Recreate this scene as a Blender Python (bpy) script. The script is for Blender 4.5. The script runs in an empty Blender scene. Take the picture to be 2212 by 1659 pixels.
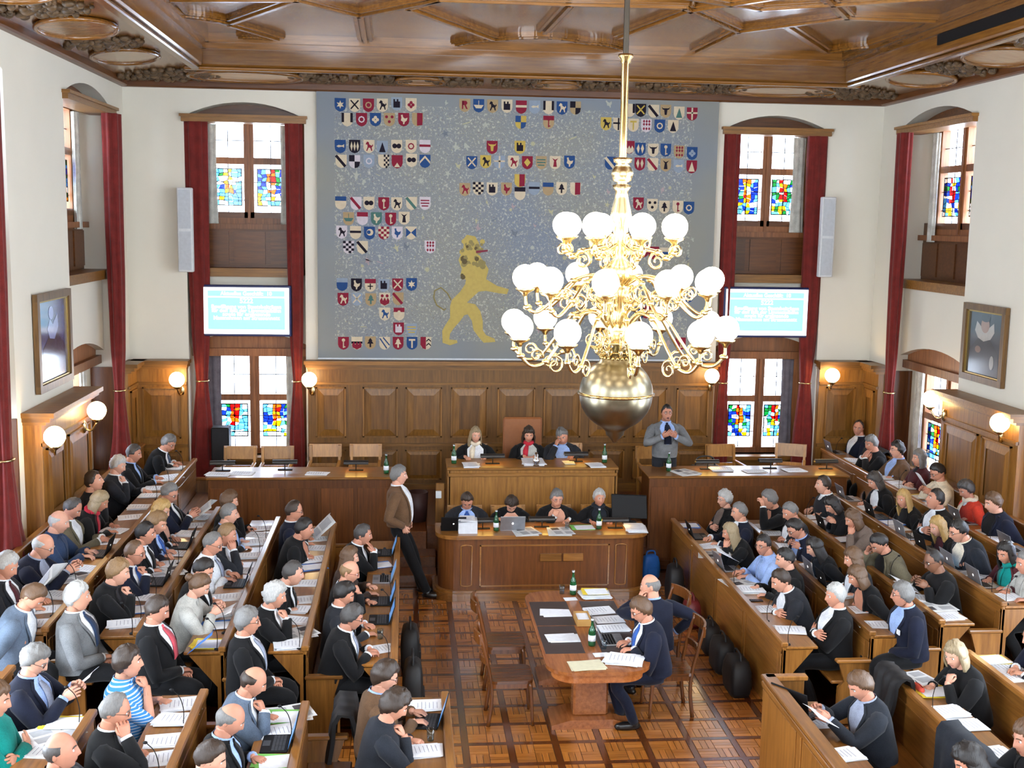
import bpy, bmesh, math, random
import numpy as np
from mathutils import Vector, Matrix
from mathutils.geometry import tessellate_polygon
random.seed(7); rng = np.random.default_rng(7)
sc = bpy.context.scene
COL = sc.collection
PI = math.pi

# ------------------------------------------------------------------ camera
PW, PH = 2212, 1659
F, YAW, PIT, ROL, HC = 2504.965, .0925, .1387, .0164, 4.7942
_cy, _sy = math.cos(YAW), math.sin(YAW)
FW = np.array([_sy*math.cos(PIT), _cy*math.cos(PIT), -math.sin(PIT)])
_rt = np.array([_cy, -_sy, 0]); _up = np.cross(_rt, FW)
_c, _s = math.cos(ROL), math.sin(ROL)
RT = _c*_rt + _s*_up; UP = -_s*_rt + _c*_up
EYE = np.array([0, 0, HC])
cd = bpy.data.cameras.new('camera'); cam = bpy.data.objects.new('camera', cd); COL.objects.link(cam)
cd.sensor_width = 36; cd.lens = F/PW*36; cd.clip_start = .05; cd.clip_end = 300
M = Matrix([[RT[i], UP[i], -FW[i], EYE[i]] for i in range(3)] + [[0, 0, 0, 1]])
cam.matrix_world = M
sc.camera = cam
def ray(x, y): return FW + (x-PW/2)/F*RT - (y-PH/2)/F*UP
def onY(x, y, Y): d = ray(x, y); return EYE + d*Y/d[1]      # a survey of the photograph: pixel -> point on a real plane
def onX(x, y, X): d = ray(x, y); return EYE + d*X/d[0]
def onZ(x, y, Z): d = ray(x, y); return EYE + d*(Z-HC)/d[2]

# ------------------------------------------------------------------ world, lights, exposure
sc.view_settings.view_transform = 'Standard'; sc.view_settings.look = 'None'
sc.view_settings.exposure = -0.15; sc.view_settings.gamma = 1; sc.view_settings.use_curve_mapping = False
try:
    sc.cycles.use_denoising = True
    sc.cycles.max_bounces = 6; sc.cycles.diffuse_bounces = 3; sc.cycles.glossy_bounces = 3
    sc.cycles.transparent_max_bounces = 12; sc.cycles.sample_clamp_indirect = 6
    sc.cycles.caustics_reflective = False; sc.cycles.caustics_refractive = False
except Exception: pass
w = bpy.data.worlds.new('world'); sc.world = w; w.use_nodes = True
wn = w.node_tree.nodes; bg = wn['Background']
bg.inputs[0].default_value = (.78, .88, 1.0, 1); bg.inputs[1].default_value = 20
def area(name, loc, rot, sx, sy, power, col=(.70, .84, 1)):
    l = bpy.data.lights.new(name, 'AREA'); l.shape = 'RECTANGLE'; l.size = sx; l.size_y = sy; l.energy = power; l.color = col
    o = bpy.data.objects.new(name, l); COL.objects.link(o); o.location = loc; o.rotation_euler = rot
    return o
XL, XR, YB, ZC, YN = -4.18, 7.46, 18.0, 6.74, -2.2     # walls, ceiling edge, rear wall
# daylight entering by the tall windows along both sides of the hall and the rear wall
for yc in (12.05, 8.0, 3.95):
    for zc_, hh in ((2.0, 1.5), (5.5, 1.4)):
        area('daylight_window', (XL-.75, yc, zc_), (0, -PI/2, 0), hh, 1.5, 130)
        area('daylight_window', (XR+.75, yc, zc_), (0, PI/2, 0), hh, 1.5, 130)
for xc in (-2.4, 1.6, 5.7):
    area('daylight_window', (xc, YN-.6, 5.3), (PI/2, 0, 0), 2.0, 2.2, 230)

# ------------------------------------------------------------------ materials
def lin(c):
    return tuple(((v/255)/12.92 if v/255 <= .04045 else (((v/255)+.055)/1.055)**2.4) for v in c)
MATS = {}
def mat(name, rgb, rough=.6, metal=0, spec=.5, emit=None, es=0, coat=0, sheen=0):
    k = (name, rgb, rough, metal, emit, es)
    if k in MATS: return MATS[k]
    m = bpy.data.materials.new(name); m.use_nodes = True
    b = m.node_tree.nodes['Principled BSDF']; c = lin(rgb)
    b.inputs['Base Color'].default_value = (*c, 1); b.inputs['Roughness'].default_value = rough
    b.inputs['Metallic'].default_value = metal; b.inputs['Specular IOR Level'].default_value = spec
    if coat: b.inputs['Coat Weight'].default_value = coat; b.inputs['Coat Roughness'].default_value = .15
    if sheen: b.inputs['Sheen Weight'].default_value = sheen
    if emit: b.inputs['Emission Color'].default_value = (*lin(emit), 1); b.inputs['Emission Strength'].default_value = es
    # faint procedural mottling so no surface is a dead flat colour
    nt = m.node_tree; tc = nt.nodes.new('ShaderNodeTexCoord'); nz = nt.nodes.new('ShaderNodeTexNoise'); nz.inputs['Scale'].default_value = 22
    hs = nt.nodes.new('ShaderNodeMix'); hs.data_type = 'RGBA'
    hs.inputs['A'].default_value = (*[v*.86 for v in c], 1); hs.inputs['B'].default_value = (*[min(1, v*1.12) for v in c], 1)
    nt.links.new(tc.outputs['Object'], nz.inputs['Vector']); nt.links.new(nz.outputs['Fac'], hs.inputs['Factor'])
    nt.links.new(hs.outputs['Result'], b.inputs['Base Color'])
    MATS[k] = m; return m
def wood(name, c1, c2, axis='z', rough=.38, sc_=1.0, coat=.0, var=.25, bump=.05, cr_=.12):
    m = bpy.data.materials.new(name); m.use_nodes = True; nt = m.node_tree; N = nt.nodes; L = nt.links
    b = N['Principled BSDF']; b.inputs['Roughness'].default_value = rough
    if coat: b.inputs['Coat Weight'].default_value = coat; b.inputs['Coat Roughness'].default_value = cr_; b.inputs['Coat IOR'].default_value = 1.6
    tc = N.new('ShaderNodeTexCoord'); oi = N.new('ShaderNodeObjectInfo'); geo = N.new('ShaderNodeNewGeometry')
    ad = N.new('ShaderNodeMath'); ad.operation = 'ADD'; L.new(oi.outputs['Random'], ad.inputs[0]); L.new(geo.outputs['Random Per Island'], ad.inputs[1])
    ml = N.new('ShaderNodeMath'); ml.operation = 'MULTIPLY'; ml.inputs[1].default_value = 17.3; L.new(ad.outputs[0], ml.inputs[0])
    va = N.new('ShaderNodeVectorMath'); va.operation = 'ADD'; L.new(tc.outputs['Object'], va.inputs[0]); L.new(ml.outputs[0], va.inputs[1])
    mp = N.new('ShaderNodeMapping'); s = {'x': (1, 14, 14), 'y': (14, 1, 14), 'z': (14, 14, 1)}[axis]
    mp.inputs['Scale'].default_value = tuple(v*sc_ for v in s); L.new(va.outputs[0], mp.inputs['Vector'])
    nz = N.new('ShaderNodeTexNoise'); nz.inputs['Scale'].default_value = 2.2; nz.inputs['Detail'].default_value = 5; nz.inputs['Roughness'].default_value = .62; L.new(mp.outputs[0], nz.inputs['Vector'])
    cr = N.new('ShaderNodeValToRGB'); cr.color_ramp.elements[0].position = .3; cr.color_ramp.elements[1].position = .72
    cr.color_ramp.elements[0].color = (*lin(c1), 1); cr.color_ramp.elements[1].color = (*lin(c2), 1); L.new(nz.outputs['Fac'], cr.inputs['Fac'])
    fr = N.new('ShaderNodeMath'); fr.operation = 'FRACT'; L.new(ad.outputs[0], fr.inputs[0])
    mr = N.new('ShaderNodeMapRange'); mr.inputs['To Min'].default_value = 1-var; mr.inputs['To Max'].default_value = 1+var; L.new(fr.outputs[0], mr.inputs['Value'])
    hv = N.new('ShaderNodeHueSaturation'); L.new(cr.outputs[0], hv.inputs['Color']); L.new(mr.outputs[0], hv.inputs['Value'])
    L.new(hv.outputs[0], b.inputs['Base Color'])
    bp = N.new('ShaderNodeBump'); bp.inputs['Strength'].default_value = bump; bp.inputs['Distance'].default_value = .01; L.new(nz.outputs['Fac'], bp.inputs['Height']); L.new(bp.outputs[0], b.inputs['Normal'])
    return m
OAK = {a: wood('oak_panelling_'+a, (108, 70, 24), (150, 103, 43), a) for a in 'xyz'}
OAKP = wood('oak_panel_figured', (92, 58, 20), (138, 93, 38), 'z', sc_=.7)
BEN = {a: wood('bench_oak_'+a, (114, 71, 26), (158, 106, 48), a, rough=.33, coat=.3) for a in 'xyz'}
DRK = {a: wood('dark_oak_'+a, (78, 42, 17), (112, 66, 28), a, rough=.35) for a in 'xyz'}
CEI = {a: wood('ceiling_walnut_'+a, (106, 66, 22), (142, 94, 36), a, rough=.26, coat=.3) for a in 'xyz'}
CEIP = wood('ceiling_panel', (98, 60, 22), (132, 86, 36), 'x', rough=.2, sc_=.6, coat=.8)
CARV = wood('carved_ornament_wood', (58, 44, 28), (112, 86, 56), 'x', rough=.5)
TBL = wood('table_cherry', (138, 76, 36), (176, 108, 56), 'y', rough=.22)
CHR = wood('chair_walnut', (84, 46, 18), (118, 68, 30), 'z', rough=.25)
CHRY = wood('chair_walnut_seat', (84, 46, 18), (118, 68, 30), 'y', rough=.2)
CHRL = wood('chair_beech', (150, 100, 40), (190, 136, 64), 'z', rough=.3)
WINW = wood('window_oak', (112, 66, 34), (156, 100, 58), 'z', rough=.4)
PARQ = wood('parquet_oak', (150, 88, 32), (188, 120, 52), 'y', rough=.24, coat=1, var=.2, bump=.01, cr_=.15)
PARQX = wood('parquet_oak_cross', (150, 88, 32), (188, 120, 52), 'x', rough=.24, coat=1, var=.2, bump=.01, cr_=.15)
PSTR = wood('parquet_dark_strip', (78, 38, 15), (106, 56, 25), 'y', coat=1, rough=.24, var=.15, bump=.01, cr_=.15)
def plaster(name, rgb):
    m = bpy.data.materials.new(name); m.use_nodes = True; nt = m.node_tree; N = nt.nodes; L = nt.links
    b = N['Principled BSDF']; b.inputs['Roughness'].default_value = .85
    tc = N.new('ShaderNodeTexCoord'); nz = N.new('ShaderNodeTexNoise'); nz.inputs['Scale'].default_value = 1.3; nz.inputs['Detail'].default_value = 6
    cr = N.new('ShaderNodeValToRGB'); c = lin(rgb); cr.color_ramp.elements[0].color = (*[v*.94 for v in c], 1); cr.color_ramp.elements[1].color = (*[min(1, v*1.04) for v in c], 1)
    L.new(tc.outputs['Object'], nz.inputs['Vector']); L.new(nz.outputs['Fac'], cr.inputs['Fac']); L.new(cr.outputs[0], b.inputs['Base Color'])
    n2 = N.new('ShaderNodeTexNoise'); n2.inputs['Scale'].default_value = 60; L.new(tc.outputs['Object'], n2.inputs['Vector'])
    bp = N.new('ShaderNodeBump'); bp.inputs['Strength'].default_value = .08; bp.inputs['Distance'].default_value = .004; L.new(n2.outputs['Fac'], bp.inputs['Height']); L.new(bp.outputs[0], b.inputs['Normal'])
    return m
PLA = plaster('cream_plaster', (232, 226, 210))
def glassy(name, tint, fac=.1, strength=None):
    m = bpy.data.materials.new(name); m.use_nodes = True; nt = m.node_tree; N = nt.nodes; L = nt.links
    for n in list(N):
        if n.type != 'OUTPUT_MATERIAL': N.remove(n)
    o = [n for n in N if n.type == 'OUTPUT_MATERIAL'][0]
    t = N.new('ShaderNodeBsdfTransparent'); t.inputs[0].default_value = (*lin(tint), 1)
    g = N.new('ShaderNodeBsdfGlossy'); g.inputs['Roughness'].default_value = .08; g.inputs['Color'].default_value = (.9, .9, .9, 1)
    mx = N.new('ShaderNodeMixShader'); mx.inputs[0].default_value = .06; L.new(t.outputs[0], mx.inputs[1]); L.new(g.outputs[0], mx.inputs[2]); L.new(mx.outputs[0], o.inputs[0])
    return m
PANE = glassy('window_glass', (244, 248, 255))
STAIN = [glassy('stained_glass_%s' % n, c) for n, c in (('red', (184, 30, 34)), ('blue', (42, 84, 184)), ('green', (40, 130, 78)), ('yellow', (228, 182, 40)), ('white', (236, 240, 238)), ('azure', (116, 180, 218)), ('violet', (100, 56, 120)), ('orange', (222, 120, 40)), ('lead', (14, 14, 20)))]
def fabric(name, rgb, rough=.9, sheen=.06, scale=140):
    k = ('fab', name, rgb)
    if k in MATS: return MATS[k]
    m = bpy.data.materials.new(name); m.use_nodes = True; nt = m.node_tree; N = nt.nodes; L = nt.links
    b = N['Principled BSDF']; b.inputs['Roughness'].default_value = rough; b.inputs['Sheen Weight'].default_value = sheen; b.inputs['Specular IOR Level'].default_value = .25
    tc = N.new('ShaderNodeTexCoord'); nz = N.new('ShaderNodeTexNoise'); nz.inputs['Scale'].default_value = scale; nz.inputs['Detail'].default_value = 2
    n2 = N.new('ShaderNodeTexNoise'); n2.inputs['Scale'].default_value = 9; ad = N.new('ShaderNodeMath'); ad.operation = 'ADD'
    L.new(tc.outputs['Object'], nz.inputs['Vector']); L.new(tc.outputs['Object'], n2.inputs['Vector']); L.new(nz.outputs['Fac'], ad.inputs[0]); L.new(n2.outputs['Fac'], ad.inputs[1])
    mr = N.new('ShaderNodeMapRange'); mr.inputs['From Min'].default_value = .7; mr.inputs['From Max'].default_value = 1.3; L.new(ad.outputs[0], mr.inputs['Value'])
    cr = N.new('ShaderNodeMix'); cr.data_type = 'RGBA'; c = lin(rgb); cr.inputs['A'].default_value = (*[v*.72 for v in c], 1); cr.inputs['B'].default_value = (*[min(1, v*1.25+.002) for v in c], 1)
    L.new(mr.outputs[0], cr.inputs['Factor']); L.new(cr.outputs['Result'], b.inputs['Base Color'])
    bp = N.new('ShaderNodeBump'); bp.inputs['Strength'].default_value = .35; bp.inputs['Distance'].default_value = .008; L.new(n2.outputs['Fac'], bp.inputs['Height']); L.new(bp.outputs[0], b.inputs['Normal'])
    MATS[k] = m; return m
BRASS = mat('polished_brass', (212, 190, 140), .26, 1)
BRASSD = mat('aged_brass', (168, 140, 92), .2, 1)
LEAD = mat('lead_came', (40, 40, 46), .6)
GLOBE = mat('opal_globe', (255, 250, 240), .3, emit=(255, 240, 214), es=20)
GLOBEW = mat('opal_wall_globe', (255, 244, 225), .3, emit=(255, 220, 160), es=24)
PAPER = mat('white_paper', (236, 240, 250), .75)
INK = mat('printed_ink', (158, 162, 178), .8)
BLK = mat('black_plastic', (16, 16, 18), .6, spec=.25)
REDC = fabric('red_velvet', (108, 25, 19), .75, .2)
SHEER = fabric('pale_sheer', (196, 196, 186))
GREYC = fabric('grey_drape', (104, 100, 108))

# ------------------------------------------------------------------ mesh helpers
class MB:
    def __init__(s): s.v = []; s.f = []; s.m = []; s.sm = []
    def add(s, v, f, m=0, sm=False):
        o = len(s.v); s.v.extend([tuple(map(float, p)) for p in v]); s.f.extend([tuple(i+o for i in q) for q in f])
        if isinstance(m, (list, tuple, np.ndarray)): s.m.extend([int(q) for q in m])
        else: s.m.extend([m]*len(f))
        s.sm.extend([sm]*len(f)); return s
    def box(s, x0, x1, y0, y1, z0, z1, m=0, bev=0):
        if x1 < x0: x0, x1 = x1, x0
        if y1 < y0: y0, y1 = y1, y0
        if z1 < z0: z0, z1 = z1, z0
        b = min(bev, (x1-x0)*.3, (y1-y0)*.3, (z1-z0)*.3)
        if b <= 0:
            v = [(x, y, z) for z in (z0, z1) for y in (y0, y1) for x in (x0, x1)]
            return s.add(v, [(0, 2, 3, 1), (4, 5, 7, 6), (0, 1, 5, 4), (2, 6, 7, 3), (0, 4, 6, 2), (1, 3, 7, 5)], m)
        v = []; f = []
        def rect(i, z): return [(x0+i, y0+b, z), (x0+b, y0+i, z), (x1-b, y0+i, z), (x1-i, y0+b, z), (x1-i, y1-b, z), (x1-b, y1-i, z), (x0+b, y1-i, z), (x0+i, y1-b, z)]
        for i, z in ((b, z0), (0, z0+b), (0, z1-b), (b, z1)): v += rect(i, z)
        for k in range(3):
            for j in range(8): a = k*8+j; c = k*8+(j+1) % 8; f.append((a, c, c+8, a+8))
        f.append(tuple(range(7, -1, -1))); f.append(tuple(range(24, 32)))
        return s.add(v, f, m)
    def obox(s, p0, p1, wd, z0, z1, m=0, off=0):      # a box along a plan segment, wd to its left
        p0 = np.array(p0[:2], float); p1 = np.array(p1[:2], float); d = p1-p0; d /= np.linalg.norm(d); n = np.array([-d[1], d[0]])
        a, b, c, e = p0+n*off, p1+n*off, p1+n*(off+wd), p0+n*(off+wd)
        q = [a, b, c, e]; v = [(*p, z0) for p in q]+[(*p, z1) for p in q]
        f = [(3, 2, 1, 0), (4, 5, 6, 7)]+[(i, (i+1) % 4, 4+(i+1) % 4, 4+i) for i in range(4)]
        if wd < 0: f = [t[::-1] for t in f]
        return s.add(v, f, m)
    def prism(s, poly, a, b, fn, m=0):               # poly in (u,v), extruded w from a to b; fn(u,v,w)->xyz
        n = len(poly); v = [fn(u, t, a) for u, t in poly]+[fn(u, t, b) for u, t in poly]
        tri = tessellate_polygon([[Vector((u, t, 0)) for u, t in poly]])
        f = [tuple(t) for t in tri]+[tuple(i+n for i in t[::-1]) for t in tri]+[(i, (i+1) % n, n+(i+1) % n, n+i) for i in range(n)]
        return s.add(v, f, m)
    def flat(s, poly, fn, m=0):
        tri = tessellate_polygon([[Vector((u, t, 0)) for u, t in poly]])
        return s.add([fn(u, t) for u, t in poly], [tuple(t) for t in tri], m)
    def tube(s, path, r, n=8, m=0, cap=True, sm=True, ell=None):
        P = np.array(path, float); k = len(P)
        R = np.full(k, r, float) if np.isscalar(r) else np.array(r, float)
        T = np.gradient(P, axis=0) if k > 2 else np.repeat((P[1]-P[0])[None], 2, 0)
        T /= np.maximum(np.linalg.norm(T, axis=1)[:, None], 1e-9)
        up = np.array([0, 0, 1.]) if abs(T[0][2]) < .9 else np.array([1., 0, 0])
        v = []; a = np.arange(n)*2*PI/n; pu = None
        for i in range(k):
            if pu is None: x = np.cross(T[i], up)
            else: x = pu-T[i]*(pu@T[i])
            x /= max(np.linalg.norm(x), 1e-9); pu = x; y = np.cross(T[i], x)
            e = 1 if ell is None else ell
            v += list(P[i]+R[i]*(np.cos(a)[:, None]*x+e*np.sin(a)[:, None]*y))
        f = [(i*n+j, i*n+(j+1) % n, (i+1)*n+(j+1) % n, (i+1)*n+j) for i in range(k-1) for j in range(n)]
        s.add(v, f, m, sm)
        if cap:
            o = len(s.v)-k*n; s.f += [tuple(o+j for j in range(n-1, -1, -1)), tuple(o+(k-1)*n+j for j in range(n))]; s.m += [m, m]; s.sm += [sm, sm]
        return s
    def lathe(s, prof, n=24, c=(0, 0, 0), m=0, sm=True):
        v = []; k = len(prof)
        for r, z in prof:
            for j in range(n): a = 2*PI*j/n; v.append((c[0]+max(r, 1e-4)*math.cos(a), c[1]+max(r, 1e-4)*math.sin(a), c[2]+z))
        f = [(i*n+j, i*n+(j+1) % n, (i+1)*n+(j+1) % n, (i+1)*n+j) for i in range(k-1) for j in range(n)]
        return s.add(v, f, m, sm)
    def sphere(s, c, r, n=16, k=10, m=0, sc3=(1, 1, 1)):
        v = []; 
        for i in range(k+1):
            t = PI*i/k
            for j in range(n): a = 2*PI*j/n; v.append((c[0]+r*sc3[0]*max(math.sin(t), 1e-3)*math.cos(a), c[1]+r*sc3[1]*max(math.sin(t), 1e-3)*math.sin(a), c[2]-r*sc3[2]*math.cos(t)))
        f = [(i*n+j, i*n+(j+1) % n, (i+1)*n+(j+1) % n, (i+1)*n+j) for i in range(k) for j in range(n)]
        return s.add(v, f, m, True)
    def build(s, name, mats, parent=None, local=False):
        me = bpy.data.meshes.new(name); v = s.v
        if parent is not None and not local:
            o = wloc(parent); v = [(p[0]-o[0], p[1]-o[1], p[2]-o[2]) for p in v]
        me.from_pydata(v, [], s.f)
        for q in (mats if isinstance(mats, (list, tuple)) else [mats]): me.materials.append(q)
        if s.f:
            me.polygons.foreach_set('material_index', s.m); me.polygons.foreach_set('use_smooth', s.sm)
        me.update()
        ob = bpy.data.objects.new(name, me); COL.objects.link(ob)
        if parent is not None: ob.parent = parent
        return ob
WL = {}
def wloc(o):
    p = np.zeros(3)
    while o is not None: p = p+np.array(o.location); o = o.parent
    return p
def empty(name, loc=(0, 0, 0), rz=0, label=None, cat=None, group=None, kind=None):
    o = bpy.data.objects.new(name, None); COL.objects.link(o); o.location = tuple(map(float, loc)); o.rotation_euler = (0, 0, rz); o.empty_display_size = .1
    return tag(o, label, cat, group, kind)
def tag(o, label=None, cat=None, group=None, kind=None):
    if label: o['label'] = label
    if cat: o['category'] = cat
    if group: o['group'] = group
    if kind: o['kind'] = kind
    return o
def struct(o): o['kind'] = 'structure'; return o
def copy_tree(o, parent=None):
    c = o.copy(); COL.objects.link(c)
    if parent is not None: c.parent = parent
    for ch in list(o.children): copy_tree(ch, c)
    return c
def arc(x0, x1, z0, zt, n=12):        # segmental arch from (x0,z0) over zt to (x1,z0)
    h = zt-z0; wd = (x1-x0)/2; R = (wd*wd+h*h)/(2*h); cx = (x0+x1)/2; cz = zt-R; a0 = math.asin(wd/R)
    return [(cx+R*math.sin(a0*(2*i/n-1)), cz+R*math.cos(a0*(2*i/n-1))) for i in range(n+1)]
def holed(mb, outer, holes, fn, depth, m=0, mrev=None):
    """a wall face with openings: front face at w=0 plus the reveals of every opening to w=depth"""
    loops = [[Vector((u, v, 0)) for u, v in outer]]+[[Vector((u, v, 0)) for u, v in h] for h in holes]
    pts = [p for l in loops for p in l]
    mb.add([fn(p.x, p.y, 0) for p in pts], [tuple(t) for t in tessellate_polygon(loops)], m)
    for h in holes:
        n = len(h); mb.add([fn(u, v, 0) for u, v in h]+[fn(u, v, depth) for u, v in h], [(i, (i+1) % n, n+(i+1) % n, n+i) for i in range(n)], m if mrev is None else mrev)
def spline(pts, n=5):
    P = [np.array(p, float) for p in pts]; P = [2*P[0]-P[1]]+P+[2*P[-1]-P[-2]]; out = []
    for i in range(1, len(P)-2):
        for k in range(n):
            t = k/n; out.append(.5*((2*P[i])+(-P[i-1]+P[i+1])*t+(2*P[i-1]-5*P[i]+4*P[i+1]-P[i+2])*t*t+(-P[i-1]+3*P[i]-3*P[i+1]+P[i+2])*t**3))
    out.append(P[-2]); return out
# ================================================================== THE ROOM
def fB(u, v, w): return (u, YB+w, v)
def fL(u, v, w): return (XL-w, u, v)
def fR(u, v, w): return (XR+w, u, v)
NB = [(-3.30, -1.53), (4.92, 6.58)]
NS = [(14.95, 17.3), (10.6, 12.8), (6.85, 9.15), (2.8, 5.1)]
def niche_poly(a, b, z0=.3): return [(a, z0), (b, z0)]+arc(a, b, 6.28, 6.5)[::-1]
ZTOP = 6.95
mb = MB(); holed(mb, [(XL, -.2), (XR, -.2), (XR, ZTOP), (XL, ZTOP)], [niche_poly(*n) for n in NB], fB, .8); wall_back = struct(mb.build('wall_back', PLA))
mb = MB(); holed(mb, [(YN, -.2), (YB, -.2), (YB, ZTOP), (YN, ZTOP)], [niche_poly(*n) for n in NS], fL, .62); wall_left = struct(mb.build('wall_left', PLA))
mb = MB(); holed(mb, [(YN, -.2), (YB, -.2), (YB, ZTOP), (YN, ZTOP)], [niche_poly(*n) for n in NS], fR, .62); wall_right = struct(mb.build('wall_right', PLA))
RW = [[(x-1.1, 4.3), (x+1.1, 4.3), (x+1.1, 6.3), (x-1.1, 6.3)] for x in (-2.4, 1.6, 5.7)]
mb = MB(); holed(mb, [(XL, -.2), (XR, -.2), (XR, ZTOP), (XL, ZTOP)], RW, lambda u, v, w: (u, YN-w, v), .5); struct(mb.build('wall_rear', PLA))

# windows ------------------------------------------------------------
WN = [0]
def window(fn, u0, u1, z0, z1, D, ztr=None, seed=0, grid=False):
    WN[0] += 1; r = random.Random(seed)
    nm = 'window_%d' % WN[0]
    zt = ztr if ztr else z0+(z1-z0)*.56; um = (u0+u1)/2; fr = .07; ml = .075; tr = .05
    B = lambda m, a, b, c, d, w0, w1: m.prism([(a, c), (b, c), (b, d), (a, d)], w0, w1, fn)
    m = MB(); B(m, u0-.05, u0+fr, z0, z1, D-.04, D+.08); B(m, u1-fr, u1+.05, z0, z1, D-.04, D+.08); B(m, u0-.05, u1+.05, z1-fr, z1+.02, D-.05, D+.08); B(m, u0-.05, u1+.05, z0-.02, z0+fr, D-.07, D+.08)
    root = struct(m.build(nm, WINW))
    m = MB(); B(m, um-ml, um+ml, z0, z1, D-.06, D+.08); B(m, um-.02, um+.02, z0, z1, D-.09, D-.06); m.build('mullion', WINW, root)
    for a, b in ((u0+fr, um-ml), (um+ml, u1-fr)):
        m = MB(); B(m, a, b, zt-tr, zt+tr, D-.05, D+.08); m.build('transom', WINW, root)
        for c, d, st in ((zt+tr, z1-fr, False), (z0+fr, zt-tr, True)):
            m = MB(); m.add([fn(a, c, D+.02), fn(b, c, D+.02), fn(b, d, D+.02), fn(a, d, D+.02)], [(0, 1, 2, 3)]); pn = m.build('pane', PANE, root)
            m = MB()
            k = 2 if not st else 3
            for i in range(1, 2): x = a+(b-a)*i/2; B(m, x-.006, x+.006, c, d, D+.012, D+.022)
            for i in range(1, k): z = c+(d-c)*i/k; B(m, a, b, z-.006, z+.006, D+.012, D+.022)
            m.build('lead_bar', LEAD, pn)
            if st:   # a stained panel of coloured pieces set in lead, hung before the pane
                x0, x1, y0, y1 = a+.1*(b-a), b-.1*(b-a), c+.24*(d-c), d-.09*(d-c); nx, ny = 6, 9; g = MB()
                P = [[(x0+(x1-x0)*(i+(r.uniform(-.32, .32) if 0 < i < nx else 0))/nx, y0+(y1-y0)*(j+(r.uniform(-.32, .32) if 0 < j < ny else 0))/ny) for j in range(ny+1)] for i in range(nx+1)]
                main = r.choice([0, 1, 7, 3]); side = r.choice([1, 5, 2, 1])
                for i in range(nx):
                    for j in range(ny):
                        q = [P[i][j], P[i+1][j], P[i+1][j+1], P[i][j+1]]; cx = sum(t[0] for t in q)/4; cy = sum(t[1] for t in q)/4
                        q = [(cx+(t[0]-cx)*.97, cy+(t[1]-cy)*.97) for t in q]
                        mid = 1 < i < 4
                        col = r.choice([main, main, 3, 7, 4, 4, 0] if mid and j > 2 else [side, side, 5, 1, 4, 2, 5] if j > 2 else [4, 5, side, 4, 3, 5])
                        g.prism(q, D+.0, D+.008, fn, col)
                for i in range(nx+1):
                    for j in range(ny+1):
                        for e in ((i+1, j), (i, j+1)):
                            if e[0] <= nx and e[1] <= ny and r.random() < .8:
                                pa, pb = P[i][j], P[e[0]][e[1]]; dl = math.hypot(pb[0]-pa[0], pb[1]-pa[1]); ux, uy = -(pb[1]-pa[1])/dl*.0055, (pb[0]-pa[0])/dl*.0055
                                g.flat([(pa[0]+ux, pa[1]+uy), (pb[0]+ux, pb[1]+uy), (pb[0]-ux, pb[1]-uy), (pa[0]-ux, pa[1]-uy)], lambda u, v: fn(u, v, D-.001), 8)
                g.prism([(x0-.012, y0-.012), (x1+.012, y0-.012), (x1+.012, y0), (x0-.012, y0)], D-.002, D+.01, fn, 8); g.prism([(x0-.012, y1), (x1+.012, y1), (x1+.012, y1+.012), (x0-.012, y1+.012)], D-.002, D+.01, fn, 8)
                for xx in (x0-.012, x1): g.prism([(xx, y0), (xx+.012, y0), (xx+.012, y1), (xx, y1)], D-.002, D+.01, fn, 8)
                o = g.build('stained_glass', STAIN, pn); o['kind'] = 'stuff'
    return root
def curtain(name, fn, prof, mt, label, cat, group=None, flutes=7, tie=None, depth=.09, dk=0):
    """prof: list of (z, u centre, w centre, half width)"""
    zz = np.linspace(prof[0][0], prof[-1][0], 34) if prof[0][0] < prof[-1][0] else np.linspace(prof[0][0], prof[-1][0], 34)
    pz = np.array([p[0] for p in prof]); o = np.argsort(pz); I = lambda k: np.interp(zz, pz[o], np.array([p[k] for p in prof])[o])
    U, Wc, H = I(1), I(2), I(3); n = 44; v = []; ph = random.uniform(0, 6)
    for z, u, w_, h in zip(zz, U, Wc, H):
        for j in range(n):
            a = 2*PI*j/n; k = 1+.16*math.cos(flutes*a+ph+.25*math.sin(3*z))*min(1, h/.08)
            v.append(fn(u+h*math.cos(a)*k, z, w_+(h*dk if dk else min(depth, h))*math.sin(a)*k*1.0))
    f = [(i*n+j, i*n+(j+1) % n, (i+1)*n+(j+1) % n, (i+1)*n+j) for i in range(len(zz)-1) for j in range(n)]
    f += [tuple(range(n)), tuple(range((len(zz)-1)*n, len(zz)*n))]
    m = MB(); m.add(v, f, 0, True); ob = m.build(name, mt); tag(ob, label, cat, group)
    if tie:
        z, u, w_, h, du = tie; m = MB()
        a = np.linspace(0, 2*PI, 17); m.tube([fn(u+(h+.015)*math.cos(t), z+.012*math.cos(t)*du, w_+(depth*.9)*math.sin(t)) for t in a], .014, 6)
        m.tube([fn(u, z, w_), fn(u+du*.24, z+.03, w_-.0)], .012, 6); m.build('tieback', BRASS, ob)
    return ob
def pelmet(fn, a, b, n):
    m = MB(); m.prism([(a-.03, 6.2), (b+.03, 6.2), (b+.03, 6.29), (a-.03, 6.29)], -.07, .3, fn); m.prism([(a-.05, 6.27), (b+.05, 6.27), (b+.05, 6.31), (a-.05, 6.31)], -.1, .3, fn)
    o = struct(m.build('trim_%d' % n, OAK['x']))
    m = MB(); m.prism(arc(a+.005, b-.005, 6.29, 6.49), .24, .32, fn); m.build('lunette_board', DRK['x'], o)  # darker wood tone stands in for the shade under the arch
    return o
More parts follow.
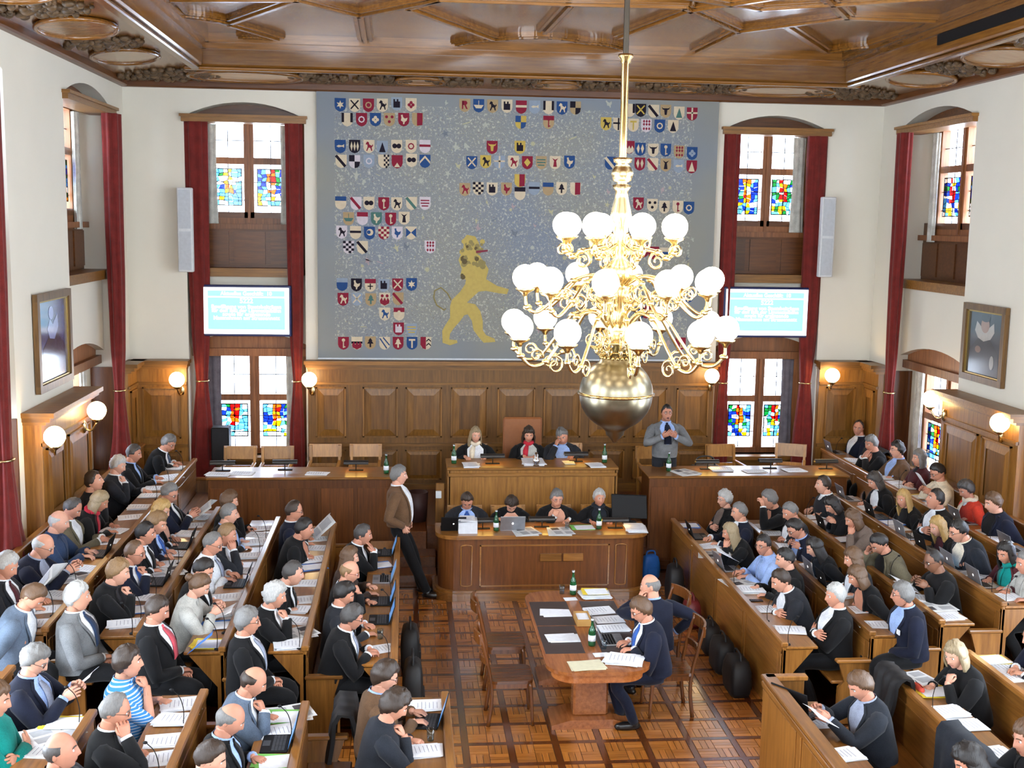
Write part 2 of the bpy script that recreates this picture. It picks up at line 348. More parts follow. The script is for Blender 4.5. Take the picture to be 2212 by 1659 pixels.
def apron(fn, a, b, D, n, np_=3):      # panelled wood between upper window and its ledge
    B = lambda m, a, b, c, d, w0, w1: m.prism([(a, c), (b, c), (b, d), (a, d)], w0, w1, fn)
    m = MB(); B(m, a, b, 3.95, 4.88, D+.02, D+.1); o = struct(m.build('trim_%d' % n, DRK['x']))
    m = MB(); B(m, a, b, 3.9, 4.03, .06, D+.05); m.build('ledge', OAK['x'], o)
    m = MB(); B(m, a, b, 4.62, 4.7, D-.07, D+.05); m.build('sill', WINW, o)
    wd = (b-a)/np_
    for i in range(np_):
        m = MB(); B(m, a+wd*i+.04, a+wd*(i+1)-.04, 4.08, 4.58, D-.005, D+.03); m.build('panel', DRK['x'], o)
    return o
def band(fn, a, b, n, w0=.2, apex=3.05):      # plaster band above the lower window
    A = arc(a, b, apex-.2, apex)
    m = MB(); m.prism([(a, 3.92)]+A+[(b, 3.92)], w0, w0+.3, fn); o = struct(m.build('trim_%d' % n, PLA))
    m = MB(); m.prism([(a, 2.66)]+A+[(b, 2.66)], w0+.12, w0+.2, fn); m.prism([(a, 2.66), (b, 2.66), (b, 2.78), (a, 2.78)], w0+.04, w0+.2, fn); m.build('lunette_board', WINW, o)
def lower(fn, a, b, n, zf=.55):   # ledge and boarding under the lower window
    m = MB(); m.prism([(a, zf-.3), (b, zf-.3), (b, 1.08), (a, 1.08)], .3, .6, fn); o = struct(m.build('trim_%d' % n, OAK['x']))
    m = MB(); m.prism([(a, 1.02), (b, 1.02), (b, 1.08), (a, 1.08)], .1, .5, fn); m.build('window_board', OAK['x'], o)
T = [0]
def nt():
    T[0] += 1; return T[0]
sd = 3
def backing(fn, a, b, wins, D, mt, z0=.35):      # the niche wall in which the windows sit
    m = MB(); holed(m, niche_poly(a-.02, b+.02, z0), [[(u0, v0), (u1, v0), (u1, v1), (u0, v1)] for u0, u1, v0, v1 in wins], lambda u, v, w_: fn(u, v, D+w_), .1); struct(m.build('trim_%d' % nt(), mt))
for bi, (a, b) in enumerate(NB): dx = .02*bi; backing(fB, a, b, [(a+.22, b-.22+dx, 4.7, 6.28), (a+.26, b-.18+dx, 1.08, 2.74)], .52, WINW)
for fn in (fL, fR):
    for a, b in NS[:2]: backing(fn, a, b, [(a+.33, b-.33, 4.7, 6.28), (a+.33, b-.33, 1.08, 2.74)], .52, PLA)
for bi, (a, b) in enumerate(NB):
    dx = -.0 if bi == 0 else .02
    window(fB, a+.24, b-.24+dx, 4.72, 6.3, .5, 5.66, sd); sd += 1
    window(fB, a+.28, b-.2+dx, 1.1, 2.72, .5, 1.98, sd); sd += 1
    pelmet(fB, a, b, nt()); apron(fB, a+.05, b-.05, .42, nt()); band(fB, a+.01, b-.01, nt()); lower(fB, a+.01, b-.01, nt())
for fn, sd0 in ((fL, 20), (fR, 40)):
    for i, (a, b) in enumerate(NS):
        if i < 2:
            window(fn, a+.35, b-.35, 4.72, 6.3, .5, 5.66, sd0+i*2); window(fn, a+.35, b-.35, 1.1, 2.72, .5, 1.98, sd0+i*2+1)
            apron(fn, a+.02, b-.02, .42, nt(), 4); lower(fn, a+.01, b-.01, nt(), .48)
        if i == 0: pelmet(fn, a, b, nt())
        band(fn, a+.01, b-.01, nt())

# red curtains, each hung at one side of its niche
def red(fn, u, dirn, lab, z0=.6, w_=.02, top=.16, wt=.11, wb=.2, dk=0):
    curtain('red_curtain', fn, [(6.2, u, w_, top), (4.0, u+dirn*.03, w_, top*.9), (2.9, u+dirn*.05, w_, top*.75), (2.3, u+dirn*.07, w_, wt*.7), (1.6, u+dirn*.04, w_, wt*1.25), (z0, u+dirn*.02, w_, wb)], REDC, lab, 'curtain', 'red velvet curtains', tie=(2.3, u+dirn*.07, w_, wt*.7, dirn), dk=dk)
red(fB, -3.13, .3, 'red velvet curtain at the outer side of the left back window', .62, .03)
red(fB, -1.69, .3, 'red velvet curtain between the left back window and the blue tapestry', .62, .03, .12, .08, .12)
red(fB, 5.06, .2, 'red velvet curtain between the blue tapestry and the right back window', .62, .03, .12, .08, .12)
red(fB, 6.44, -.3, 'red velvet curtain at the outer side of the right back window', .62, .03)
red(fL, 17.0, .1, 'long red velvet curtain with flared hem in the left wall niche nearest the corner', .7, -.07, .17, .12, .34, .7)
red(fR, 17.0, .1, 'long red velvet curtain in the right wall niche behind the clerks in the corner', .7, -.07, .14, .11, .24, .7)
red(fL, 12.08, -.1, 'red velvet curtain hanging at the near left edge before the wooden pier', .7, -.1, .14, .14, .42, .6)
def sheer(fn, u, z0, z1, lab, mt=SHEER, wd=.09, w_=.38):
    curtain('sheer_curtain', fn, [(z1, u, w_, wd), ((z0+z1)/2, u, w_, wd*.9), (z0, u, w_, wd*1.1)], mt, lab, 'curtain', 'sheer curtains beside the windows', flutes=6, depth=.04)
sheer(fB, -2.98, 4.7, 6.2, 'pale sheer curtain left of the upper left back window'); sheer(fB, -1.86, 4.7, 6.2, 'pale sheer curtain right of the upper left back window', wd=.06)
sheer(fB, -2.98, 1.1, 2.65, 'grey drape left of the lower left back window', GREYC, .1); sheer(fB, -1.8, 1.1, 2.65, 'pale sheer curtain right of the lower left back window', wd=.07)
sheer(fB, 6.26, 4.7, 6.2, 'pale sheer curtain right of the upper right back window'); sheer(fB, 6.24, 1.1, 2.65, 'grey drape right of the lower right back window', GREYC, .09)
sheer(fL, 16.85, 4.6, 6.2, 'pale sheer curtain by the upper window of the left wall'); sheer(fL, 16.8, .9, 2.7, 'pale sheer curtain by the lower window of the left wall')
sheer(fR, 16.9, 4.6, 6.2, 'pale sheer curtain by the upper window of the right wall'); sheer(fR, 16.95, .9, 2.75, 'pale sheer curtain by the lower window of the right wall', wd=.12)

# wooden dado ------------------------------------------------------
def panel(fn, a, b, c, d, w, parent, inset=.13):
    """one fielded panel: raised outer moulding, sloped border, recessed figured field"""
    m = MB(); e = .022
    for q in ([(a, c), (b, c), (b, c+e), (a, c+e)], [(a, d-e), (b, d-e), (b, d), (a, d)], [(a, c), (a+e, c), (a+e, d), (a, d)], [(b-e, c), (b, c), (b, d), (b-e, d)]): m.prism(q, w-.028, w+.01, fn)
    i = min(inset, (b-a)*.27); j = min(inset, (d-c)*.16)
    v = [fn(a+e, c+e, w-.002), fn(b-e, c+e, w-.002), fn(b-e, d-e, w-.002), fn(a+e, d-e, w-.002), fn(a+i, c+j, w-.022), fn(b-i, c+j, w-.022), fn(b-i, d-j, w-.022), fn(a+i, d-j, w-.022)]
    m.add(v, [(0, 1, 5, 4), (1, 2, 6, 5), (2, 3, 7, 6), (3, 0, 4, 7)])
    o = m.build('panel', OAK['z'], parent)
    g = .014; m = MB(); m.prism([(a+i, c+j), (b-i, c+j), (b-i, d-j), (a+i, d-j)], w-.012, w, fn); m.build('panel_field', OAKP, o)
def dado(fn, u0, u1, z0, z1, w, cuts, rails=True, gap=.06):
    """panelling over u0..u1, proud of the wall by -w; cuts: list of (a,b) panels"""
    B = lambda m, a, b, c, d, w0, w1: m.prism([(a, c), (b, c), (b, d), (a, d)], w0, w1, fn)
    m = MB(); B(m, u0, u1, z0, z1-.02, w, .02); o = struct(m.build('trim_%d' % nt(), OAK['z']))
    m = MB(); B(m, u0-.05, u1+.05, z1-.035, z1+.02, w-.15, .02); B(m, u0-.03, u1+.03, z1-.085, z1-.035, w-.1, .02); B(m, u0-.01, u1+.01, z1-.12, z1-.085, w-.05, .02); m.build('cornice', OAK['x'], o)
    m = MB(); B(m, u0, u1, z1-.36, z1-.32, w-.03, w+.01); m.build('frieze_moulding', OAK['x'], o)
    zr = z0+.74
    m = MB(); B(m, u0, u1, zr, zr+.05, w-.05, w+.01); m.build('chair_rail', OAK['x'], o)
    m = MB(); B(m, u0, u1, z0, z0+.14, w-.03, w+.01); m.build('plinth', OAK['x'], o)
    for a, b in cuts:
        panel(fn, a, b, zr+.14, z1-.4, w, o)
        panel(fn, a, b, z0+.2, zr-.06, w, o, .08)
    return o
xs = [(-1.38, -.92), (-.66, -.12), (.0, .57), (.71, 1.29), (1.44, 2.03), (2.17, 2.76), (2.9, 3.48), (3.62, 4.14), (4.3, 4.82)]
dado(fB, -1.5, 4.9, .55, 2.62, -.05, xs)
dado(fB, XL+.1, -3.32, .55, 2.62, -.12, [(-3.98, -3.42)])
dado(fB, 6.6, XR-.1, .55, 2.66, -.12, [(6.72, 7.2)])
dado(fL, 17.32, 17.88, .48, 2.62, -.12, [(17.42, 17.8)])
dado(fR, 17.32, 17.88, .48, 2.66, -.12, [(17.42, 17.8)])
for fn in (fL, fR):
    for a, b in ((12.98, 14.95), (9.15, 10.6), (5.1, 6.85)):
        dado(fn, a-.02, b+.02, .48, 2.62, -.2, [(a+.1, a+.82), (a+.93, b-.1)])
# strips of oak lining the lower niche sides
for fn in (fL, fR):
    for u in (12.8, 14.95, 17.3):
        m = MB(); s_ = 1 if u != 12.8 else -1
        if u == 17.3: s_ = -1
        m.prism([(u, .48), (u+.03*s_, .48), (u+.03*s_, 2.6), (u, 2.6)], .0, .4, fn); struct(m.build('trim_%d' % nt(), DRK['z']))

# ceiling ---------------------------------------------------------
ZB, ZI = 6.84, 7.2
bl, br = onZ(433, 137, ZB), onZ(1815, 183, ZB)
CX0, CX1, CY1 = float(bl[0]), float(br[0]), float((bl[1]+br[1])/2); CY0 = .6
print('ceiling frame', CX0, CX1, CY1)
m = MB()     # border slopes up from the walls to the frame
q = [(XL, YN), (XR, YN), (XR, YB), (XL, YB)]; r_ = [(CX0-.22, CY0-.22), (CX1+.22, CY0-.22), (CX1+.22, CY1+.22), (CX0-.22, CY1+.22)]
for i in range(4):
    j = (i+1) % 4; m.add([(*q[i], ZC+.03), (*q[j], ZC+.03), (*r_[j], ZB+.05), (*r_[i], ZB+.05)], [(0, 1, 2, 3)])
ceiling = struct(m.build('ceiling', CEI['x']))
m = MB(); m.add([(CX0-.3, CY0-.3, ZI+.06), (CX1+.3, CY0-.3, ZI+.06), (CX1+.3, CY1+.3, ZI+.06), (CX0-.3, CY1+.3, ZI+.06)], [(0, 1, 2, 3)]); m.build('coffer_field', CEIP, ceiling)
for nm, (x0, x1, y0, y1) in {'a': (CX0-.22, CX1+.22, CY1, CY1+.22), 'b': (CX0-.22, CX0, CY0, CY1), 'c': (CX1, CX1+.22, CY0, CY1), 'd': (CX0-.22, CX1+.22, CY0-.22, CY0)}.items():
    m = MB(); m.box(x0, x1, y0, y1, ZB, ZI+.1, bev=.02)
    if nm in 'ad': m.box(x0-.05, x1+.05, y0+.05, y1-.05, ZB-.05, ZB, bev=.015); m.box(x0+.2, x1-.2, (y0-.1 if nm == 'a' else y1), (y0 if nm == 'a' else y1+.1), ZI-.06, ZI+.06); m.box(x0+.2, x1-.2, (y0-.05 if nm == 'a' else y1), (y0 if nm == 'a' else y1+.05), ZI-.14, ZI-.06)
    else: m.box(x0+.05, x1-.05, y0-.05, y1+.05, ZB-.05, ZB, bev=.015); m.box((x1 if nm == 'b' else x0-.1), (x1+.1 if nm == 'b' else x0), y0, y1, ZI-.06, ZI+.06); m.box((x1 if nm == 'b' else x0-.05), (x1+.05 if nm == 'b' else x0), y0, y1, ZI-.14, ZI-.06)
    m.build('frame_beam', CEI['x' if nm in 'ad' else 'y'], ceiling)
def rib(p, q, wd=.13):
    a = onZ(*p, ZI)[:2]; b = onZ(*q, ZI)[:2]; m = MB()
    rib3(a, b, wd)
def rib3(a, b, wd=.13):
    m = MB(); a = np.array(a); b = np.array(b); d = (b-a)/max(np.linalg.norm(b-a), 1e-6); a = a-d*.03; b = b+d*.03
    w2 = wd*1.7; m.obox(a, b, w2, ZI+.02, ZI+.08, off=-w2/2); m.obox(a, b, wd*.3, ZI-.0, ZI+.02, off=-w2*.42); m.obox(a, b, wd*.3, ZI, ZI+.02, off=w2*.42-wd*.3); m.obox(a, b, wd*.4, ZI-.025, ZI+.03, off=-wd*.2); m.build('rib', CEI['x'] if abs(d[0]) > .7 else CEI['y'], ceiling)
for p, q in [((391, 34), (497, 50)), ((497, 50), (640, 0)), ((497, 54), (598, 84)), ((640, 0), (775, 34)), ((775, 34), (946, 0)), ((781, 36), (790, 92)), ((883, 18), (1064, 84)), ((640, 0), (340, 0)), ((391, 34), (330, -40)),
             ((955, 0), (1227, 9)), ((1227, 9), (1480, 15)), ((1231, 13), (1177, 70)), ((1492, 23), (1596, 68)), ((1596, 68), (1830, 38)), ((1830, 38), (1770, -20)), ((1770, -20), (1492, 23)), ((1596, 68), (1499, 115)), ((1700, 56), (1783, 110)), ((1830, 38), (2044, 47)), ((2044, 47), (2230, -5)), ((2044, 47), (1890, 98)), ((1340, 80), (1492, 23)), ((946, 0), (883, 18)), ((1480, 15), (1492, 23))]: rib(p, q)
def scallop(p, q, h, n=7):
    a = onZ(*p, ZI)[:2]; b = onZ(*q, ZI)[:2]; pr = None
    for i in range(n+1):
        t = i/n; c = a+(b-a)*t; c = (c[0], c[1]-h*math.sin(PI*t))
        if pr is not None: rib3(pr, c, .09)
        pr = c
scallop((978, 98), (1064, 86), .12); scallop((1064, 86), (1268, 92), .35); scallop((1268, 92), (1345, 106), .12); scallop((598, 86), (520, 80), .1); scallop((1783, 113), (1890, 100), .15); scallop((391, 34), (497, 50), .12); scallop((1499, 117), (1560, 122), .1)
# more of the same coffering towards the gallery
for k in range(3):
    yy = CY1-4.6-3.6*k
    for s_ in (-1, 1):
        cx = (CX0+CX1)/2
        rib3((cx, yy), (cx+s_*2.2, yy+1.2)); rib3((cx+s_*2.2, yy+1.2), (cx+s_*4.2, yy)); rib3((cx, yy), (cx+s_*2.2, yy-1.2)); rib3((cx+s_*2.2, yy-1.2), (cx+s_*4.2, yy))
# cornice strip along the wall heads
for nm, bx in {'back': (XL, XR, YB-.1, YB+.05), 'left': (XL-.05, XL+.1, YN, YB), 'right': (XR-.1, XR+.05, YN, YB)}.items():
    m = MB(); m.box(bx[0], bx[1], bx[2], bx[3], ZC-.06, ZC+.08, bev=.02); struct(m.build('trim_%d' % nt(), DRK['x' if nm == 'back' else 'y']))
# oval fields and carved foliage in the border
def bz(x, y):      # height of the border there
    t = max((CX0-.22-x)/(CX0-.22-XL), (x-CX1-.22)/(XR-CX1-.22), (y-CY1-.22)/(YB-CY1-.22), 0); return ZB+.05+(ZC-ZB-.02)*min(1, t)
OVAL = wood('oval_field_polished', (150, 112, 74), (186, 146, 100), 'x', rough=.14)
def oval(cx, cy, rx, ry):
    m = MB(); n = 28; pts = [(cx+rx*math.cos(2*PI*i/n), cy+ry*math.sin(2*PI*i/n)) for i in range(n)]
    m.add([(x, y, bz(x, y)-.03) for x, y in pts], [tuple(range(n))]); o = m.build('oval_field', OVAL, ceiling)
    m = MB(); m.tube([(x, y, bz(x, y)-.03) for x, y in pts+pts[:2]], .03, 6); m.build('oval_moulding', CEI['x'], o)
def carved(cx, cy, rx, ry, n=34):
    m = MB()
    for i in range(n):
        a = random.uniform(0, 2*PI); r = math.sqrt(random.random()); x, y = cx+rx*r*math.cos(a), cy+ry*r*math.sin(a); s_ = random.uniform(.022, .058)*(1.2-.4*r)
        m.sphere((x, y, bz(x, y)-.02), s_, 7, 5, sc3=(random.uniform(.7, 1.6), random.uniform(.6, 1.3), .9))
    o = m.build('carved_foliage', CARV, ceiling)
by = (CY1+YB)/2+.1; lx = (CX0+XL)/2-.1; rx_ = (CX1+XR)/2+.1
carved(XL+.75, YB-.6, .75, .42, 150); carved(XR-.75, YB-.6, .75, .42, 150)
for x in (-2.3, 5.6): oval(x, by, .82, .34)
for x in (-1.25, -.35, .7, 1.7, 2.8, 3.8, 4.6): carved(x, by, .42, .26, 60)
for x in (.2, 2.2, 4.1): oval(x, by, .35, .22)
for xx in (lx, rx_):
    for y in (15.6, 13.4, 11.2, 9.0, 6.8): oval(xx, y, .4, .62)
    for y in (14.55, 12.3, 10.1, 7.9): carved(xx, y, .45, .42, 90)
m = MB(); m.box(CX1-.02, CX1+.02, 9.5, 13.6, ZB+.1, ZB+.22); m.build('air_grille', BLK, ceiling)

# floor, platform, tiers --------------------------------------------
m = MB(); m.box(XL-.9, XR+.9, YN-.5, YB+.9, -.2, -.02); floor = struct(m.build('floor', PSTR))
TIER = .12
def tier(nm, x0, x1, y0, y1, z): 
    m = MB(); m.box(x0, x1, y0, y1, -.02, z, bev=.01); return struct(m.build(nm, wd_floor))
wd_floor = wood('tier_boards', (74, 40, 16), (112, 64, 28), 'y', rough=.35)
LXS = [-.08, -.89, -1.58, -2.33, -3.05]; RXS = [3.64, 4.49, 5.16, 5.85, 6.63]
for k in range(1, 5):
    tier('floor_tier', XL-.4, LXS[k]+.0, 5.0, 15.4, TIER*k); tier('floor_tier', RXS[k]-.0, XR+.4, 5.0, 15.4, TIER*k)
tier('floor_platform', XL-.4, .3, 15.62, YB+.4, .55); tier('floor_platform', 3.3, XR+.4, 15.62, YB+.4, .55); tier('floor_platform', .3, 3.3, 15.75, YB+.4, .6)
tier('floor_step', -.2, .42, 15.25, 15.62, .3); tier('floor_step', 3.2, 3.5, 15.25, 15.62, .3); tier('floor_step', -.2, .42, 14.9, 15.25, .15)
# parquet: panels of nine small blocks in a dark grid
PIT_ = .42; blocks = []; strips = []
for i in range(-1, 10):
    for j in range(15, 35):
        x0 = -.28+i*PIT_; y0 = j*PIT_+.08
        if x0 > 3.7: continue
        strips.append((x0-.028, x0+.028, y0+.03, y0+PIT_-.03, 'y')); strips.append((x0-.028, x0+PIT_-.028, y0-.028, y0+.028, 'x'))
        c = (PIT_-.064)/2
        for a in range(2):
            for b in range(2):
                bx, by_ = x0+.032+a*c, y0+.032+b*c; d = (a+b+i+j) % 2
                for t in range(3):
                    if d: blocks.append((bx+t*c/3, bx+(t+1)*c/3, by_, by_+c, 'y'))
                    else: blocks.append((bx, bx+c, by_+t*c/3, by_+(t+1)*c/3, 'x'))
def vis(b):
    x, y = (b[0]+b[1])/2, (b[2]+b[3])/2
    if not (.05 < x < 3.6 and 8.1 < y < 14.3): return 99
    return y+(6 if 1.3 < x < 2.25 and 9.6 < y < 12.6 else 0)+(3 if x > 3.4 or x < .3 else 0)
blocks.sort(key=vis)
def blk(mb, b, g=.0025):
    z1 = random.uniform(-.0012, .0); mb.box(b[0]+g, b[1]-g, b[2]+g, b[3]-g, -.02, z1)
protos = {}
for b in blocks[:280]:
    ob = None; k = b[4]
    if k not in protos:
        m = MB(); h0, h1 = (b[1]-b[0])/2-.0025, (b[3]-b[2])/2-.0025; m.box(-h0, h0, -h1, h1, -.02, 0); ob = m.build('parquet_block', PARQ if k == 'y' else PARQX, floor, local=True); protos[k] = ob
    else: ob = protos[k].copy(); COL.objects.link(ob)
    ob.location = ((b[0]+b[1])/2, (b[2]+b[3])/2, random.uniform(-.0012, 0))
for k, mt in (('y', PARQ), ('x', PARQX)):
    m = MB()
    for b in blocks[280:]:
        if b[4] == k: blk(m, b)
    m.build('parquet_blocks', mt, floor)['kind'] = 'stuff'
m = MB()
for b in strips: m.box(b[0], b[1], b[2], b[3], -.02, 0.0)
m.build('parquet_strips', PSTR, floor)['kind'] = 'stuff'
# ================================================================== WALL FITTINGS
# tapestry -----------------------------------------------------------
def tap_mat():
    m = bpy.data.materials.new('tapestry_weave'); m.use_nodes = True; nt_ = m.node_tree; N = nt_.nodes; L = nt_.links
    b = N['Principled BSDF']; b.inputs['Roughness'].default_value = .95; b.inputs['Specular IOR Level'].default_value = .1
    tc = N.new('ShaderNodeTexCoord'); sx = N.new('ShaderNodeSeparateXYZ'); L.new(tc.outputs['Object'], sx.inputs[0])
    def noise(sc_, det=3, sub=0): 
        n = N.new('ShaderNodeTexNoise'); n.inputs['Scale'].default_value = sc_; n.inputs['Detail'].default_value = det; 
        mp = N.new('ShaderNodeMapping'); mp.inputs['Location'].default_value = (sub, sub*1.7, 0); L.new(tc.outputs['Object'], mp.inputs[0]); L.new(mp.outputs[0], n.inputs['Vector']); return n
    def ramp(src, p0, p1, c0, c1):
        r = N.new('ShaderNodeValToRGB'); e = r.color_ramp.elements; e[0].position = p0; e[1].position = p1; e[0].color = (*lin(c0), 1); e[1].color = (*lin(c1), 1); L.new(src, r.inputs[0]); return r
    g = ramp(noise(.55, 2).outputs['Fac'], .35, .65, (128, 136, 148), (142, 142, 136))
    cur = g.outputs[0]
    # woven flowers and leaves: pale specks inside a plain blue-grey border
    mask = None
    for s_, (a, bb) in (('X', (-1.08, 4.42)), ('Z', (2.95, 6.5))):
        for k, (v, op) in enumerate(((a, 'GREATER_THAN'), (bb, 'LESS_THAN'))):
            q = N.new('ShaderNodeMath'); q.operation = op; q.inputs[1].default_value = v; L.new(sx.outputs[s_], q.inputs[0])
            if mask is None: mask = q.outputs[0]
            else:
                w_ = N.new('ShaderNodeMath'); w_.operation = 'MULTIPLY'; L.new(mask, w_.inputs[0]); L.new(q.outputs[0], w_.inputs[1]); mask = w_.outputs[0]
    for sc_, lo, hi, col, sub, st in ((26, .58, .66, (206, 202, 186), 0, .5), (40, .62, .68, (176, 170, 130), 5, .5), (17, .63, .69, (214, 206, 190), 9, .4), (34, .66, .7, (104, 74, 84), 14, .4), (60, .6, .7, (196, 196, 190), 21, .4)):
        r = ramp(noise(sc_, 2, sub).outputs['Fac'], lo, hi, (0, 0, 0), (255, 255, 255)); ml = N.new('ShaderNodeMath'); ml.operation = 'MULTIPLY'; L.new(r.outputs[0], ml.inputs[0]); L.new(mask, ml.inputs[1])
        m2 = N.new('ShaderNodeMath'); m2.operation = 'MULTIPLY'; m2.inputs[1].default_value = st; L.new(ml.outputs[0], m2.inputs[0])
        mx = N.new('ShaderNodeMix'); mx.data_type = 'RGBA'; L.new(m2.outputs[0], mx.inputs['Factor']); L.new(cur, mx.inputs['A']); mx.inputs['B'].default_value = (*lin(col), 1); cur = mx.outputs['Result']
    L.new(cur, b.inputs['Base Color'])
    n3 = noise(180, 1); bp = N.new('ShaderNodeBump'); bp.inputs['Strength'].default_value = .3; bp.inputs['Distance'].default_value = .004; L.new(n3.outputs['Fac'], bp.inputs['Height']); L.new(bp.outputs[0], b.inputs['Normal'])
    return m
TY = YB-.07
m = MB(); m.box(-1.34, 4.80, TY, TY+.03, 2.68, 6.7)
tap = tag(m.build('tapestry', tap_mat()), 'huge grey blue tapestry with rows of small coats of arms and a yellow lion', 'tapestry')
m = MB(); m.box(-1.36, 4.82, TY-.01, TY+.04, 6.68, 6.72); m.build('hanging_rail', mat('gilt_rail', (170, 130, 60), .4, .6), tap)
m = MB(); m.box(-1.34, 4.80, TY-.005, TY+.03, 2.655, 2.68); m.build('lower_hem', mat('pale_hem', (214, 220, 226), .9), tap)
TC = {'B': (46, 76, 124), 'R': (132, 40, 58), 'W': (204, 188, 162), 'K': (36, 32, 42), 'Y': (190, 164, 84), 'G': (78, 112, 106), 'L': (140, 152, 168), 'T': (168, 144, 110), 'P': (200, 190, 196)}
TK = list(TC); TM = [mat('tapestry_wool_'+k, TC[k], .95, spec=.1) for k in TK]
SHP = [(-1, 1.15), (1, 1.15), (1, -.3), (.86, -.75), (.5, -1.08), (0, -1.25), (-.5, -1.08), (-.86, -.75), (-1, -.3)]
def circ(x, y, r, n=8): return [(x+r*math.cos(2*PI*i/n), y+r*math.sin(2*PI*i/n)) for i in range(n)]
def bar(x0, y0, x1, y1, w_): d = math.hypot(x1-x0, y1-y0); nx, ny = -(y1-y0)/d*w_/2, (x1-x0)/d*w_/2; return [(x0+nx, y0+ny), (x1+nx, y1+ny), (x1-nx, y1-ny), (x0-nx, y0-ny)]
def star(x, y, r, n=6, k=.45): return [(x+(r if i % 2 == 0 else r*k)*math.sin(PI*i/n), y+(r if i % 2 == 0 else r*k)*math.cos(PI*i/n)) for i in range(2*n)]
BEAST = [(-.5, .6), (-.3, .85), (0, .7), (.05, .35), (.5, .1), (.65, .4), (.75, .1), (.5, -.2), (.6, -.8), (.4, -.8), (.25, -.3), (-.05, -.25), (-.3, -.85), (-.5, -.8), (-.25, -.1), (-.3, .3), (-.6, .3)]
BIRD = [(-.5, .75), (-.2, .85), (-.1, .4), (.2, .15), (.7, .3), (.55, -.2), (.2, -.45), (.1, -.85), (-.1, -.85), (-.1, -.45), (-.5, -.2), (-.4, .3)]
TREE = [(0, .9), (.4, .35), (.25, .35), (.6, -.2), (.15, -.2), (.15, -.85), (-.15, -.85), (-.15, -.2), (-.6, -.2), (-.25, .35), (-.4, .35)]
KEY = [bar(0, .4, 0, -.9, .2), circ(0, .55, .32), bar(0, -.7, .35, -.7, .2)]
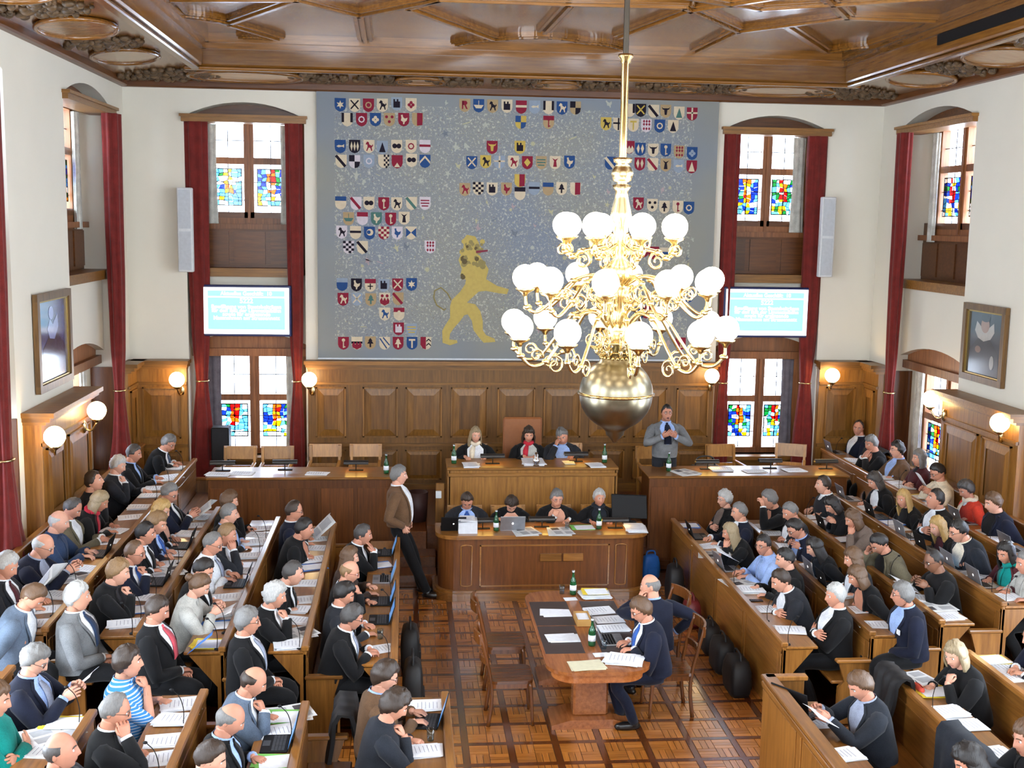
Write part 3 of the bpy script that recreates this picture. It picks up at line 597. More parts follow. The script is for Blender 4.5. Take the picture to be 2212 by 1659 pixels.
CH = {
 'star': [star(0, 0, .75)], 'cross': [bar(0, 1.1, 0, -1.1, .3), bar(-1, .15, 1, .15, .3)], 'smallcross': [bar(0, .3, 0, -.8, .2), bar(-.5, -.2, .5, -.2, .2)],
 'saltire': [bar(-.7, .85, .7, -.7, .24), bar(.7, .85, -.7, -.7, .24)], 'beast': [BEAST], 'bird': [BIRD], 'tree': [TREE], 'key': KEY,
 'bend': [bar(-.95, 1.0, .75, -.95, .5)], 'bend2': [bar(-.9, .9, .4, -1, .22), bar(-.3, 1.05, .9, -.4, .22)], 'fess': [bar(-1, .1, 1, .1, .42)], 'fess2': [bar(-.8, .5, .8, .5, .22), bar(-.8, -.0, .8, -.0, .22), bar(-.6, -.5, .6, -.5, .22)],
 'pale': [bar(-.78, 1.15, -.78, -.5, .44), bar(.78, 1.15, .78, -.5, .44)], 'halfpale': [[(-.1, 1.15), (.9, 1.15), (.9, -1), (-.1, -1.1)]], 'halfleft': [[(-1, 1.15), (0, 1.15), (0, -1.2), (-.6, -1), (-1, -.3)]],
 'chief': [[(-1, 1.15), (1, 1.15), (1, .35), (-1, .35)]], 'base': [[(-.9, -.3), (-.55, .3), (-.3, -.3), (0, .3), (.3, -.3), (.55, .3), (.9, -.3), (.8, -.8), (0, -1.2), (-.8, -.8)]],
 'chev': [[(-.95, -.5), (0, .55), (.95, -.5), (.95, -.05), (0, 1.0), (-.95, -.05)]], 'chev2': [[(.05, .2), (.5, .6), (.95, .2), (.95, .45), (.5, .85), (.05, .45)], [(.05, -.6), (.5, -.2), (.95, -.6), (.95, -.35), (.5, .05), (.05, -.35)]],
 'ring': [circ(0, 0, .6), ], 'dots3': [circ(-.5, .45, .28), circ(.5, .45, .28), circ(0, -.4, .28)], 'dots2': [circ(-.45, .6, .3), circ(.45, .6, .3)], 'dia3': [[(x-.22, 0), (x, .85), (x+.22, 0), (x, -.85)] for x in (-.55, 0, .55)], 'dia2': [[(-.7, .1), (-.35, .9), (-.1, .1), (-.35, -.8)], [(.1, .1), (.4, .9), (.7, .1), (.4, -.8)]], 'dia': [[(-.6, 0), (0, .75), (.6, 0), (0, -.75)]],
 'check': [[(x, y), (x+.5, y), (x+.5, y-.45), (x, y-.45)] for i, y in enumerate((1.15, .7, .25, -.2, -.65)) for x in ((-1, 0) if i % 2 == 0 else (-.5, .5)) if not (y < -.5 and abs(x+.25) > .6)], 'halfcheck': [[(x, y), (x+.33, y), (x+.33, y-.4), (x, y-.4)] for i, y in enumerate((1.15, .75, .35, -.05, -.45, -.85)) for x in ((.0, .66) if i % 2 == 0 else (.33,))],
 'castle': [[(-.6, -.7), (-.6, .8), (-.3, .8), (-.3, .4), (0, .4), (0, .8), (.3, .8), (.3, .4), (.6, .4), (.6, -.7)]], 'pile': [[(-.6, -.9), (0, .9), (.6, -.9)]], 'bull': [[(-.8, .75), (-.5, .5), (.5, .5), (.8, .75), (.6, .3), (.3, .2), (.2, -.7), (-.2, -.7), (-.3, .2), (-.6, .3)]],
 'crescent': [circ(.1, .1, .62, 12)], 'bow': [[(-.95, .9), (0, .05), (-.95, -.8)], [(.95, .9), (0, .05), (.95, -.8)]], 'quarter': [[(-1, 1.15), (0, 1.15), (0, 0), (-1, 0)], [(0, 0), (1, 0), (.86, -.75), (.5, -1.08), (0, -1.2)]], 'hammer': [bar(0, .5, 0, -.9, .28), bar(-.6, .6, .6, .6, .34)], 'fish': [[(-.7, .0), (-.3, .25), (.35, .15), (.7, .4), (.7, -.25), (.35, -.05), (-.3, -.2)]], 'boat': [[(-.9, .1), (.9, .1), (.5, -.5), (-.5, -.5)], bar(0, .1, 0, .9, .1)],
 'R': [bar(-.4, .75, -.4, -.7, .25), [(-.4, .75), (.25, .75), (.45, .5), (.45, .25), (.2, .0), (.55, -.7), (.25, -.7), (-.1, 0), (-.4, 0)]], 'wings': [circ(-.38, .05, .45), circ(.38, .05, .45)], 'flower': [circ(0, .35, .3), circ(-.35, -.05, .3), circ(.35, -.05, .3), circ(0, -.4, .28)], 'tri': [[(-.55, -1), (0, -.2), (.55, -1)]], 'lozen': [[(x, y), (x+.22, y+.3), (x, y+.6), (x-.22, y+.3)] for y in (-.9, -.1, .45) for x in (-.45, .05, .55)], 'horn': [[(-.35, -.8), (.35, -.8), (.2, .3), (.6, .8), (0, .5), (-.6, .8), (-.2, .3)]],
}
SH = """735 226 B star W|766 227 W saltire K|796 227 R ring T|826 227 W beast K|857 224 L castle K|888 226 W flower R|750 258 W pale K|781 258 R ring P|811 258 B flower W|841 258 T dots3 R|872 258 R bird W|902 258 T halfpale R
735 316 B fish W|766 316 K dia3 W|797 316 W beast R|826 318 L pile K|857 316 W wings K|888 316 W ring R|918 316 P fess R|737 348 W bend K|766 349 P quarter K|797 348 L ring P|829 348 W halfcheck K|858 349 R tri W|889 346 W wings K|918 348 B chev W
736 438 W chief B|769 439 P bend R|797 439 W wings K|829 440 R key W|857 440 W beast K|889 439 W bend G|918 439 P fess2 R|753 472 T boat G|783 472 P chief R|813 472 G bird W|844 473 R key W|873 471 W horn K
738 501 P beast K|768 502 W fess K|798 503 B crescent W|829 503 R check W|858 503 P bird B|888 503 W bow B|753 534 P check K|783 534 W bend K|929 533 P lozen R
739 614 B chief L|770 615 K bird W|800 616 W chief R smallcross K|829 616 L castle K|859 615 R saltire W|889 614 B star W|741 646 R beast W|771 646 L saltire W|801 647 T tree G|831 646 W dots2 R base R|860 645 T bend R
831 678 W beast B|862 678 W chief R flower W|861 710 R castle P|889 712 L fess2 Y|742 741 R key W|771 741 W fess K base R|800 740 T tree K|831 741 W bend2 B|860 741 R tree W|890 741 B hammer W|920 741 W halfleft R chev2 K
1004 227 T R R|1034 228 B boat W|1064 229 T beast K|1095 229 W castle K|1126 231 R fess W|1155 231 L fish W|1185 232 W pale K|1214 233 B beast W|1243 233 T quarter K|1125 264 Y quarter B|1185 264 T chief R key R|1063 318 R bull Y|1123 318 Y castle K
1019 351 B saltire W|1049 349 Y beast K|1079 350 L cross W|1109 350 W beast R|1139 351 R dia Y|1169 351 T fess2 G|1199 351 W horn R|1230 350 B bird W|1123 390 Y halfpale R|1004 409 T beast R|1033 407 W check K|1063 408 W castle K|1094 408 T bird R|1123 418 W chief K|1154 407 L fess K|1184 408 T chief B|1213 407 W tree K|1243 408 W halfpale R
1360 238 W pale K|1384 238 K saltire Y|1412 240 W bend K|1438 240 T bull K|1467 244 W pile G|1495 246 R cross W|1309 267 Y beast K|1336 268 W cross K|1368 270 W hammer Y|1396 271 P lozen R|1425 272 B ring W|1454 273 W pile K|1359 318 R base W|1383 322 B dia2 W|1411 324 W bull K|1438 324 B key W|1467 328 T lozen R|1495 331 B flower L
1318 352 B bend W|1382 354 R dia2 W|1410 355 W bend R|1438 356 T horn K|1466 359 L fish W|1494 360 R pile W|1379 440 R beast W|1409 443 W dots3 K|1435 447 W tree K|1464 447 W key R|1488 449 B ring W|1390 542 R ring W|1412 546 R beast W|1436 548 B chief W|1380 676 B dia2 W|1396 674 R ring W|1428 676 R bend W|1460 612 R star W|1486 640 B cross W|1470 742 R key W|1500 744 W beast K"""
for ln in SH.replace('\n', '|').split('|'):
    t = ln.split(); p = onY(int(t[0]), int(t[1]), TY); s_ = .083
    m = MB(); fn = lambda u, v, k=0: (p[0]+u*s_, TY-.003-.002*k, p[2]+v*s_)
    m.prism(SHP, 0, 1, lambda u, v, w_: (p[0]+u*s_, TY-.004*w_, p[2]+v*s_), TK.index(t[2]))
    for k in range(3, len(t), 2):
        for q in CH[t[k]]: m.flat(q, lambda u, v: (p[0]+u*s_, TY-.0045-.0006*k, p[2]+v*s_), TK.index(t[k+1]))
        if t[k] in ('ring', 'crescent'): m.flat(circ(-.12 if t[k] == 'crescent' else 0, .12 if t[k] == 'crescent' else 0, .36, 10), lambda u, v: (p[0]+u*s_, TY-.0051-.0006*k, p[2]+v*s_), TK.index(t[2]))
    m.build('coat_of_arms', TM, tap)
r = random.Random(12); fm = MB(); occ = [(int(t.split()[0]), int(t.split()[1])) for t in SH.replace('\n', '|').split('|')]
FLO = [TREE, star(0, 0, .8, 5, .4), star(0, 0, .7, 8, .5), [(-.8, .3), (-.2, .1), (0, .9), (.2, .1), (.8, .3), (.3, -.2), (.15, -.9), (-.15, -.9), (-.3, -.2)], bar(-.8, .4, .8, .4, .2), BIRD]
for i in range(240):
    x, y = r.uniform(725, 1500), r.uniform(215, 752)
    if any(abs(x-a) < 25 and abs(y-b) < 26 for a, b in occ) or (930 < x < 1110 and 500 < y < 760): continue
    q = onY(x, y, TY); s2 = r.uniform(.035, .085); a_ = r.uniform(-.5, .5)
    fm.flat([(u*math.cos(a_)-v*math.sin(a_), u*math.sin(a_)+v*math.cos(a_)) for u, v in r.choice(FLO)], lambda u, v: (q[0]+u*s2, TY-.0025, q[2]+v*s2), r.choice([0, 0, 0, 1, 2, 3]))
fm.build('woven_flowers', [mat('flower_wool_pale', (172, 172, 162), .95), mat('flower_wool_straw', (176, 170, 138), .95), mat('flower_wool_rose', (168, 148, 150), .95), mat('flower_wool_slate', (112, 118, 128), .95)], tap)['kind'] = 'stuff'
LI = [(600, 150), (700, 170), (740, 240), (760, 300), (720, 370), (790, 450), (860, 560), (830, 680), (960, 760), (1100, 800), (1080, 860), (990, 850), (830, 820), (740, 830), (620, 940), (600, 960), (700, 980), (760, 1060), (790, 1180), (790, 1290), (830, 1350), (930, 1390), (940, 1430), (800, 1440), (740, 1370), (680, 1290), (660, 1180), (610, 1100), (570, 1110), (520, 1180), (440, 1270), (400, 1330), (390, 1400), (480, 1410), (490, 1440), (400, 1470), (310, 1440), (305, 1300), (330, 1250), (400, 1140), (400, 1000), (420, 930), (520, 830), (580, 740), (590, 690), (520, 640), (540, 560), (500, 450), (530, 380), (560, 300), (560, 200)]
def tz(pts): return [(lambda q: (q[0], q[2]))(onY(900+x/5.53, 480+y/5.53, TY)) for x, y in pts]
LM = [mat('lion_wool_gold', (186, 164, 92), .95), mat('lion_wool_mane', (142, 130, 84), .95), mat('lion_wool_tongue', (128, 52, 66), .95), mat('lion_wool_dark', (96, 84, 56), .95)]
m = MB(); fl = lambda k: (lambda u, v: (u, TY-.004-.001*k, v)); m.prism(tz(LI), 0, 1, lambda u, v, w_: (u, TY-.004*w_, v), 0)
r = random.Random(4)
for i in range(46):
    x, y = r.uniform(540, 800), r.uniform(220, 690); m.flat(tz(circ(x, y, r.uniform(18, 40), 7)), fl(1+i*.02), r.choice([1, 1, 0, 3]))
m.flat(tz([(710, 370), (850, 350), (850, 328), (710, 340)]), fl(2), 2); m.flat(tz(circ(603, 292, 17)), fl(2), 3)
m.tube([(q[0], TY-.004, q[1]) for q in tz([(410, 930), (370, 850), (290, 780), (215, 820), (205, 900), (240, 990), (330, 1050), (350, 1030)])], .012, 6, 1)
m.build('lion', LM, tap)

# screens ------------------------------------------------------------
SCR = mat('screen_blue', (120, 190, 225), .4, emit=(170, 228, 250), es=1.0); SCW = mat('screen_white', (255, 255, 255), .4, emit=(250, 253, 255), es=1.6)
TVB = mat('screen_bezel', (22, 34, 84), .3)
def text(body, size, loc, mt, name, parent, align='CENTER', rot=(PI/2, 0, 0), sx=1):
    c = bpy.data.curves.new(name, 'FONT'); c.body = body; c.size = size; c.align_x = align; c.align_y = 'CENTER'; c.offset = size*.02
    o = bpy.data.objects.new(name, c); COL.objects.link(o); dg = bpy.context.evaluated_depsgraph_get()
    me = bpy.data.meshes.new_from_object(o.evaluated_get(dg)); bpy.data.objects.remove(o); me.materials.clear(); me.materials.append(mt)
    o = bpy.data.objects.new(name, me); COL.objects.link(o); o.rotation_euler = rot; o.scale = (sx, 1, 1)
    if parent is not None: o.parent = parent; loc = np.array(loc)-wloc(parent)
    o.location = loc; return o
def tv(x0, x1, z0, z1, lab):
    y = YB-.06; m = MB(); m.box(x0, x1, y, y+.12, z0, z1, bev=.012); t = m.build('display_screen', TVB); tag(t, lab, 'screen', 'wall screens')
    b = .035; m = MB(); m.box(x0+b, x1-b, y-.004, y+.01, z0+b, z1-b); s_ = m.build('display', SCW, t)
    W_, H_ = x1-x0-2*b, z1-z0-2*b; a, c = x0+b, z0+b
    m = MB(); m.box(a+W_*.05, a+W_*.95, y-.006, y, c+H_*.1, c+H_*.78); m.box(a+W_*.05, a+W_*.95, y-.006, y, c+H_*.81, c+H_*.93); m.build('blue_field', SCR, s_)
    cx = (x0+x1)/2
    for tx, zz, sz in (('Aktuelles Geschäft:  10', .868, .082), ('5222', .71, .1), ('Bewilligung von Staatsbeiträgen', .585, .083), ('für den Bau der Limmattalbahn', .505, .083), ('sowie für ergänzende', .425, .083), ('Massnahmen am Strassennetz', .345, .083)):
        text(tx, sz*1.0, (cx, y-.0085, c+H_*zz), SCW, 'screen_text', s_)
    return t
tv(-3.09, -1.74, 3.0, 3.78, 'wall screen showing agenda text under the left upper back window')
tv(5.0, 6.4, 3.04, 3.84, 'wall screen showing agenda text under the right upper back window')
WHT = mat('white_enamel', (214, 216, 216), .5); GRL = mat('pale_grille', (190, 194, 198), .7)
for x, z0, lab in ((-3.26, 3.98, 'tall white column loudspeaker by the left back window'), (5.78, 4.02, 'tall white column loudspeaker by the right back window')):
    x = x if x < 0 else 6.54
    m = MB(); m.box(x-.11, x+.11, YB-.32, YB-.2, z0, z0+1.24, bev=.012); o = tag(m.build('column_speaker', WHT), lab, 'loudspeaker', 'white column loudspeakers')
    for k in range(2): m = MB(); m.box(x-.085, x+.085, YB-.328, YB-.318, z0+.03+.61*k, z0+.6+.61*k); m.build('grille', GRL, o)
    m = MB(); m.box(x-.03, x+.03, YB-.22, YB+.01, z0+.3, z0+.36); m.box(x-.03, x+.03, YB-.22, YB+.01, z0+.9, z0+.96); m.build('bracket', BLK, o)

# portraits ----------------------------------------------------------
FRM = wood('picture_frame_wood', (84, 58, 30), (130, 96, 52), 'z', rough=.4); GLT = mat('gilt_slip', (176, 146, 82), .35, .7)
def portrait(fn, u0, u1, z0, z1, lab, canvas, fig, rough):
    fw_ = .085; B = lambda m, a, b, c, d, w0, w1, k=0: m.prism([(a, c), (b, c), (b, d), (a, d)], w0, w1, fn, k)
    root = None
    for i, (a, b, c, d) in enumerate(((u0, u1, z0, z0+fw_), (u0, u1, z1-fw_, z1), (u0, u0+fw_, z0+fw_, z1-fw_), (u1-fw_, u1, z0+fw_, z1-fw_))):
        m = MB(); B(m, a, b, c, d, -.07, -.012); 
        if root is None:
            m2 = MB(); B(m2, u0+.04, u1-.04, z0+.04, z1-.04, -.03, -.01); root = tag(m2.build('framed_portrait', mat('portrait_ground_%d' % canvas[0], canvas, rough, coat=.6)), lab, 'painting')
        m.build('frame_side', FRM, root)
    m = MB(); 
    for a, b, c, d in ((u0+fw_, u1-fw_, z0+fw_, z0+fw_+.02), (u0+fw_, u1-fw_, z1-fw_-.02, z1-fw_), (u0+fw_, u0+fw_+.02, z0+fw_, z1-fw_), (u1-fw_-.02, u1-fw_, z0+fw_, z1-fw_)): B(m, a, b, c, d, -.05, -.02)
    m.build('gilt_slip', GLT, root)
    m = MB(); k = 0; mts = []
    for col, poly in fig:
        k += 1; mts.append(mat('oil_paint', col, rough, coat=.6)); m.flat([(u0+(u1-u0)*x, z0+(z1-z0)*y) for x, y in poly], lambda u, v: fn(u, v, -.031-.0005*k), k-1)
    m.build('painted_figure', mts, root)
def el(cx, cy, rx, ry, n=16, a0=0, a1=2*PI): return [(cx+rx*math.cos(a0+(a1-a0)*i/n), cy+ry*math.sin(a0+(a1-a0)*i/n)) for i in range(n)]
RUFF = [(.28, .66), (.3, .78), (.4, .72), (.5, .68), (.6, .72), (.7, .78), (.74, .66), (.66, .57), (.52, .53), (.36, .57)]
portrait(fR, 13.72, 14.82, 2.83, 3.84, 'framed dark portrait with broad white ruff hanging on the right wall pier', (40, 42, 48), [((26, 24, 28), [(.14, .1), (.16, .4), (.36, .56), (.66, .56), (.86, .4), (.88, .1)]), ((168, 160, 150), RUFF), ((150, 116, 98), el(.5, .74, .1, .1)), ((32, 30, 34), el(.5, .83, .11, .05)), ((120, 92, 76), el(.64, .42, .07, .045)), ((150, 146, 138), el(.3, .28, .05, .09))], .45)
portrait(fL, 13.42, 14.75, 2.77, 3.9, 'framed glossy portrait with blue daylight reflection painted in on the left wall pier', (60, 70, 120), [((34, 36, 66), [(.12, .1), (.2, .42), (.4, .56), (.62, .56), (.84, .42), (.9, .1)]), ((150, 160, 205), [(.34, .62), (.42, .72), (.5, .66), (.64, .76), (.66, .62), (.54, .5), (.4, .52)]), ((140, 146, 196), el(.46, .78, .07, .07))], .12)  # blue window reflection is mixed into the canvas and figure colours

# globes on the wall ---------------------------------------------------
def sconce(gx, gy, gz, wx, wy, lab):
    root = empty('globe_sconce', (wx, wy, gz-.2), 0, lab, 'wall lamp', 'globe wall lamps')
    m = MB(); m.sphere((gx, gy, gz), .115, 18, 12); m.build('globe', GLOBEW, root)
    m = MB(); t = np.linspace(0, 1, 9); m.tube([(wx+(gx-wx)*k, wy+(gy-wy)*k, gz-.2-.06*math.sin(PI*k)+.07*k**3) for k in t], .013, 7); m.lathe([(.02, -.15), (.05, -.125), (.075, -.1), (.05, -.105)], 14, (gx, gy, gz)); m.build('arm', BRASS, root)
    m = MB(); m.sphere((wx, wy, gz-.2), .06, 12, 8, sc3=(.6, .6, 1.4)); m.build('wall_plate', BRASS, root)
for px, py, lab in ((382, 820, 'lit globe wall lamp on the panelled corner left of the left back window'), (668, 820, 'lit globe wall lamp at the left end of the central panelling'), (1538, 812, 'lit globe wall lamp at the right end of the central panelling, partly behind the chandelier'), (1798, 811, 'lit globe wall lamp on the panelled corner right of the right back window')):
    p = onY(px, py, YB-.34); sconce(p[0], p[1], p[2], p[0]+.04, YB-.1, lab)
for px, py, X_, s_, lab in ((118, 943, -3.8, -1, 'lit globe wall lamp at the near edge of the left wooden pier'), (209, 887, -3.8, -1, 'lit globe wall lamp at the far edge of the left wooden pier'), (2160, 913, 7.1, 1, 'lit globe wall lamp at the near edge of the right wooden pier'), (2011, 862, 7.1, 1, 'lit globe wall lamp in front of the lower right side window')):
    p = onX(px, py, X_); wy = min(max(p[1], 13.32), 14.85); sconce(p[0], p[1], p[2], (XL+.22) if s_ < 0 else (XR-.22), wy, lab)

# chandelier -----------------------------------------------------------
CH_X, CH_Y = 1.665, 9.0
cz = lambda z: 4.7942-(4.7942-z)*9/8.6
ch = empty('chandelier', (CH_X, CH_Y, 7.2), 0, 'large brass chandelier with three tiers of lit globes and a metal ball below', 'chandelier')
O3 = (CH_X, CH_Y, 0)
m = MB(); m.lathe([(.022, cz(5.99)), (.022, 7.3)], 12, O3); m.lathe([(.0, 7.3), (.12, 7.3), (.1, 7.2), (.03, 7.1)], 20, O3); m.build('upper_rod', mat('dark_bronze_rod', (70, 62, 52), .35, .8), ch)
m = MB(); m.lathe([(.03, cz(5.26)), (.03, cz(5.95)), (.045, cz(5.96)), (.04, cz(5.98)), (.06, cz(6.0)), (.056, cz(6.02)), (.02, cz(6.025))], 16, O3); m.build('lower_rod', BRASSD, ch)
prof = [(.03, 5.28), (.075, 5.275), (.07, 5.245), (.045, 5.235), (.07, 5.2), (.088, 5.16), (.07, 5.11), (.035, 5.09), (.075, 5.075), (.05, 5.03), (.055, 4.98), (.08, 4.88), (.085, 4.83), (.055, 4.78), (.06, 4.7), (.07, 4.66), (.05, 4.62), (.065, 4.58), (.045, 4.55), (.1, 4.49), (.115, 4.44), (.1, 4.38), (.05, 4.345), (.075, 4.32), (.07, 4.25), (.06, 4.24), (.065, 4.15), (.05, 4.1), (.09, 4.06), (.1, 4.0), (.08, 3.93), (.14, 3.915), (.14, 3.9), (.03, 3.89), (.02, 3.82)]
m = MB(); m.lathe([(r_, cz(z)) for r_, z in prof], 24, O3); m.build('baluster_stem', BRASS, ch)
bz0 = cz(3.52); m = MB(); R0 = .292
pr = [(.02, R0*1.3), (.06, R0*1.22), (.1, R0*1.08), (.13, R0*.96)]+[(R0*math.sin(t)*1.0, R0*math.cos(t)*.98) for t in np.linspace(.5, 1.55, 12)]
m.lathe([(a, bz0+b) for a, b in pr], 40, O3)
m.lathe([(a, bz0+b) for a, b in [(R0*math.sin(t), R0*math.cos(t)) for t in np.linspace(1.57, 2.72, 12)]+[(.095, -R0*.98), (.075, -R0*1.04), (.07, -R0*1.14), (.035, -R0*1.26), (.012, -R0*1.36), (.0, -R0*1.38)]], 40, O3)
m.build('ball', mat('ball_bronze', (128, 120, 100), .3, 1), ch)
m = MB(); m.lathe([(R0+.0, bz0-.012), (R0+.014, bz0-.006), (R0+.014, bz0+.006), (R0, bz0+.012)], 40, O3)
for i in range(22): a = 2*PI*i/22; m.sphere((CH_X+.125*math.cos(a), CH_Y+.125*math.sin(a), bz0+R0*.99), .017, 6, 4)
m.lathe([(.1, bz0+R0*1.1), (.115, bz0+R0*1.13), (.09, bz0+R0*1.16)], 24, O3); m.build('ball_rings', BRASSD, ch)
def spiral(cx, cz_, r0, turns, a0, n=16, sgn=1): return [(cx+r0*(1-k/n*.8)*math.cos(a0+sgn*2*PI*turns*k/n), 0, cz_+r0*(1-k/n*.8)*math.sin(a0+sgn*2*PI*turns*k/n)) for k in range(n+1)]
def tier_(nm, n, R, zg, off, kind):
    m = MB()
    if kind == 0: path = [(.05, 0, -.14), (.18, 0, -.17), (.32, 0, -.2), (R-.06, 0, -.24), (R+.0, 0, -.2), (R, 0, -.13)]
    elif kind == 1: path = [(.06, 0, -.05), (.2, 0, .02), (.36, 0, -.02), (.5, 0, -.16), (R-.1, 0, -.27), (R-.02, 0, -.23), (R, 0, -.13)]
    else: path = [(.08, 0, -.02), (.2, 0, .1), (.36, 0, .07), (.5, 0, -.12), (.62, 0, -.27), (R-.1, 0, -.3), (R-.01, 0, -.22), (R, 0, -.13)]
    m.tube(spline(path), .014, 7)
    mid = path[len(path)//2]
    for cx, cz_, r0, a0, sg in ((mid[0]-.08, mid[2]-.03, .075, 1.2, 1), (mid[0]+.08, mid[2]+.05, .055, 3.5, -1), (.2, -.12, .08, 2.2, 1), (.13, -.2, .05, .5, -1)): m.tube(spiral(cx, cz_, r0, 1.4, a0, 16, sg), np.linspace(.012, .006, 17), 6)
    for q in (path[2], mid, path[-2]): m.sphere(q, .028, 8, 6, sc3=(1.3, .8, .8))
    arm0 = None
    for i in range(n):
        a = off+2*PI*i/n
        if arm0 is None: arm0 = m.build('arm', BRASS, ch, local=True); o = arm0
        else: o = arm0.copy(); COL.objects.link(o)
        o.location = (0, 0, zg-7.2); o.rotation_euler = (0, 0, a)
        if i == 0:
            d = MB(); d.lathe([(.012, -.15), (.03, -.12), (.07, -.1), (.078, -.086), (.06, -.082), (.03, -.09)], 16, (R, 0, 0)); dish = d.build('drip_dish', BRASS, arm0, local=True); g = MB(); g.sphere((R, 0, 0), .1, 18, 12); gl = g.build('globe', GLOBE, arm0, local=True); kids = (dish, gl)
        else:
            for kd in kids: c = kd.copy(); COL.objects.link(c); c.parent = o
tier_('upper', 8, .45, cz(4.78), math.radians(-90+10), 0)
tier_('middle', 10, .74, cz(4.39), math.radians(-90+18), 1)
tier_('lower', 10, .84, cz(4.04), math.radians(-90), 2)
# ================================================================== FURNITURE
def bench(nm, X, y0, y1, s_, lev, seat_lev, lab, seat=True, hgt=.8, group='parliament bench desks', dd=.32, arm=True, panels=None, rim=False):
    """desk whose upright back board is the backrest of the row in front; s_=-1: sitters at smaller x, +1: at larger x"""
    zf = TIER*lev; zt = zf+hgt; root = empty(nm, (X, (y0+y1)/2, TIER*(lev-1) if seat else zf), 0, lab, 'bench desk', group)
    bx = lambda m, a, b, c, d, e, f_, bev=.006: m.box(X+s_*a, X+s_*b, c, d, e, f_, bev=bev)
    zb = (TIER*seat_lev if seat else zf)
    n = max(1, round((y1-y0)/1.35)); L_ = (y1-y0)/n
    m = MB(); bx(m, 0, .035, y0, y1, zb, zt-.02); m.build('back_board', BEN['y'], root)
    for i in range(n):
        a, b = y0+L_*i, y0+L_*(i+1)
        m = MB(); bx(m, -.012, .0, a+.02, a+.1, zb+.02, zt-.1); m.build('stile', BEN['z'], root)
        m = MB(); bx(m, -.006, .002, a+.14, b-.04, zb+(.5 if seat else .12), zt-.12); m.build('panel', BEN['y'], root)
        m = MB(); bx(m, .03, .03+dd, a+.003, b-.003, zt-.055, zt-.028); m.build('desk_top', BEN['y'], root)
    m = MB(); bx(m, -.02, .05, y0-.01, y1+.01, zt-.03, zt+(.02 if not rim else .1), .01); m.build('top_rail', BEN['y'], root)
    m = MB(); bx(m, .035, .14, y0+.04, y1-.04, zt-.17, zt-.155); m.build('book_shelf', BEN['y'], root)
    for yy in (y0, y1-.035):
        m = MB(); q = [(.0, zb), (.06, zb), (.06, zt-.35), (.3, zt-.06), (.0, zt-.06)]; m.prism([(X+s_*u, v) for u, v in q], yy, yy+.035, lambda u, v, w_: (u, w_, v)); m.build('end_panel', BEN['z'], root)
    if seat:
        zs = TIER*seat_lev+.43
        m = MB(); bx(m, -.36, .0, y0+.03, y1-.03, zs-.035, zs, .01); m.build('seat', BEN['y'], root)
        for yy in (y0, y1-.04):
            m = MB(); q = [(0, zb), (-.3, zb), (-.3, zs-.06), (-.24, zs+.0), (-.3, zs+.19), (0, zs+.19)]; m.prism([(X+s_*u, v) for u, v in q], yy, yy+.04, lambda u, v, w_: (u, w_, v)); e = m.build('seat_end', BEN['z'], root)
            if arm: m = MB(); bx(m, -.33, .02, yy-.02, yy+.06, zs+.19, zs+.225, .01); m.build('armrest', BEN['x'], e)
    return root
ORD = ['first', 'second', 'third', 'fourth', 'fifth']
LY = [(10.2, 14.35), (10.25, 14.65), (9.95, 14.5), (10.05, 14.55), (9.85, 17.0)]
RY = [(10.45, 15.2), (10.4, 14.8), (10.36, 14.6), (10.5, 15.1), (10.4, 17.7)]
BL = {}
for k in range(5):
    BL['L%d' % (k+1)] = bench('bench_desk', LXS[k], *LY[k], -1, k, k-1, 'long oak bench desk on the left side, %s row counted from the central floor' % ORD[k], seat=k > 0)
    BL['R%d' % (k+1)] = bench('bench_desk', RXS[k], *RY[k], 1, k, k-1, 'long oak bench desk on the right side, %s row counted from the central floor' % ORD[k], seat=k > 0)
for k, (X, a, b) in enumerate(((.36, 6.2, 9.45), (-.78, 6.2, 9.03), (-1.58, 6.2, 9.03), (-2.28, 6.2, 8.4), (-3.05, 6.2, 9.0))):
    BL['l%d' % k] = bench('bench_desk', X, a, b, -1, k, k-1, 'near block oak bench desk at lower left, %s row from the central floor' % ORD[k], seat=k > 0)
BL['r1'] = bench('bench_desk', 4.24, 6.2, 9.45, 1, 1, 0, 'near block oak bench desk at lower right holding the orange pencil case', seat=True)
BL['r2'] = bench('bench_desk', 5.02, 6.2, 9.57, 1, 2, 1, 'near block oak bench desk at the lower right edge with yellow folder', seat=True)
# tall reporter's desk with raised rim
X, y0, y1, zt = 3.06, 6.2, 9.22, 1.0
root = empty('clerk_desk', (3.2, 7.7, 0), 0, 'tall oak desk with raised rim before the young man at lower right', 'desk')
m = MB(); m.box(X, X+.04, y0, y1, 0, zt, bev=.006); m.build('front_board', BEN['z'], root)
for i in range(3):
    m = MB(); m.box(X-.014, X, y0+1.02*i, y0+1.02*i+.09, .02, zt-.09, bev=.004); m.build('stile', BEN['z'], root)
    m = MB(); m.box(X-.008, X, y0+1.02*i+.13, y0+1.02*(i+1)-.04, .14, zt-.12, bev=.004); m.build('panel', BEN['z'], root)
m = MB(); m.box(X-.03, X+.09, y0, y1+.01, zt-.03, zt+.01, bev=.008); m.build('rim', BEN['y'], root)
m = MB(); m.box(X-.02, X+.0, y0, y1+.01, zt-.1, zt-.05, bev=.006); m.build('rail_moulding', BEN['y'], root)
m = MB(); m.box(X+.04, X+.46, y0, y1-.04, zt-.26, zt-.225, bev=.006); m.build('desk_top', BEN['y'], root)
m = MB(); m.box(X+.0, X+.34, y1-.04, y1, 0, zt, bev=.006); m.box(X, X+.36, y1-.07, y1+.012, zt-.03, zt+.01, bev=.006); m.build('end_board', BEN['z'], root)
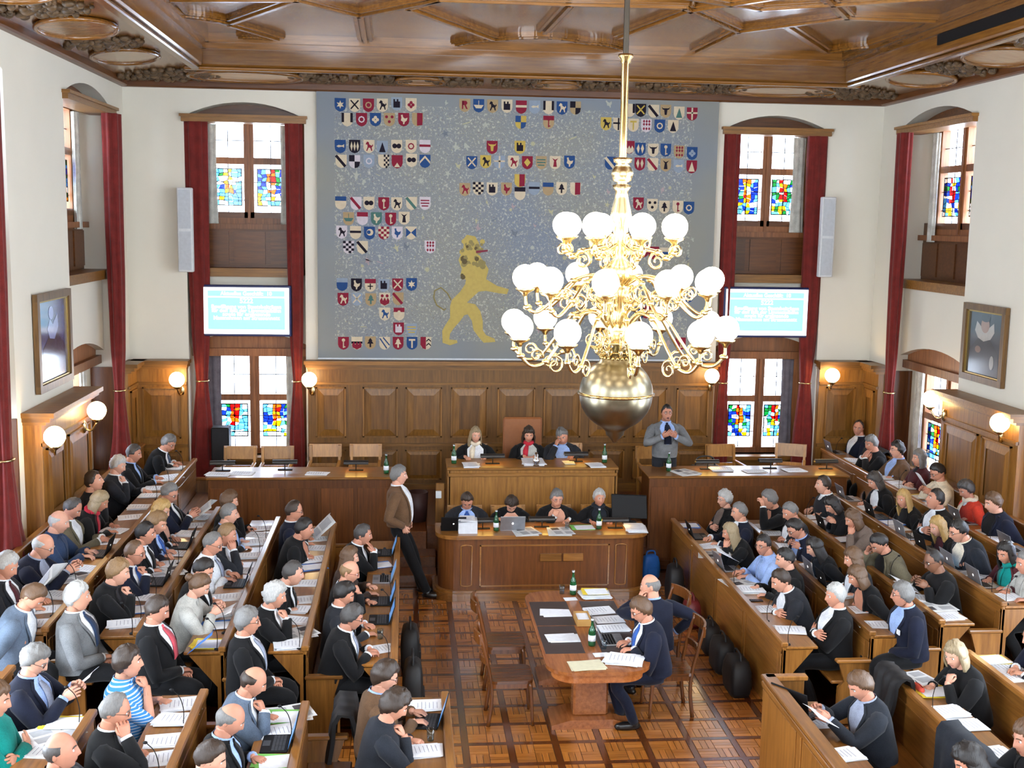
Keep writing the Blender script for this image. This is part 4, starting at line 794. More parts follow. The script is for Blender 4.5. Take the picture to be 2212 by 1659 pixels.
# wall benches under the side windows
for s_, xw, nm in ((1, XL+.22, 'left'), (-1, XR-.22, 'right')):
    root = empty('side_bench', (xw, 13.4, .48), 0, 'long oak wall bench below the %s side windows' % nm, 'bench')
    zs = .48+.43; a, b = (xw, xw+s_*.4)
    m = MB(); m.box(a, b, 9.9, 17.6, zs-.04, zs, bev=.01); m.build('seat', BEN['y'], root)
    for i in range(4): m = MB(); m.box(xw+s_*.0, xw+s_*.04, 9.9+1.925*i, 9.9+1.925*i+1.915, zs+.02, zs+.46, bev=.006); m.build('back_board', BEN['y'], root)
    m = MB(); m.box(xw-s_*.02, xw+s_*.07, 9.9, 17.6, zs+.46, zs+.5, bev=.01); m.build('top_rail', BEN['y'], root)
    m = MB(); m.box(xw+s_*.34, xw+s_*.38, 9.9, 17.6, .48, zs-.04, bev=.006); m.build('seat_front', BEN['y'], root)
# podium desks -------------------------------------------------------------
def rrect(x0, x1, y0, y1, r, n=6, corners=(1, 1, 1, 1)):
    out = []
    for (cx, cy, a0), on in zip(((x1-r, y1-r, 0), (x0+r, y1-r, 90), (x0+r, y0+r, 180), (x1-r, y0+r, 270)), corners):
        if on: out += [(cx+r*math.cos(math.radians(a0+90*i/n)), cy+r*math.sin(math.radians(a0+90*i/n))) for i in range(n+1)]
        else: out.append((cx+r*(1 if a0 in (0, 270) else -1), cy+r*(1 if a0 in (0, 90) else -1)))
    return out
fz = lambda u, v, w_: (u, v, w_)
root = empty('secretary_desk', (1.77, 14.5, 0), 0, 'long curved oak secretaries desk in front of the presidium', 'desk')
m = MB(); m.prism(rrect(.43, 3.11, 14.3, 14.9, .24, 7, (0, 0, 1, 1)), .1, .8, fz); m.build('body', DRK['z'], root)
m = MB(); m.prism(rrect(.36, 3.18, 14.22, 14.95, .3, 8, (0, 0, 1, 1)), 0, .1, fz); m.prism(rrect(.39, 3.15, 14.25, 14.92, .27, 8, (0, 0, 1, 1)), .1, .13, fz); m.build('plinth', BEN['x'], root)
m = MB(); m.prism(rrect(.39, 3.15, 14.26, 14.92, .26, 8, (0, 0, 1, 1)), .8, .85, fz); m.build('desk_top', BEN['x'], root)
fD = lambda u, v, w_: (u, 14.3+w_, v)
def mold(m, a, b, c, d, fn, e=.018, w0=-.012, w1=.004):
    for q in ([(a, c), (b, c), (b, c+e), (a, c+e)], [(a, d-e), (b, d-e), (b, d), (a, d)], [(a, c), (a+e, c), (a+e, d), (a, d)], [(b-e, c), (b, c), (b, d), (b-e, d)]): m.prism(q, w0, w1, fn)
m = MB(); mold(m, .95, 2.62, .17, .72, fD); m.build('panel_moulding', BEN['x'], root)
for a in (.71, 2.7): m = MB(); m.tube([(a+.0+.07*math.cos(t)+.07, 14.292, .45+.25*np.sign(math.sin(t))+(.02*math.sin(t))) for t in np.linspace(.01, 2*PI+.01, 25)], .009, 5); m.build('panel_bead', BEN['z'], root)
m = MB(); m.box(1.72, 2.0, 14.275, 14.305, .5, .6, bev=.006); m.box(2.02, 2.28, 14.275, 14.305, .5, .6, bev=.006); m.build('slot_plates', BEN['x'], root)
root = empty('presidium_desk', (1.77, 15.9, .6), 0, 'raised oak presidium desk with plain front behind the secretaries', 'desk')
m = MB(); m.box(.6, 2.94, 15.69, 15.74, .0, 1.39, bev=.006); m.build('front_board', OAK['z'], root)
for x in (.6, 2.94): m = MB(); m.box(x-.02, x+.02, 15.69, 16.28, .6, 1.39); m.build('side_board', OAK['z'], root)
m = MB(); m.box(.57, 2.97, 15.66, 16.32, 1.39, 1.43, bev=.008); m.build('desk_top', OAK['x'], root)
m = MB(); m.box(.59, 2.95, 15.665, 15.69, 1.3, 1.35, bev=.006); m.build('moulding', OAK['x'], root)
def sidedesk(x0, x1, lab):
    root = empty('side_desk', ((x0+x1)/2, 15.8, 0), 0, lab, 'desk', 'oak government desks')
    m = MB(); m.box(x0, x1, 15.54, 15.6, .0, 1.3, bev=.006); m.build('front_board', DRK['z'], root)
    for i in range(5):
        x = x0+(x1-x0)*i/5; m = MB(); m.box(x+.03, x+(x1-x0)/5-.03, 15.53, 15.54, .16, 1.18, bev=.003); m.build('panel', DRK['z'], root)
    m = MB(); m.box(x0-.02, x1+.02, 15.51, 16.2, 1.3, 1.335, bev=.008); m.build('desk_top', BEN['x'], root)
    m = MB(); m.box(x0, x1, 15.5, 15.56, 0, .12, bev=.006); m.build('plinth', DRK['x'], root)
    for x in (x0+.02, x1-.06): m = MB(); m.box(x, x+.04, 15.6, 16.15, .55, 1.3); m.build('side_board', DRK['z'], root)
sidedesk(-2.64, -.18, 'long oak desk with dark plain front at the left of the podium'); sidedesk(3.38, 6.22, 'long oak desk with dark plain front at the right of the podium')

# middle table ---------------------------------------------------------
root = empty('committee_table', (1.79, 11.13, 0), 0, 'long rounded cherry wood table with dark leather pads on the central floor', 'table')
m = MB(); m.prism(rrect(1.3, 2.28, 9.95, 12.32, .26, 9), .72, .755, fz); m.build('table_top', TBL, root)
m = MB(); m.prism(rrect(1.36, 2.22, 10.01, 12.26, .22, 8), .63, .72, fz); m.build('apron', TBL, root)
LEA = mat('brown_leather_pad', (62, 50, 48), .45)
for a, b, c, d in ((1.33, 1.71, 10.43, 11.18), (1.33, 1.73, 11.2, 11.94), (1.87, 2.25, 10.43, 11.18), (1.87, 2.25, 11.2, 11.94)): m = MB(); m.box(a, b, c, d, .753, .758, bev=.002); m.build('leather_pad', LEA, root)
for y in (10.62, 11.7):
    m = MB(); m.box(1.62, 1.96, y-.09, y+.09, .08, .64, bev=.02); p = m.build('pedestal', TBL, root)
    m = MB(); m.prism([(1.4, 0), (2.18, 0), (2.18, .04), (2.0, .09), (1.58, .09), (1.4, .04)], y-.2, y+.2, lambda u, v, w_: (u, w_, v)); m.build('foot_board', TBL, p)
# chairs around it
def chair_proto():
    root = empty('dining_chair', (0, 0, 0), 0, 'x', 'chair', 'walnut chairs at the committee table')
    m = MB(); m.prism(rrect(-.22, .22, -.2, .23, .08, 5), .43, .46, fz); m.build('seat', CHRY, root, True)
    m = MB(); m.prism(rrect(-.2, .2, -.19, .21, .06, 5), .38, .43, fz); m.build('seat_rail', CHR, root, True)
    for x in (-.19, .19):
        m = MB(); m.tube(spline([(x, .2, .43), (x*1.02, .215, .25), (x*1.02, .23, 0)], 4), np.linspace(.022, .015, 9), 7); m.build('leg', CHR, root, True)
        m = MB(); m.tube(spline([(x*.98, -.2, .0), (x*.98, -.17, .25), (x, -.18, .46), (x*1.05, -.23, .7), (x*1.0, -.29, .92)], 4), np.linspace(.02, .017, 17), 7); m.build('leg', CHR, root, True)
    def curved(z0, z1, y): 
        m = MB(); n = 9; v = []
        for t in np.linspace(-1, 1, n):
            for dz, dy in ((z0, 0), (z0, .022), (z1, .022), (z1, 0)): v.append((.21*t, y-.05*(1-t*t)+dy-.01, dz))
        f = [(i*4+a, i*4+(a+1) % 4, i*4+4+(a+1) % 4, i*4+4+a) for i in range(n-1) for a in range(4)]+[(3, 2, 1, 0), (n*4-4, n*4-3, n*4-2, n*4-1)]
        return m.add(v, f)
    curved(.82, .93, -.28).build('top_rail', CHR, root, True); curved(.62, .68, -.22).build('back_rail', CHR, root, True)
    return root
c0 = chair_proto()
CS = [(1.02, 11.62, -PI/2, 'empty walnut chair on the left of the table, the one nearer the podium'), (1.0, 10.72, -PI/2, 'empty walnut chair on the left of the table, the one nearer the camera'), (2.62, 10.82, PI/2, 'walnut chair under the young man typing at the table'), (2.68, 11.72, PI/2+.25, 'walnut chair under the grey haired man turned from the table')]
for i, (x, y, rz, lab) in enumerate(CS):
    o = c0 if i == 0 else copy_tree(c0); o.location = (x, y, 0); o.rotation_euler = (0, 0, rz); o['label'] = lab
# beech armchairs behind the side desks
def arm_proto():
    root = empty('armchair', (0, 0, 0), 0, 'x', 'chair', 'beech armchairs behind the government desks')
    m = MB(); m.box(-.23, .23, -.22, .24, .43, .46, bev=.015); m.build('seat', CHRL, root, True)
    for x in (-.21, .21):
        m = MB(); m.box(x-.018, x+.018, .19, .226, 0, .66, bev=.006); m.build('leg', CHRL, root, True)
        m = MB(); m.prism([(-.2, 0), (-.16, 0), (-.19, .46), (-.25, .9), (-.29, .9), (-.23, .46)], x-.018, x+.018, lambda u, v, w_: (w_, u, v)); m.build('leg', CHRL, root, True)
        m = MB(); m.box(x-.026, x+.026, -.24, .27, .65, .68, bev=.01); m.build('armrest', CHRL, root, True)
    m = MB(); m.prism([(-.285, .72), (-.265, .72), (-.295, .91), (-.315, .91)], -.24, .24, lambda u, v, w_: (w_, u, v)); m.build('top_rail', CHRL, root, True)
    m = MB(); m.prism([(-.245, .58), (-.225, .58), (-.23, .63), (-.25, .63)], -.2, .2, lambda u, v, w_: (w_, u, v)); m.build('back_rail', CHRL, root, True)
    return root
a0 = arm_proto()
AS = [(-2.42, 16.8, PI, 'beech armchair before the left back window, next to the red curtain'), (-1.88, 16.8, PI, 'beech armchair before the right half of the left back window'), (-1.19, 16.95, PI, 'empty beech armchair by the panelling, first from the left window'), (-.59, 16.95, PI, 'empty beech armchair by the panelling, second from the left window'), (3.72, 16.75, PI, 'beech armchair behind the standing speaker'), (4.86, 16.9, PI+.1, 'beech armchair before the right back window, nearer the speaker'), (5.86, 16.95, PI-.35, 'beech armchair before the right back window, turned and nearest the corner')]
for i, (x, y, rz, lab) in enumerate(AS):
    o = a0 if i == 0 else copy_tree(a0); o.location = (x, y, .55); o.rotation_euler = (0, 0, rz); o['label'] = lab
# president's high leather chair and plain chairs of the podium
root = empty('high_back_chair', (1.74, 16.8, .6), PI, 'high backed tan leather chair of the president', 'chair')
TAN = mat('tan_leather', (150, 92, 52), .42)
m = MB(); m.box(-.29, .29, -.2, -.12, .35, 1.32, bev=.03); m.build('backrest', TAN, root, True); m = MB(); m.box(-.28, .28, -.14, .3, .38, .48, bev=.03); m.build('seat', TAN, root, True)
for x in (-.25, .25):
    for y in (-.15, .25): m = MB(); m.box(x-.025, x+.025, y-.025, y+.025, 0, .4, bev=.006); m.build('leg', CHR, root, True)
    m = MB(); m.box(x-.03, x+.03, -.15, .28, .62, .66, bev=.01); m.build('armrest', TAN, root, True)
CP = [(.98, 16.7, .6, 'beech chair of the blonde woman on the podium'), (2.42, 16.75, .6, 'beech chair of the grey haired man on the podium'), (.82, 15.33, 0, 'beech chair of the man at the left end of the secretaries desk'), (1.42, 15.33, 0, 'beech chair of the woman with bowed head at the secretaries desk'), (2.06, 15.33, 0, 'beech chair of the woman with glasses at the secretaries desk'), (2.68, 15.33, 0, 'beech chair of the white haired woman at the secretaries desk')]
for x, y, z, lab in CP:
    o = copy_tree(a0); o.name = 'side_chair'; o.location = (x, y, z); o.rotation_euler = (0, 0, PI); o['label'] = lab; o['group'] = 'beech chairs of the podium'
# ================================================================== PEOPLE
def nrm(v): v = np.array(v, float); return v/max(np.linalg.norm(v), 1e-9)
def rotx(a): c, s = math.cos(a), math.sin(a); return np.array([[1, 0, 0], [0, c, -s], [0, s, c]])
def roty(a): c, s = math.cos(a), math.sin(a); return np.array([[c, 0, s], [0, 1, 0], [-s, 0, c]])
def rotz(a): c, s = math.cos(a), math.sin(a); return np.array([[c, -s, 0], [s, c, 0], [0, 0, 1]])
NU, NV = 36, 26
_t = np.arange(NU)/NU; AZ = 2*PI*_t-.55*np.sin(2*PI*_t); TH = PI*(np.arange(NV+1)/NV)
def head_points():
    a, t = np.meshgrid(AZ, TH); st = np.maximum(np.sin(t), .01)
    x = .074*st*np.sin(a); y = np.where(np.cos(a) > 0, .094, .103)*st*np.cos(a); z = .122*np.cos(t)
    dn = np.clip(-z/.122, 0, 1); up_ = np.clip(z/.122, 0, 1)
    x = x*(1-.30*dn**1.4)*(1+.05*np.exp(-((z-.02)/.05)**2)); y = np.where(y > 0, y*(1-.04*dn), y*(1-.42*dn)); y = y+.006*dn
    y = np.where(y > 0, y*(1-.0*up_), y)
    return x, y, z
_hx, _hy, _hz = head_points()
def face_points():
    x, y, z = _hx.copy(), _hy.copy(), _hz.copy(); fr = np.clip((y-.02)/.03, 0, 1)
    g = lambda x0, z0, sx, sz: np.exp(-((x-x0)/sx)**2-((z-z0)/sz)**2)
    gs = lambda x0, z0, sx, sz: g(x0, z0, sx, sz)+g(-x0, z0, sx, sz)
    pz = np.where(z > -.03, np.clip(1-(z+.03)/.055, 0, 1)*.8+.2*(z < .02), np.exp(-((z+.03)/.008)**2)); pz = np.where(z > .03, 0, pz)
    d = .024*np.exp(-(x/(.010+.006*np.clip(-z/.03, 0, 1)))**2)*pz
    d += -.011*gs(.031, .010, .017, .011)+.005*gs(.028, .033, .024, .008)+.006*g(0, -.060, .024, .010)-.005*g(0, -.0605, .022, .0028)-.004*g(0, -.078, .018, .006)+.009*g(0, -.100, .022, .014)+.004*gs(.046, -.022, .018, .018)
    return x, y+d*fr, z
FX, FY, FZ = face_points()
def grid_faces(nu, nv): return [(i*nu+j, (i+1)*nu+j, (i+1)*nu+(j+1) % nu, i*nu+(j+1) % nu) for i in range(nv) for j in range(nu)]
GF = grid_faces(NU, NV)
HEADV = np.stack([FX, FY, FZ], -1).reshape(-1, 3)
_fc = HEADV[np.array(GF)].mean(1)
HEADM = np.where((np.abs(_fc[:, 0]) < .023) & (np.abs(_fc[:, 2]+.060) < .0075) & (_fc[:, 1] > .05), 1, 0)
def small_sphere(c, r, sc3, n=8, k=6):
    m = MB(); m.sphere((0, 0, 0), r, n, k, sc3=sc3); return np.array(m.v)+np.array(c), m.f
def head_parts():
    V = [HEADV]; Fc = list(GF); Mi = list(HEADM); o = len(HEADV)
    def put(v, f, mi):
        nonlocal o
        V.append(v); Fc.extend([tuple(i+o for i in q) for q in f]); Mi.extend(mi if isinstance(mi, list) else [mi]*len(f)); o += len(v)
    for s in (-1, 1):
        v, f = small_sphere((s*.031, .0735, .010), .0125, (1, .8, .85), 10, 8); c = v[np.array(f)].mean(1); put(v, f, [4 if (math.hypot(q[0]-s*.031, q[2]-.010) < .0062 and q[1] > .0735) else 3 for q in c])
        v, f = small_sphere((s*.0775, -.008, .0), .03, (.32, .62, 1.05), 8, 6); put(v@rotz(-s*.35).T+np.array([0, 0, 0]), f, 0)
        b = [(s*.012, .0925, .030), (s*.026, .0915, .0355), (s*.042, .083, .033), (s*.05, .0755, .027)]; m = MB(); m.tube(b, [.0035, .0042, .0036, .002], 5); put(np.array(m.v), m.f, 2)
    return np.concatenate(V), Fc, Mi
HV, HF, HM = head_parts()
def hair_mesh(style, r):
    a = np.degrees(np.abs(np.arctan2(_hx, _hy))); h = _hz/.122
    hl = {'short': [.60, .57, .40, .02, -.08, -.42, -.62], 'full': [.52, .48, .3, -.1, -.2, -.55, -.75], 'rec': [.86, .82, .52, .05, -.08, -.42, -.62], 'bald': [2, 2, 1.2, .1, -.06, -.4, -.6], 'curly': [.5, .46, .25, -.25, -.35, -.6, -.8], 'bob': [.5, .45, .12, -.55, -.85, -.98, -1], 'long': [.55, .5, .15, -.5, -.9, -1, -1], 'bun': [.58, .54, .36, .0, -.1, -.5, -.7]}[style]
    hl = r.normal(0, .05, _hx.shape)*(np.abs(_hz) < .115)+np.interp(a, [0, 40, 62, 82, 104, 130, 180], hl); m = np.clip((h-hl)/.13, 0, 1); m = m*m*(3-2*m)
    if style == 'bald': m *= np.clip((.52-h)/.16, 0, 1)
    th = {'short': .011, 'full': .018, 'rec': .009, 'bald': .007, 'curly': .026, 'bob': .021, 'long': .016, 'bun': .012}[style]
    nz = r.uniform(.3, 1.7, _hx.shape); nz = (nz+np.roll(nz, 1, 1)+np.roll(nz, 1, 0))/3 if style != 'curly' else r.uniform(.5, 1.35, _hx.shape)
    P = np.stack([_hx, _hy, _hz], -1); n = P/np.linalg.norm(P, axis=-1, keepdims=True)
    V = P+n*((th*nz)*m-.005*(1-m))[..., None]; V[..., 2] += .006*m*np.clip(h, 0, 1)
    keep = m.reshape(-1); F_ = [q for q in GF if max(keep[i] for i in q) > .03]
    V = V.reshape(-1, 3); mb = MB(); mb.add(V, F_, 0, True)
    if style in ('long', 'bob'):
        zl = -.24 if style == 'long' else -.13; nr, na = 8, 22; rows = []
        for k in range(nr):
            t = k/(nr-1); z = .03+(zl-.03)*t; A = np.radians(np.linspace(62+8*t, 298-8*t, na)); rx, ry = .088+.022*math.sin(PI*min(1, t*.8)), .108+.008*t
            o = [(rx*math.sin(q)*(1+.04*math.sin(9*q+k)), ry*math.cos(q)*(1+.04*math.sin(7*q)), z+.006*math.sin(5*q)) for q in A]; i_ = [(p[0]*.8, p[1]*.8+.005, p[2]) for p in o[::-1]]
            rows += o+i_
        w_ = 2*na; mb.add(rows, [(k*w_+j, k*w_+(j+1) % w_, (k+1)*w_+(j+1) % w_, (k+1)*w_+j) for k in range(nr-1) for j in range(w_)]+[tuple(range((nr-1)*w_, nr*w_))], 0, True)
    if style == 'bun': mb.sphere((0, -.125, .02), .042, 10, 8)
    return mb.v, mb.f
def hand_mesh(curl):
    m = MB()
    m.tube([(0, -.02, 0), (0, .01, 0), (0, .035, -.001), (.0, .07, -.002), (0, .09, -.004)], [.027, .027, .037, .042, .036], 10, ell=.38)
    c1, c2, c3 = [math.radians(v) for v in curl]
    for x, y, L_, sp in ((-.031, .084, .07, -.1), (-.010, .09, .078, -.02), (.012, .087, .072, .05), (.032, .078, .057, .13)):
        p = np.array([x*.9, y-.02, -.002]); pts = [p, np.array([x, y, -.003])]; a = 0
        for seg, c in ((.45, c1), (.32, c2), (.23, c3)):
            a += c; pts.append(pts[-1]+L_*seg*np.array([math.sin(sp)*math.cos(a), math.cos(a)*math.cos(sp), -math.sin(a)]))
        m.tube(pts, [.0095, .0098, .009, .0082, .006], 6)
    k = min(1, curl[0]/70); m.tube([(-.022, .015, -.004), (-.042, .04, -.010-.006*k), (-.052+.012*k, .066, -.016-.016*k), (-.050+.026*k, .09, -.022-.022*k)], [.013, .0125, .011, .007], 6)
    return np.array(m.v), m.f
HANDS = {'flat': hand_mesh((14, 16, 10)), 'half': hand_mesh((35, 42, 28)), 'fist': hand_mesh((68, 82, 46))}
CC = dict(N=(16, 21, 40), K=(9, 9, 12), D=(32, 34, 40), G=(112, 114, 116), g=(92, 106, 124), B=(98, 72, 50), w=(226, 230, 240), b=(150, 176, 224), p=(206, 84, 96), r=(200, 60, 40), m=(74, 28, 34), O=(100, 94, 76), t=(0, 132, 124), T=(108, 94, 86), S=(60, 130, 200), s=(150, 158, 178), c=(176, 176, 170), L=(30, 34, 42), U=(52, 92, 168), q=(44, 62, 92), R=(178, 40, 56), Y=(226, 214, 190), x=(60, 44, 36))
HC_ = dict(k=(30, 25, 23), d=(52, 38, 28), n=(92, 66, 44), l=(132, 102, 68), y=(176, 142, 86), a=(150, 132, 102), e=(112, 110, 108), h=(68, 64, 62), W=(176, 175, 172))
SKIN = [mat('skin_%d' % i, c, .5, spec=.35) for i, c in enumerate(((208, 150, 124), (198, 138, 112), (192, 134, 110), (212, 158, 134)))]
SKIND = mat('skin_brown', (126, 84, 62), .5)
LIP = mat('lips', (176, 104, 96), .45); EYEW = mat('eye_white', (226, 224, 220), .25); IRIS = mat('iris', (44, 36, 32), .2)
GLS = mat('spectacle_frame', (34, 30, 32), .3); SHOE = mat('black_shoe', (20, 18, 18), .3); TROU = {}
def hairmat(k):
    key = ('hair', k)
    if key in MATS: return MATS[key]
    m = bpy.data.materials.new('hair'); m.use_nodes = True; nt_ = m.node_tree; N = nt_.nodes; L = nt_.links; b = N['Principled BSDF']; b.inputs['Roughness'].default_value = .5
    tc = N.new('ShaderNodeTexCoord'); mp = N.new('ShaderNodeMapping'); mp.inputs['Scale'].default_value = (60, 60, 14); nz = N.new('ShaderNodeTexNoise'); nz.inputs['Scale'].default_value = 2; nz.inputs['Detail'].default_value = 3
    mx = N.new('ShaderNodeMix'); mx.data_type = 'RGBA'; c = lin(HC_[k]); mx.inputs['A'].default_value = (*[v*.55 for v in c], 1); mx.inputs['B'].default_value = (*[min(1, v*1.4) for v in c], 1)
    L.new(tc.outputs['Object'], mp.inputs[0]); L.new(mp.outputs[0], nz.inputs['Vector']); L.new(nz.outputs['Fac'], mx.inputs['Factor']); L.new(mx.outputs['Result'], b.inputs['Base Color'])
    bp = N.new('ShaderNodeBump'); bp.inputs['Strength'].default_value = .6; bp.inputs['Distance'].default_value = .004; L.new(nz.outputs['Fac'], bp.inputs['Height']); L.new(bp.outputs[0], b.inputs['Normal'])
    MATS[key] = m; return m
def striped():
    if 'striped' in MATS: return MATS['striped']
    m = bpy.data.materials.new('striped_polo_cotton'); m.use_nodes = True; nt_ = m.node_tree; N = nt_.nodes; L = nt_.links; b = N['Principled BSDF']; b.inputs['Roughness'].default_value = .9
    tc = N.new('ShaderNodeTexCoord'); s = N.new('ShaderNodeSeparateXYZ'); L.new(tc.outputs['Object'], s.inputs[0]); q = N.new('ShaderNodeMath'); q.operation = 'MULTIPLY'; q.inputs[1].default_value = 42; L.new(s.outputs['Z'], q.inputs[0]); f = N.new('ShaderNodeMath'); f.operation = 'FRACT'; L.new(q.outputs[0], f.inputs[0])
    r = N.new('ShaderNodeMath'); r.operation = 'GREATER_THAN'; r.inputs[1].default_value = .66; L.new(f.outputs[0], r.inputs[0]); mx = N.new('ShaderNodeMix'); mx.data_type = 'RGBA'; mx.inputs['A'].default_value = (*lin((56, 132, 204)), 1); mx.inputs['B'].default_value = (*lin((200, 220, 240)), 1)
    L.new(r.outputs[0], mx.inputs['Factor']); L.new(mx.outputs['Result'], b.inputs['Base Color']); MATS['striped'] = m; return m
def cloth(k): return striped() if k == 'Z' else fabric('cloth_'+k, CC[k])
TZ = [(0, .178, .142, 0), (.14, .184, .158, .01), (.32, .18, .156, .018), (.5, .186, .152, .018), (.68, .197, .146, .012), (.8, .206, .132, .004), (.88, .204, .116, -.006), (.94, .15, .088, -.014), (.985, .092, .074, -.016), (1.03, .072, .068, -.012)]
def solve(S, W, l1, l2, pole):
    d = W-S; L_ = np.linalg.norm(d); L2 = min(max(L_, .12), (l1+l2)*.985); u = d/max(L_, 1e-6); W = S+u*L2
    a = (l1*l1-l2*l2+L2*L2)/(2*L2); h = math.sqrt(max(l1*l1-a*a, 0)); p = np.array(pole, float); p = nrm(p-u*(p@u)); return S+u*a+p*h, W
NP_ = [0]
def person(hx, rz, zf, pose='desk', hp=10, hy=0, hr=0, lean=12, hair='short', hc='d', style='suit', c=('N', 'w', 'q'), fl='', label='', yd=.36, stand=False, skin=None, sc1=1.0, twist=0, zd=.80, lz=0):
    """hx: (x,y) under the head centre; rz: facing; zf: floor height"""
    NP_[0] += 1; r = np.random.default_rng(NP_[0]); fem = 'f' in fl
    zs = .93 if stand else .53; L_ = .5; B = (.92 if fem else 1.06)*sc1
    def sp(s):      # spine position and direction
        n = 12; p = np.array([0, 0, zs]); q = 0
        for i in range(n):
            t = s*(i+.5)/n; q = math.radians(lean)*(.45+.8*t); p = p+np.array([0, math.sin(q), math.cos(q)])*L_*s/n
        q = math.radians(lean)*(.45+.8*s); return p, q
    def ring(s):
        i = [np.interp(s, [t[0] for t in TZ], [t[k] for t in TZ]) for k in (1, 2, 3)]; p, q = sp(s); tw = math.radians(twist)*s
        R = rotz(tw)@rotx(-q); return p+R@np.array([0, i[2], 0]), R@np.array([1, 0, 0]), R@np.array([0, 1, 0]), i[0]*B, i[1]*B
    def surf(s, a, off=0):
        p, x, y, w_, d = ring(s); ca, sa = math.cos(a), math.sin(a); e = .8
        return p+x*(w_+off)*math.copysign(abs(sa)**e, sa)+y*(d+off)*math.copysign(abs(ca)**e, ca)
    nb, q1 = sp(1.0); Rn = rotz(math.radians(twist))@rotx(-q1*.75)
    H = nb+Rn@np.array([0, .03, .138])
    Rh = rotz(math.radians(twist*.8+hy))@rotx(-math.radians(hp))@roty(math.radians(hr))
    root = empty('person', (0, 0, 0), rz, label, 'person')
    c_, s_ = math.cos(rz), math.sin(rz); root.location = (hx[0]-(c_*H[0]-s_*H[1]), hx[1]-(s_*H[0]+c_*H[1]), zf)
    top = cloth(c[0]); hs = (.93 if fem else 1.0)*sc1
    # arms -----------------------------------------------------------
    ch = sp(.62)[0][2]; dz = zd
    A = {}
    def chin(sg, k='half'):
        t = H+Rh@np.array([sg*.012, .098, -.108]); w_ = t+np.array([sg*.035, .045, -.085])
        return w_, nrm(t-w_+np.array([-sg*.01, -.01, .03])), nrm(np.array([-sg*.25, -.9, -.1])), k, (sg*.45, .25, -1)
    def cheek(sg, up_=0):
        t = H+Rh@np.array([sg*.07, .05, -.03+up_]); w_ = t+np.array([sg*.03, .04, -.11])
        return w_, nrm(t-w_+np.array([-sg*.02, 0, .04])), nrm(np.array([-sg, -.5, 0])), 'half', (sg*.6, .2, -1)
    def rest(sg, x=.14, dy=-.05, z=.0, k='half', ind=.45): return np.array([sg*x, yd+dy-.06, dz+.028+z]), nrm((-sg*ind, 1, -.05)), np.array([0, 0, -1.]), k, (sg*.9, -.5, -.6)
    for sg in (-1, 1):
        nm = 'R' if sg > 0 else 'L'
        if pose in ('chin'+nm): A[sg] = chin(sg, 'fist')
        elif pose == 'face'+nm: A[sg] = cheek(sg)
        elif pose == 'brow'+nm: A[sg] = cheek(sg, .05)
        elif pose == 'mouth': A[sg] = chin(sg, 'flat')
        elif pose == 'faces': A[sg] = cheek(sg, .02)
        elif pose == 'type': A[sg] = rest(sg, .10, -.05, .015, 'half', .1)
        elif pose == 'clasp': A[sg] = rest(sg, .075, -.03, .01, 'half', 1.1)
        elif pose == 'fold': A[sg] = (np.array([-sg*.07, ring(.5)[4]+sp(.5)[0][1]+.05+(.025 if sg > 0 else 0), ch-.05+sg*.015]), nrm((-sg, -.15, .12)), nrm((0, -1, -.2)), 'flat', (sg, -.2, -.5))
        elif pose == 'lap': A[sg] = (np.array([sg*.05, .24, zs+.09+.02*sg]), nrm((-sg*.8, .6, -.1)), np.array([0, 0, -1.]), 'half', (sg, -.5, -.3))
        elif pose in ('read', 'phone'): A[sg] = (np.array([sg*(.115 if pose == 'read' else .06), yd-.04, dz+.13]), nrm((-sg*.25, .8, .45)), nrm((-sg, .1, -.3)), 'half', (sg*.8, -.3, -.9))
        elif pose == 'raise' and sg < 0: A[sg] = (np.array([-.2, .33, ch+.25]), nrm((.1, .2, 1)), nrm((.6, .6, .1)), 'half', (-.6, 0, -1))
        elif pose == 'talk': A[sg] = (np.array([sg*.10, .27, ch+.02]), nrm((-sg*.75, .35, .5)), nrm((-sg*.3, -.6, .6)), 'flat', (sg, -.4, -.5))
        elif pose == 'pocket': A[sg] = (np.array([sg*.19, .09, zs+.02]), nrm((-sg*.3, .3, -1)), nrm((-sg, 0, 0)), 'half', (sg*.8, -1, -.1))
        elif pose == 'side': A[sg] = (np.array([sg*.3, .02, zs+.12]), nrm((-sg*.6, .6, -.4)), nrm((-sg, 0, 0)), 'half', (sg*1, -.9, -.1)) if sg > 0 else cheek(sg, .02)
        elif pose == 'reach': A[sg] = rest(sg, .12, .14 if sg > 0 else -.06, .0, 'half', .15)
        else: A[sg] = rest(sg, .15, -.05 if sg > 0 else -.08, .0, 'half', .55)
    body = MB(); jack = MB(); bare = 'a' in fl
    for sg in (-1, 1):
        w_, hd, pn, k, pole = A[sg]; S = surf(.86, sg*PI/2)*.93+sp(.86)[0]*.07; S = S+np.array([0, 0, -.03])
        E, w2 = solve(S, np.array(w_, float), .285*sc1, .255*sc1, pole)
        ins = sp(.84)[0]*.55+S*.45; fa = nrm(w2-E)
        mid = (S+E)/2+np.array([sg*.006, 0, 0]); pre = E-nrm(E-S)*.05; post = E+fa*.05; end = w2-fa*.012
        if not bare: jack.tube([ins, S*.85+ins*.15, S+(E-S)*.12, mid, pre, E, post, (E+w2)/2, end], np.array([.055, .076, .079, .07, .064, .062, .058, .052, .046])*(B if fem else 1), 10)
        else:
            jack.tube([ins, S*.85+ins*.15, S+(E-S)*.12, mid, pre, E*.9+pre*.1], np.array([.05, .066, .068, .062, .06, .056]), 10); body.tube([pre, E, post, (E+w2)/2, w2], [.042, .043, .042, .036, .027], 8)
        if style in ('suit', 'jack'): cuff = MB(); cuff.tube([end-fa*.01, end+fa*.022], [.041, .040], 10); cuff.build('shirt_cuff', cloth(c[1] if c[1] != '-' else 'w'), root, True)
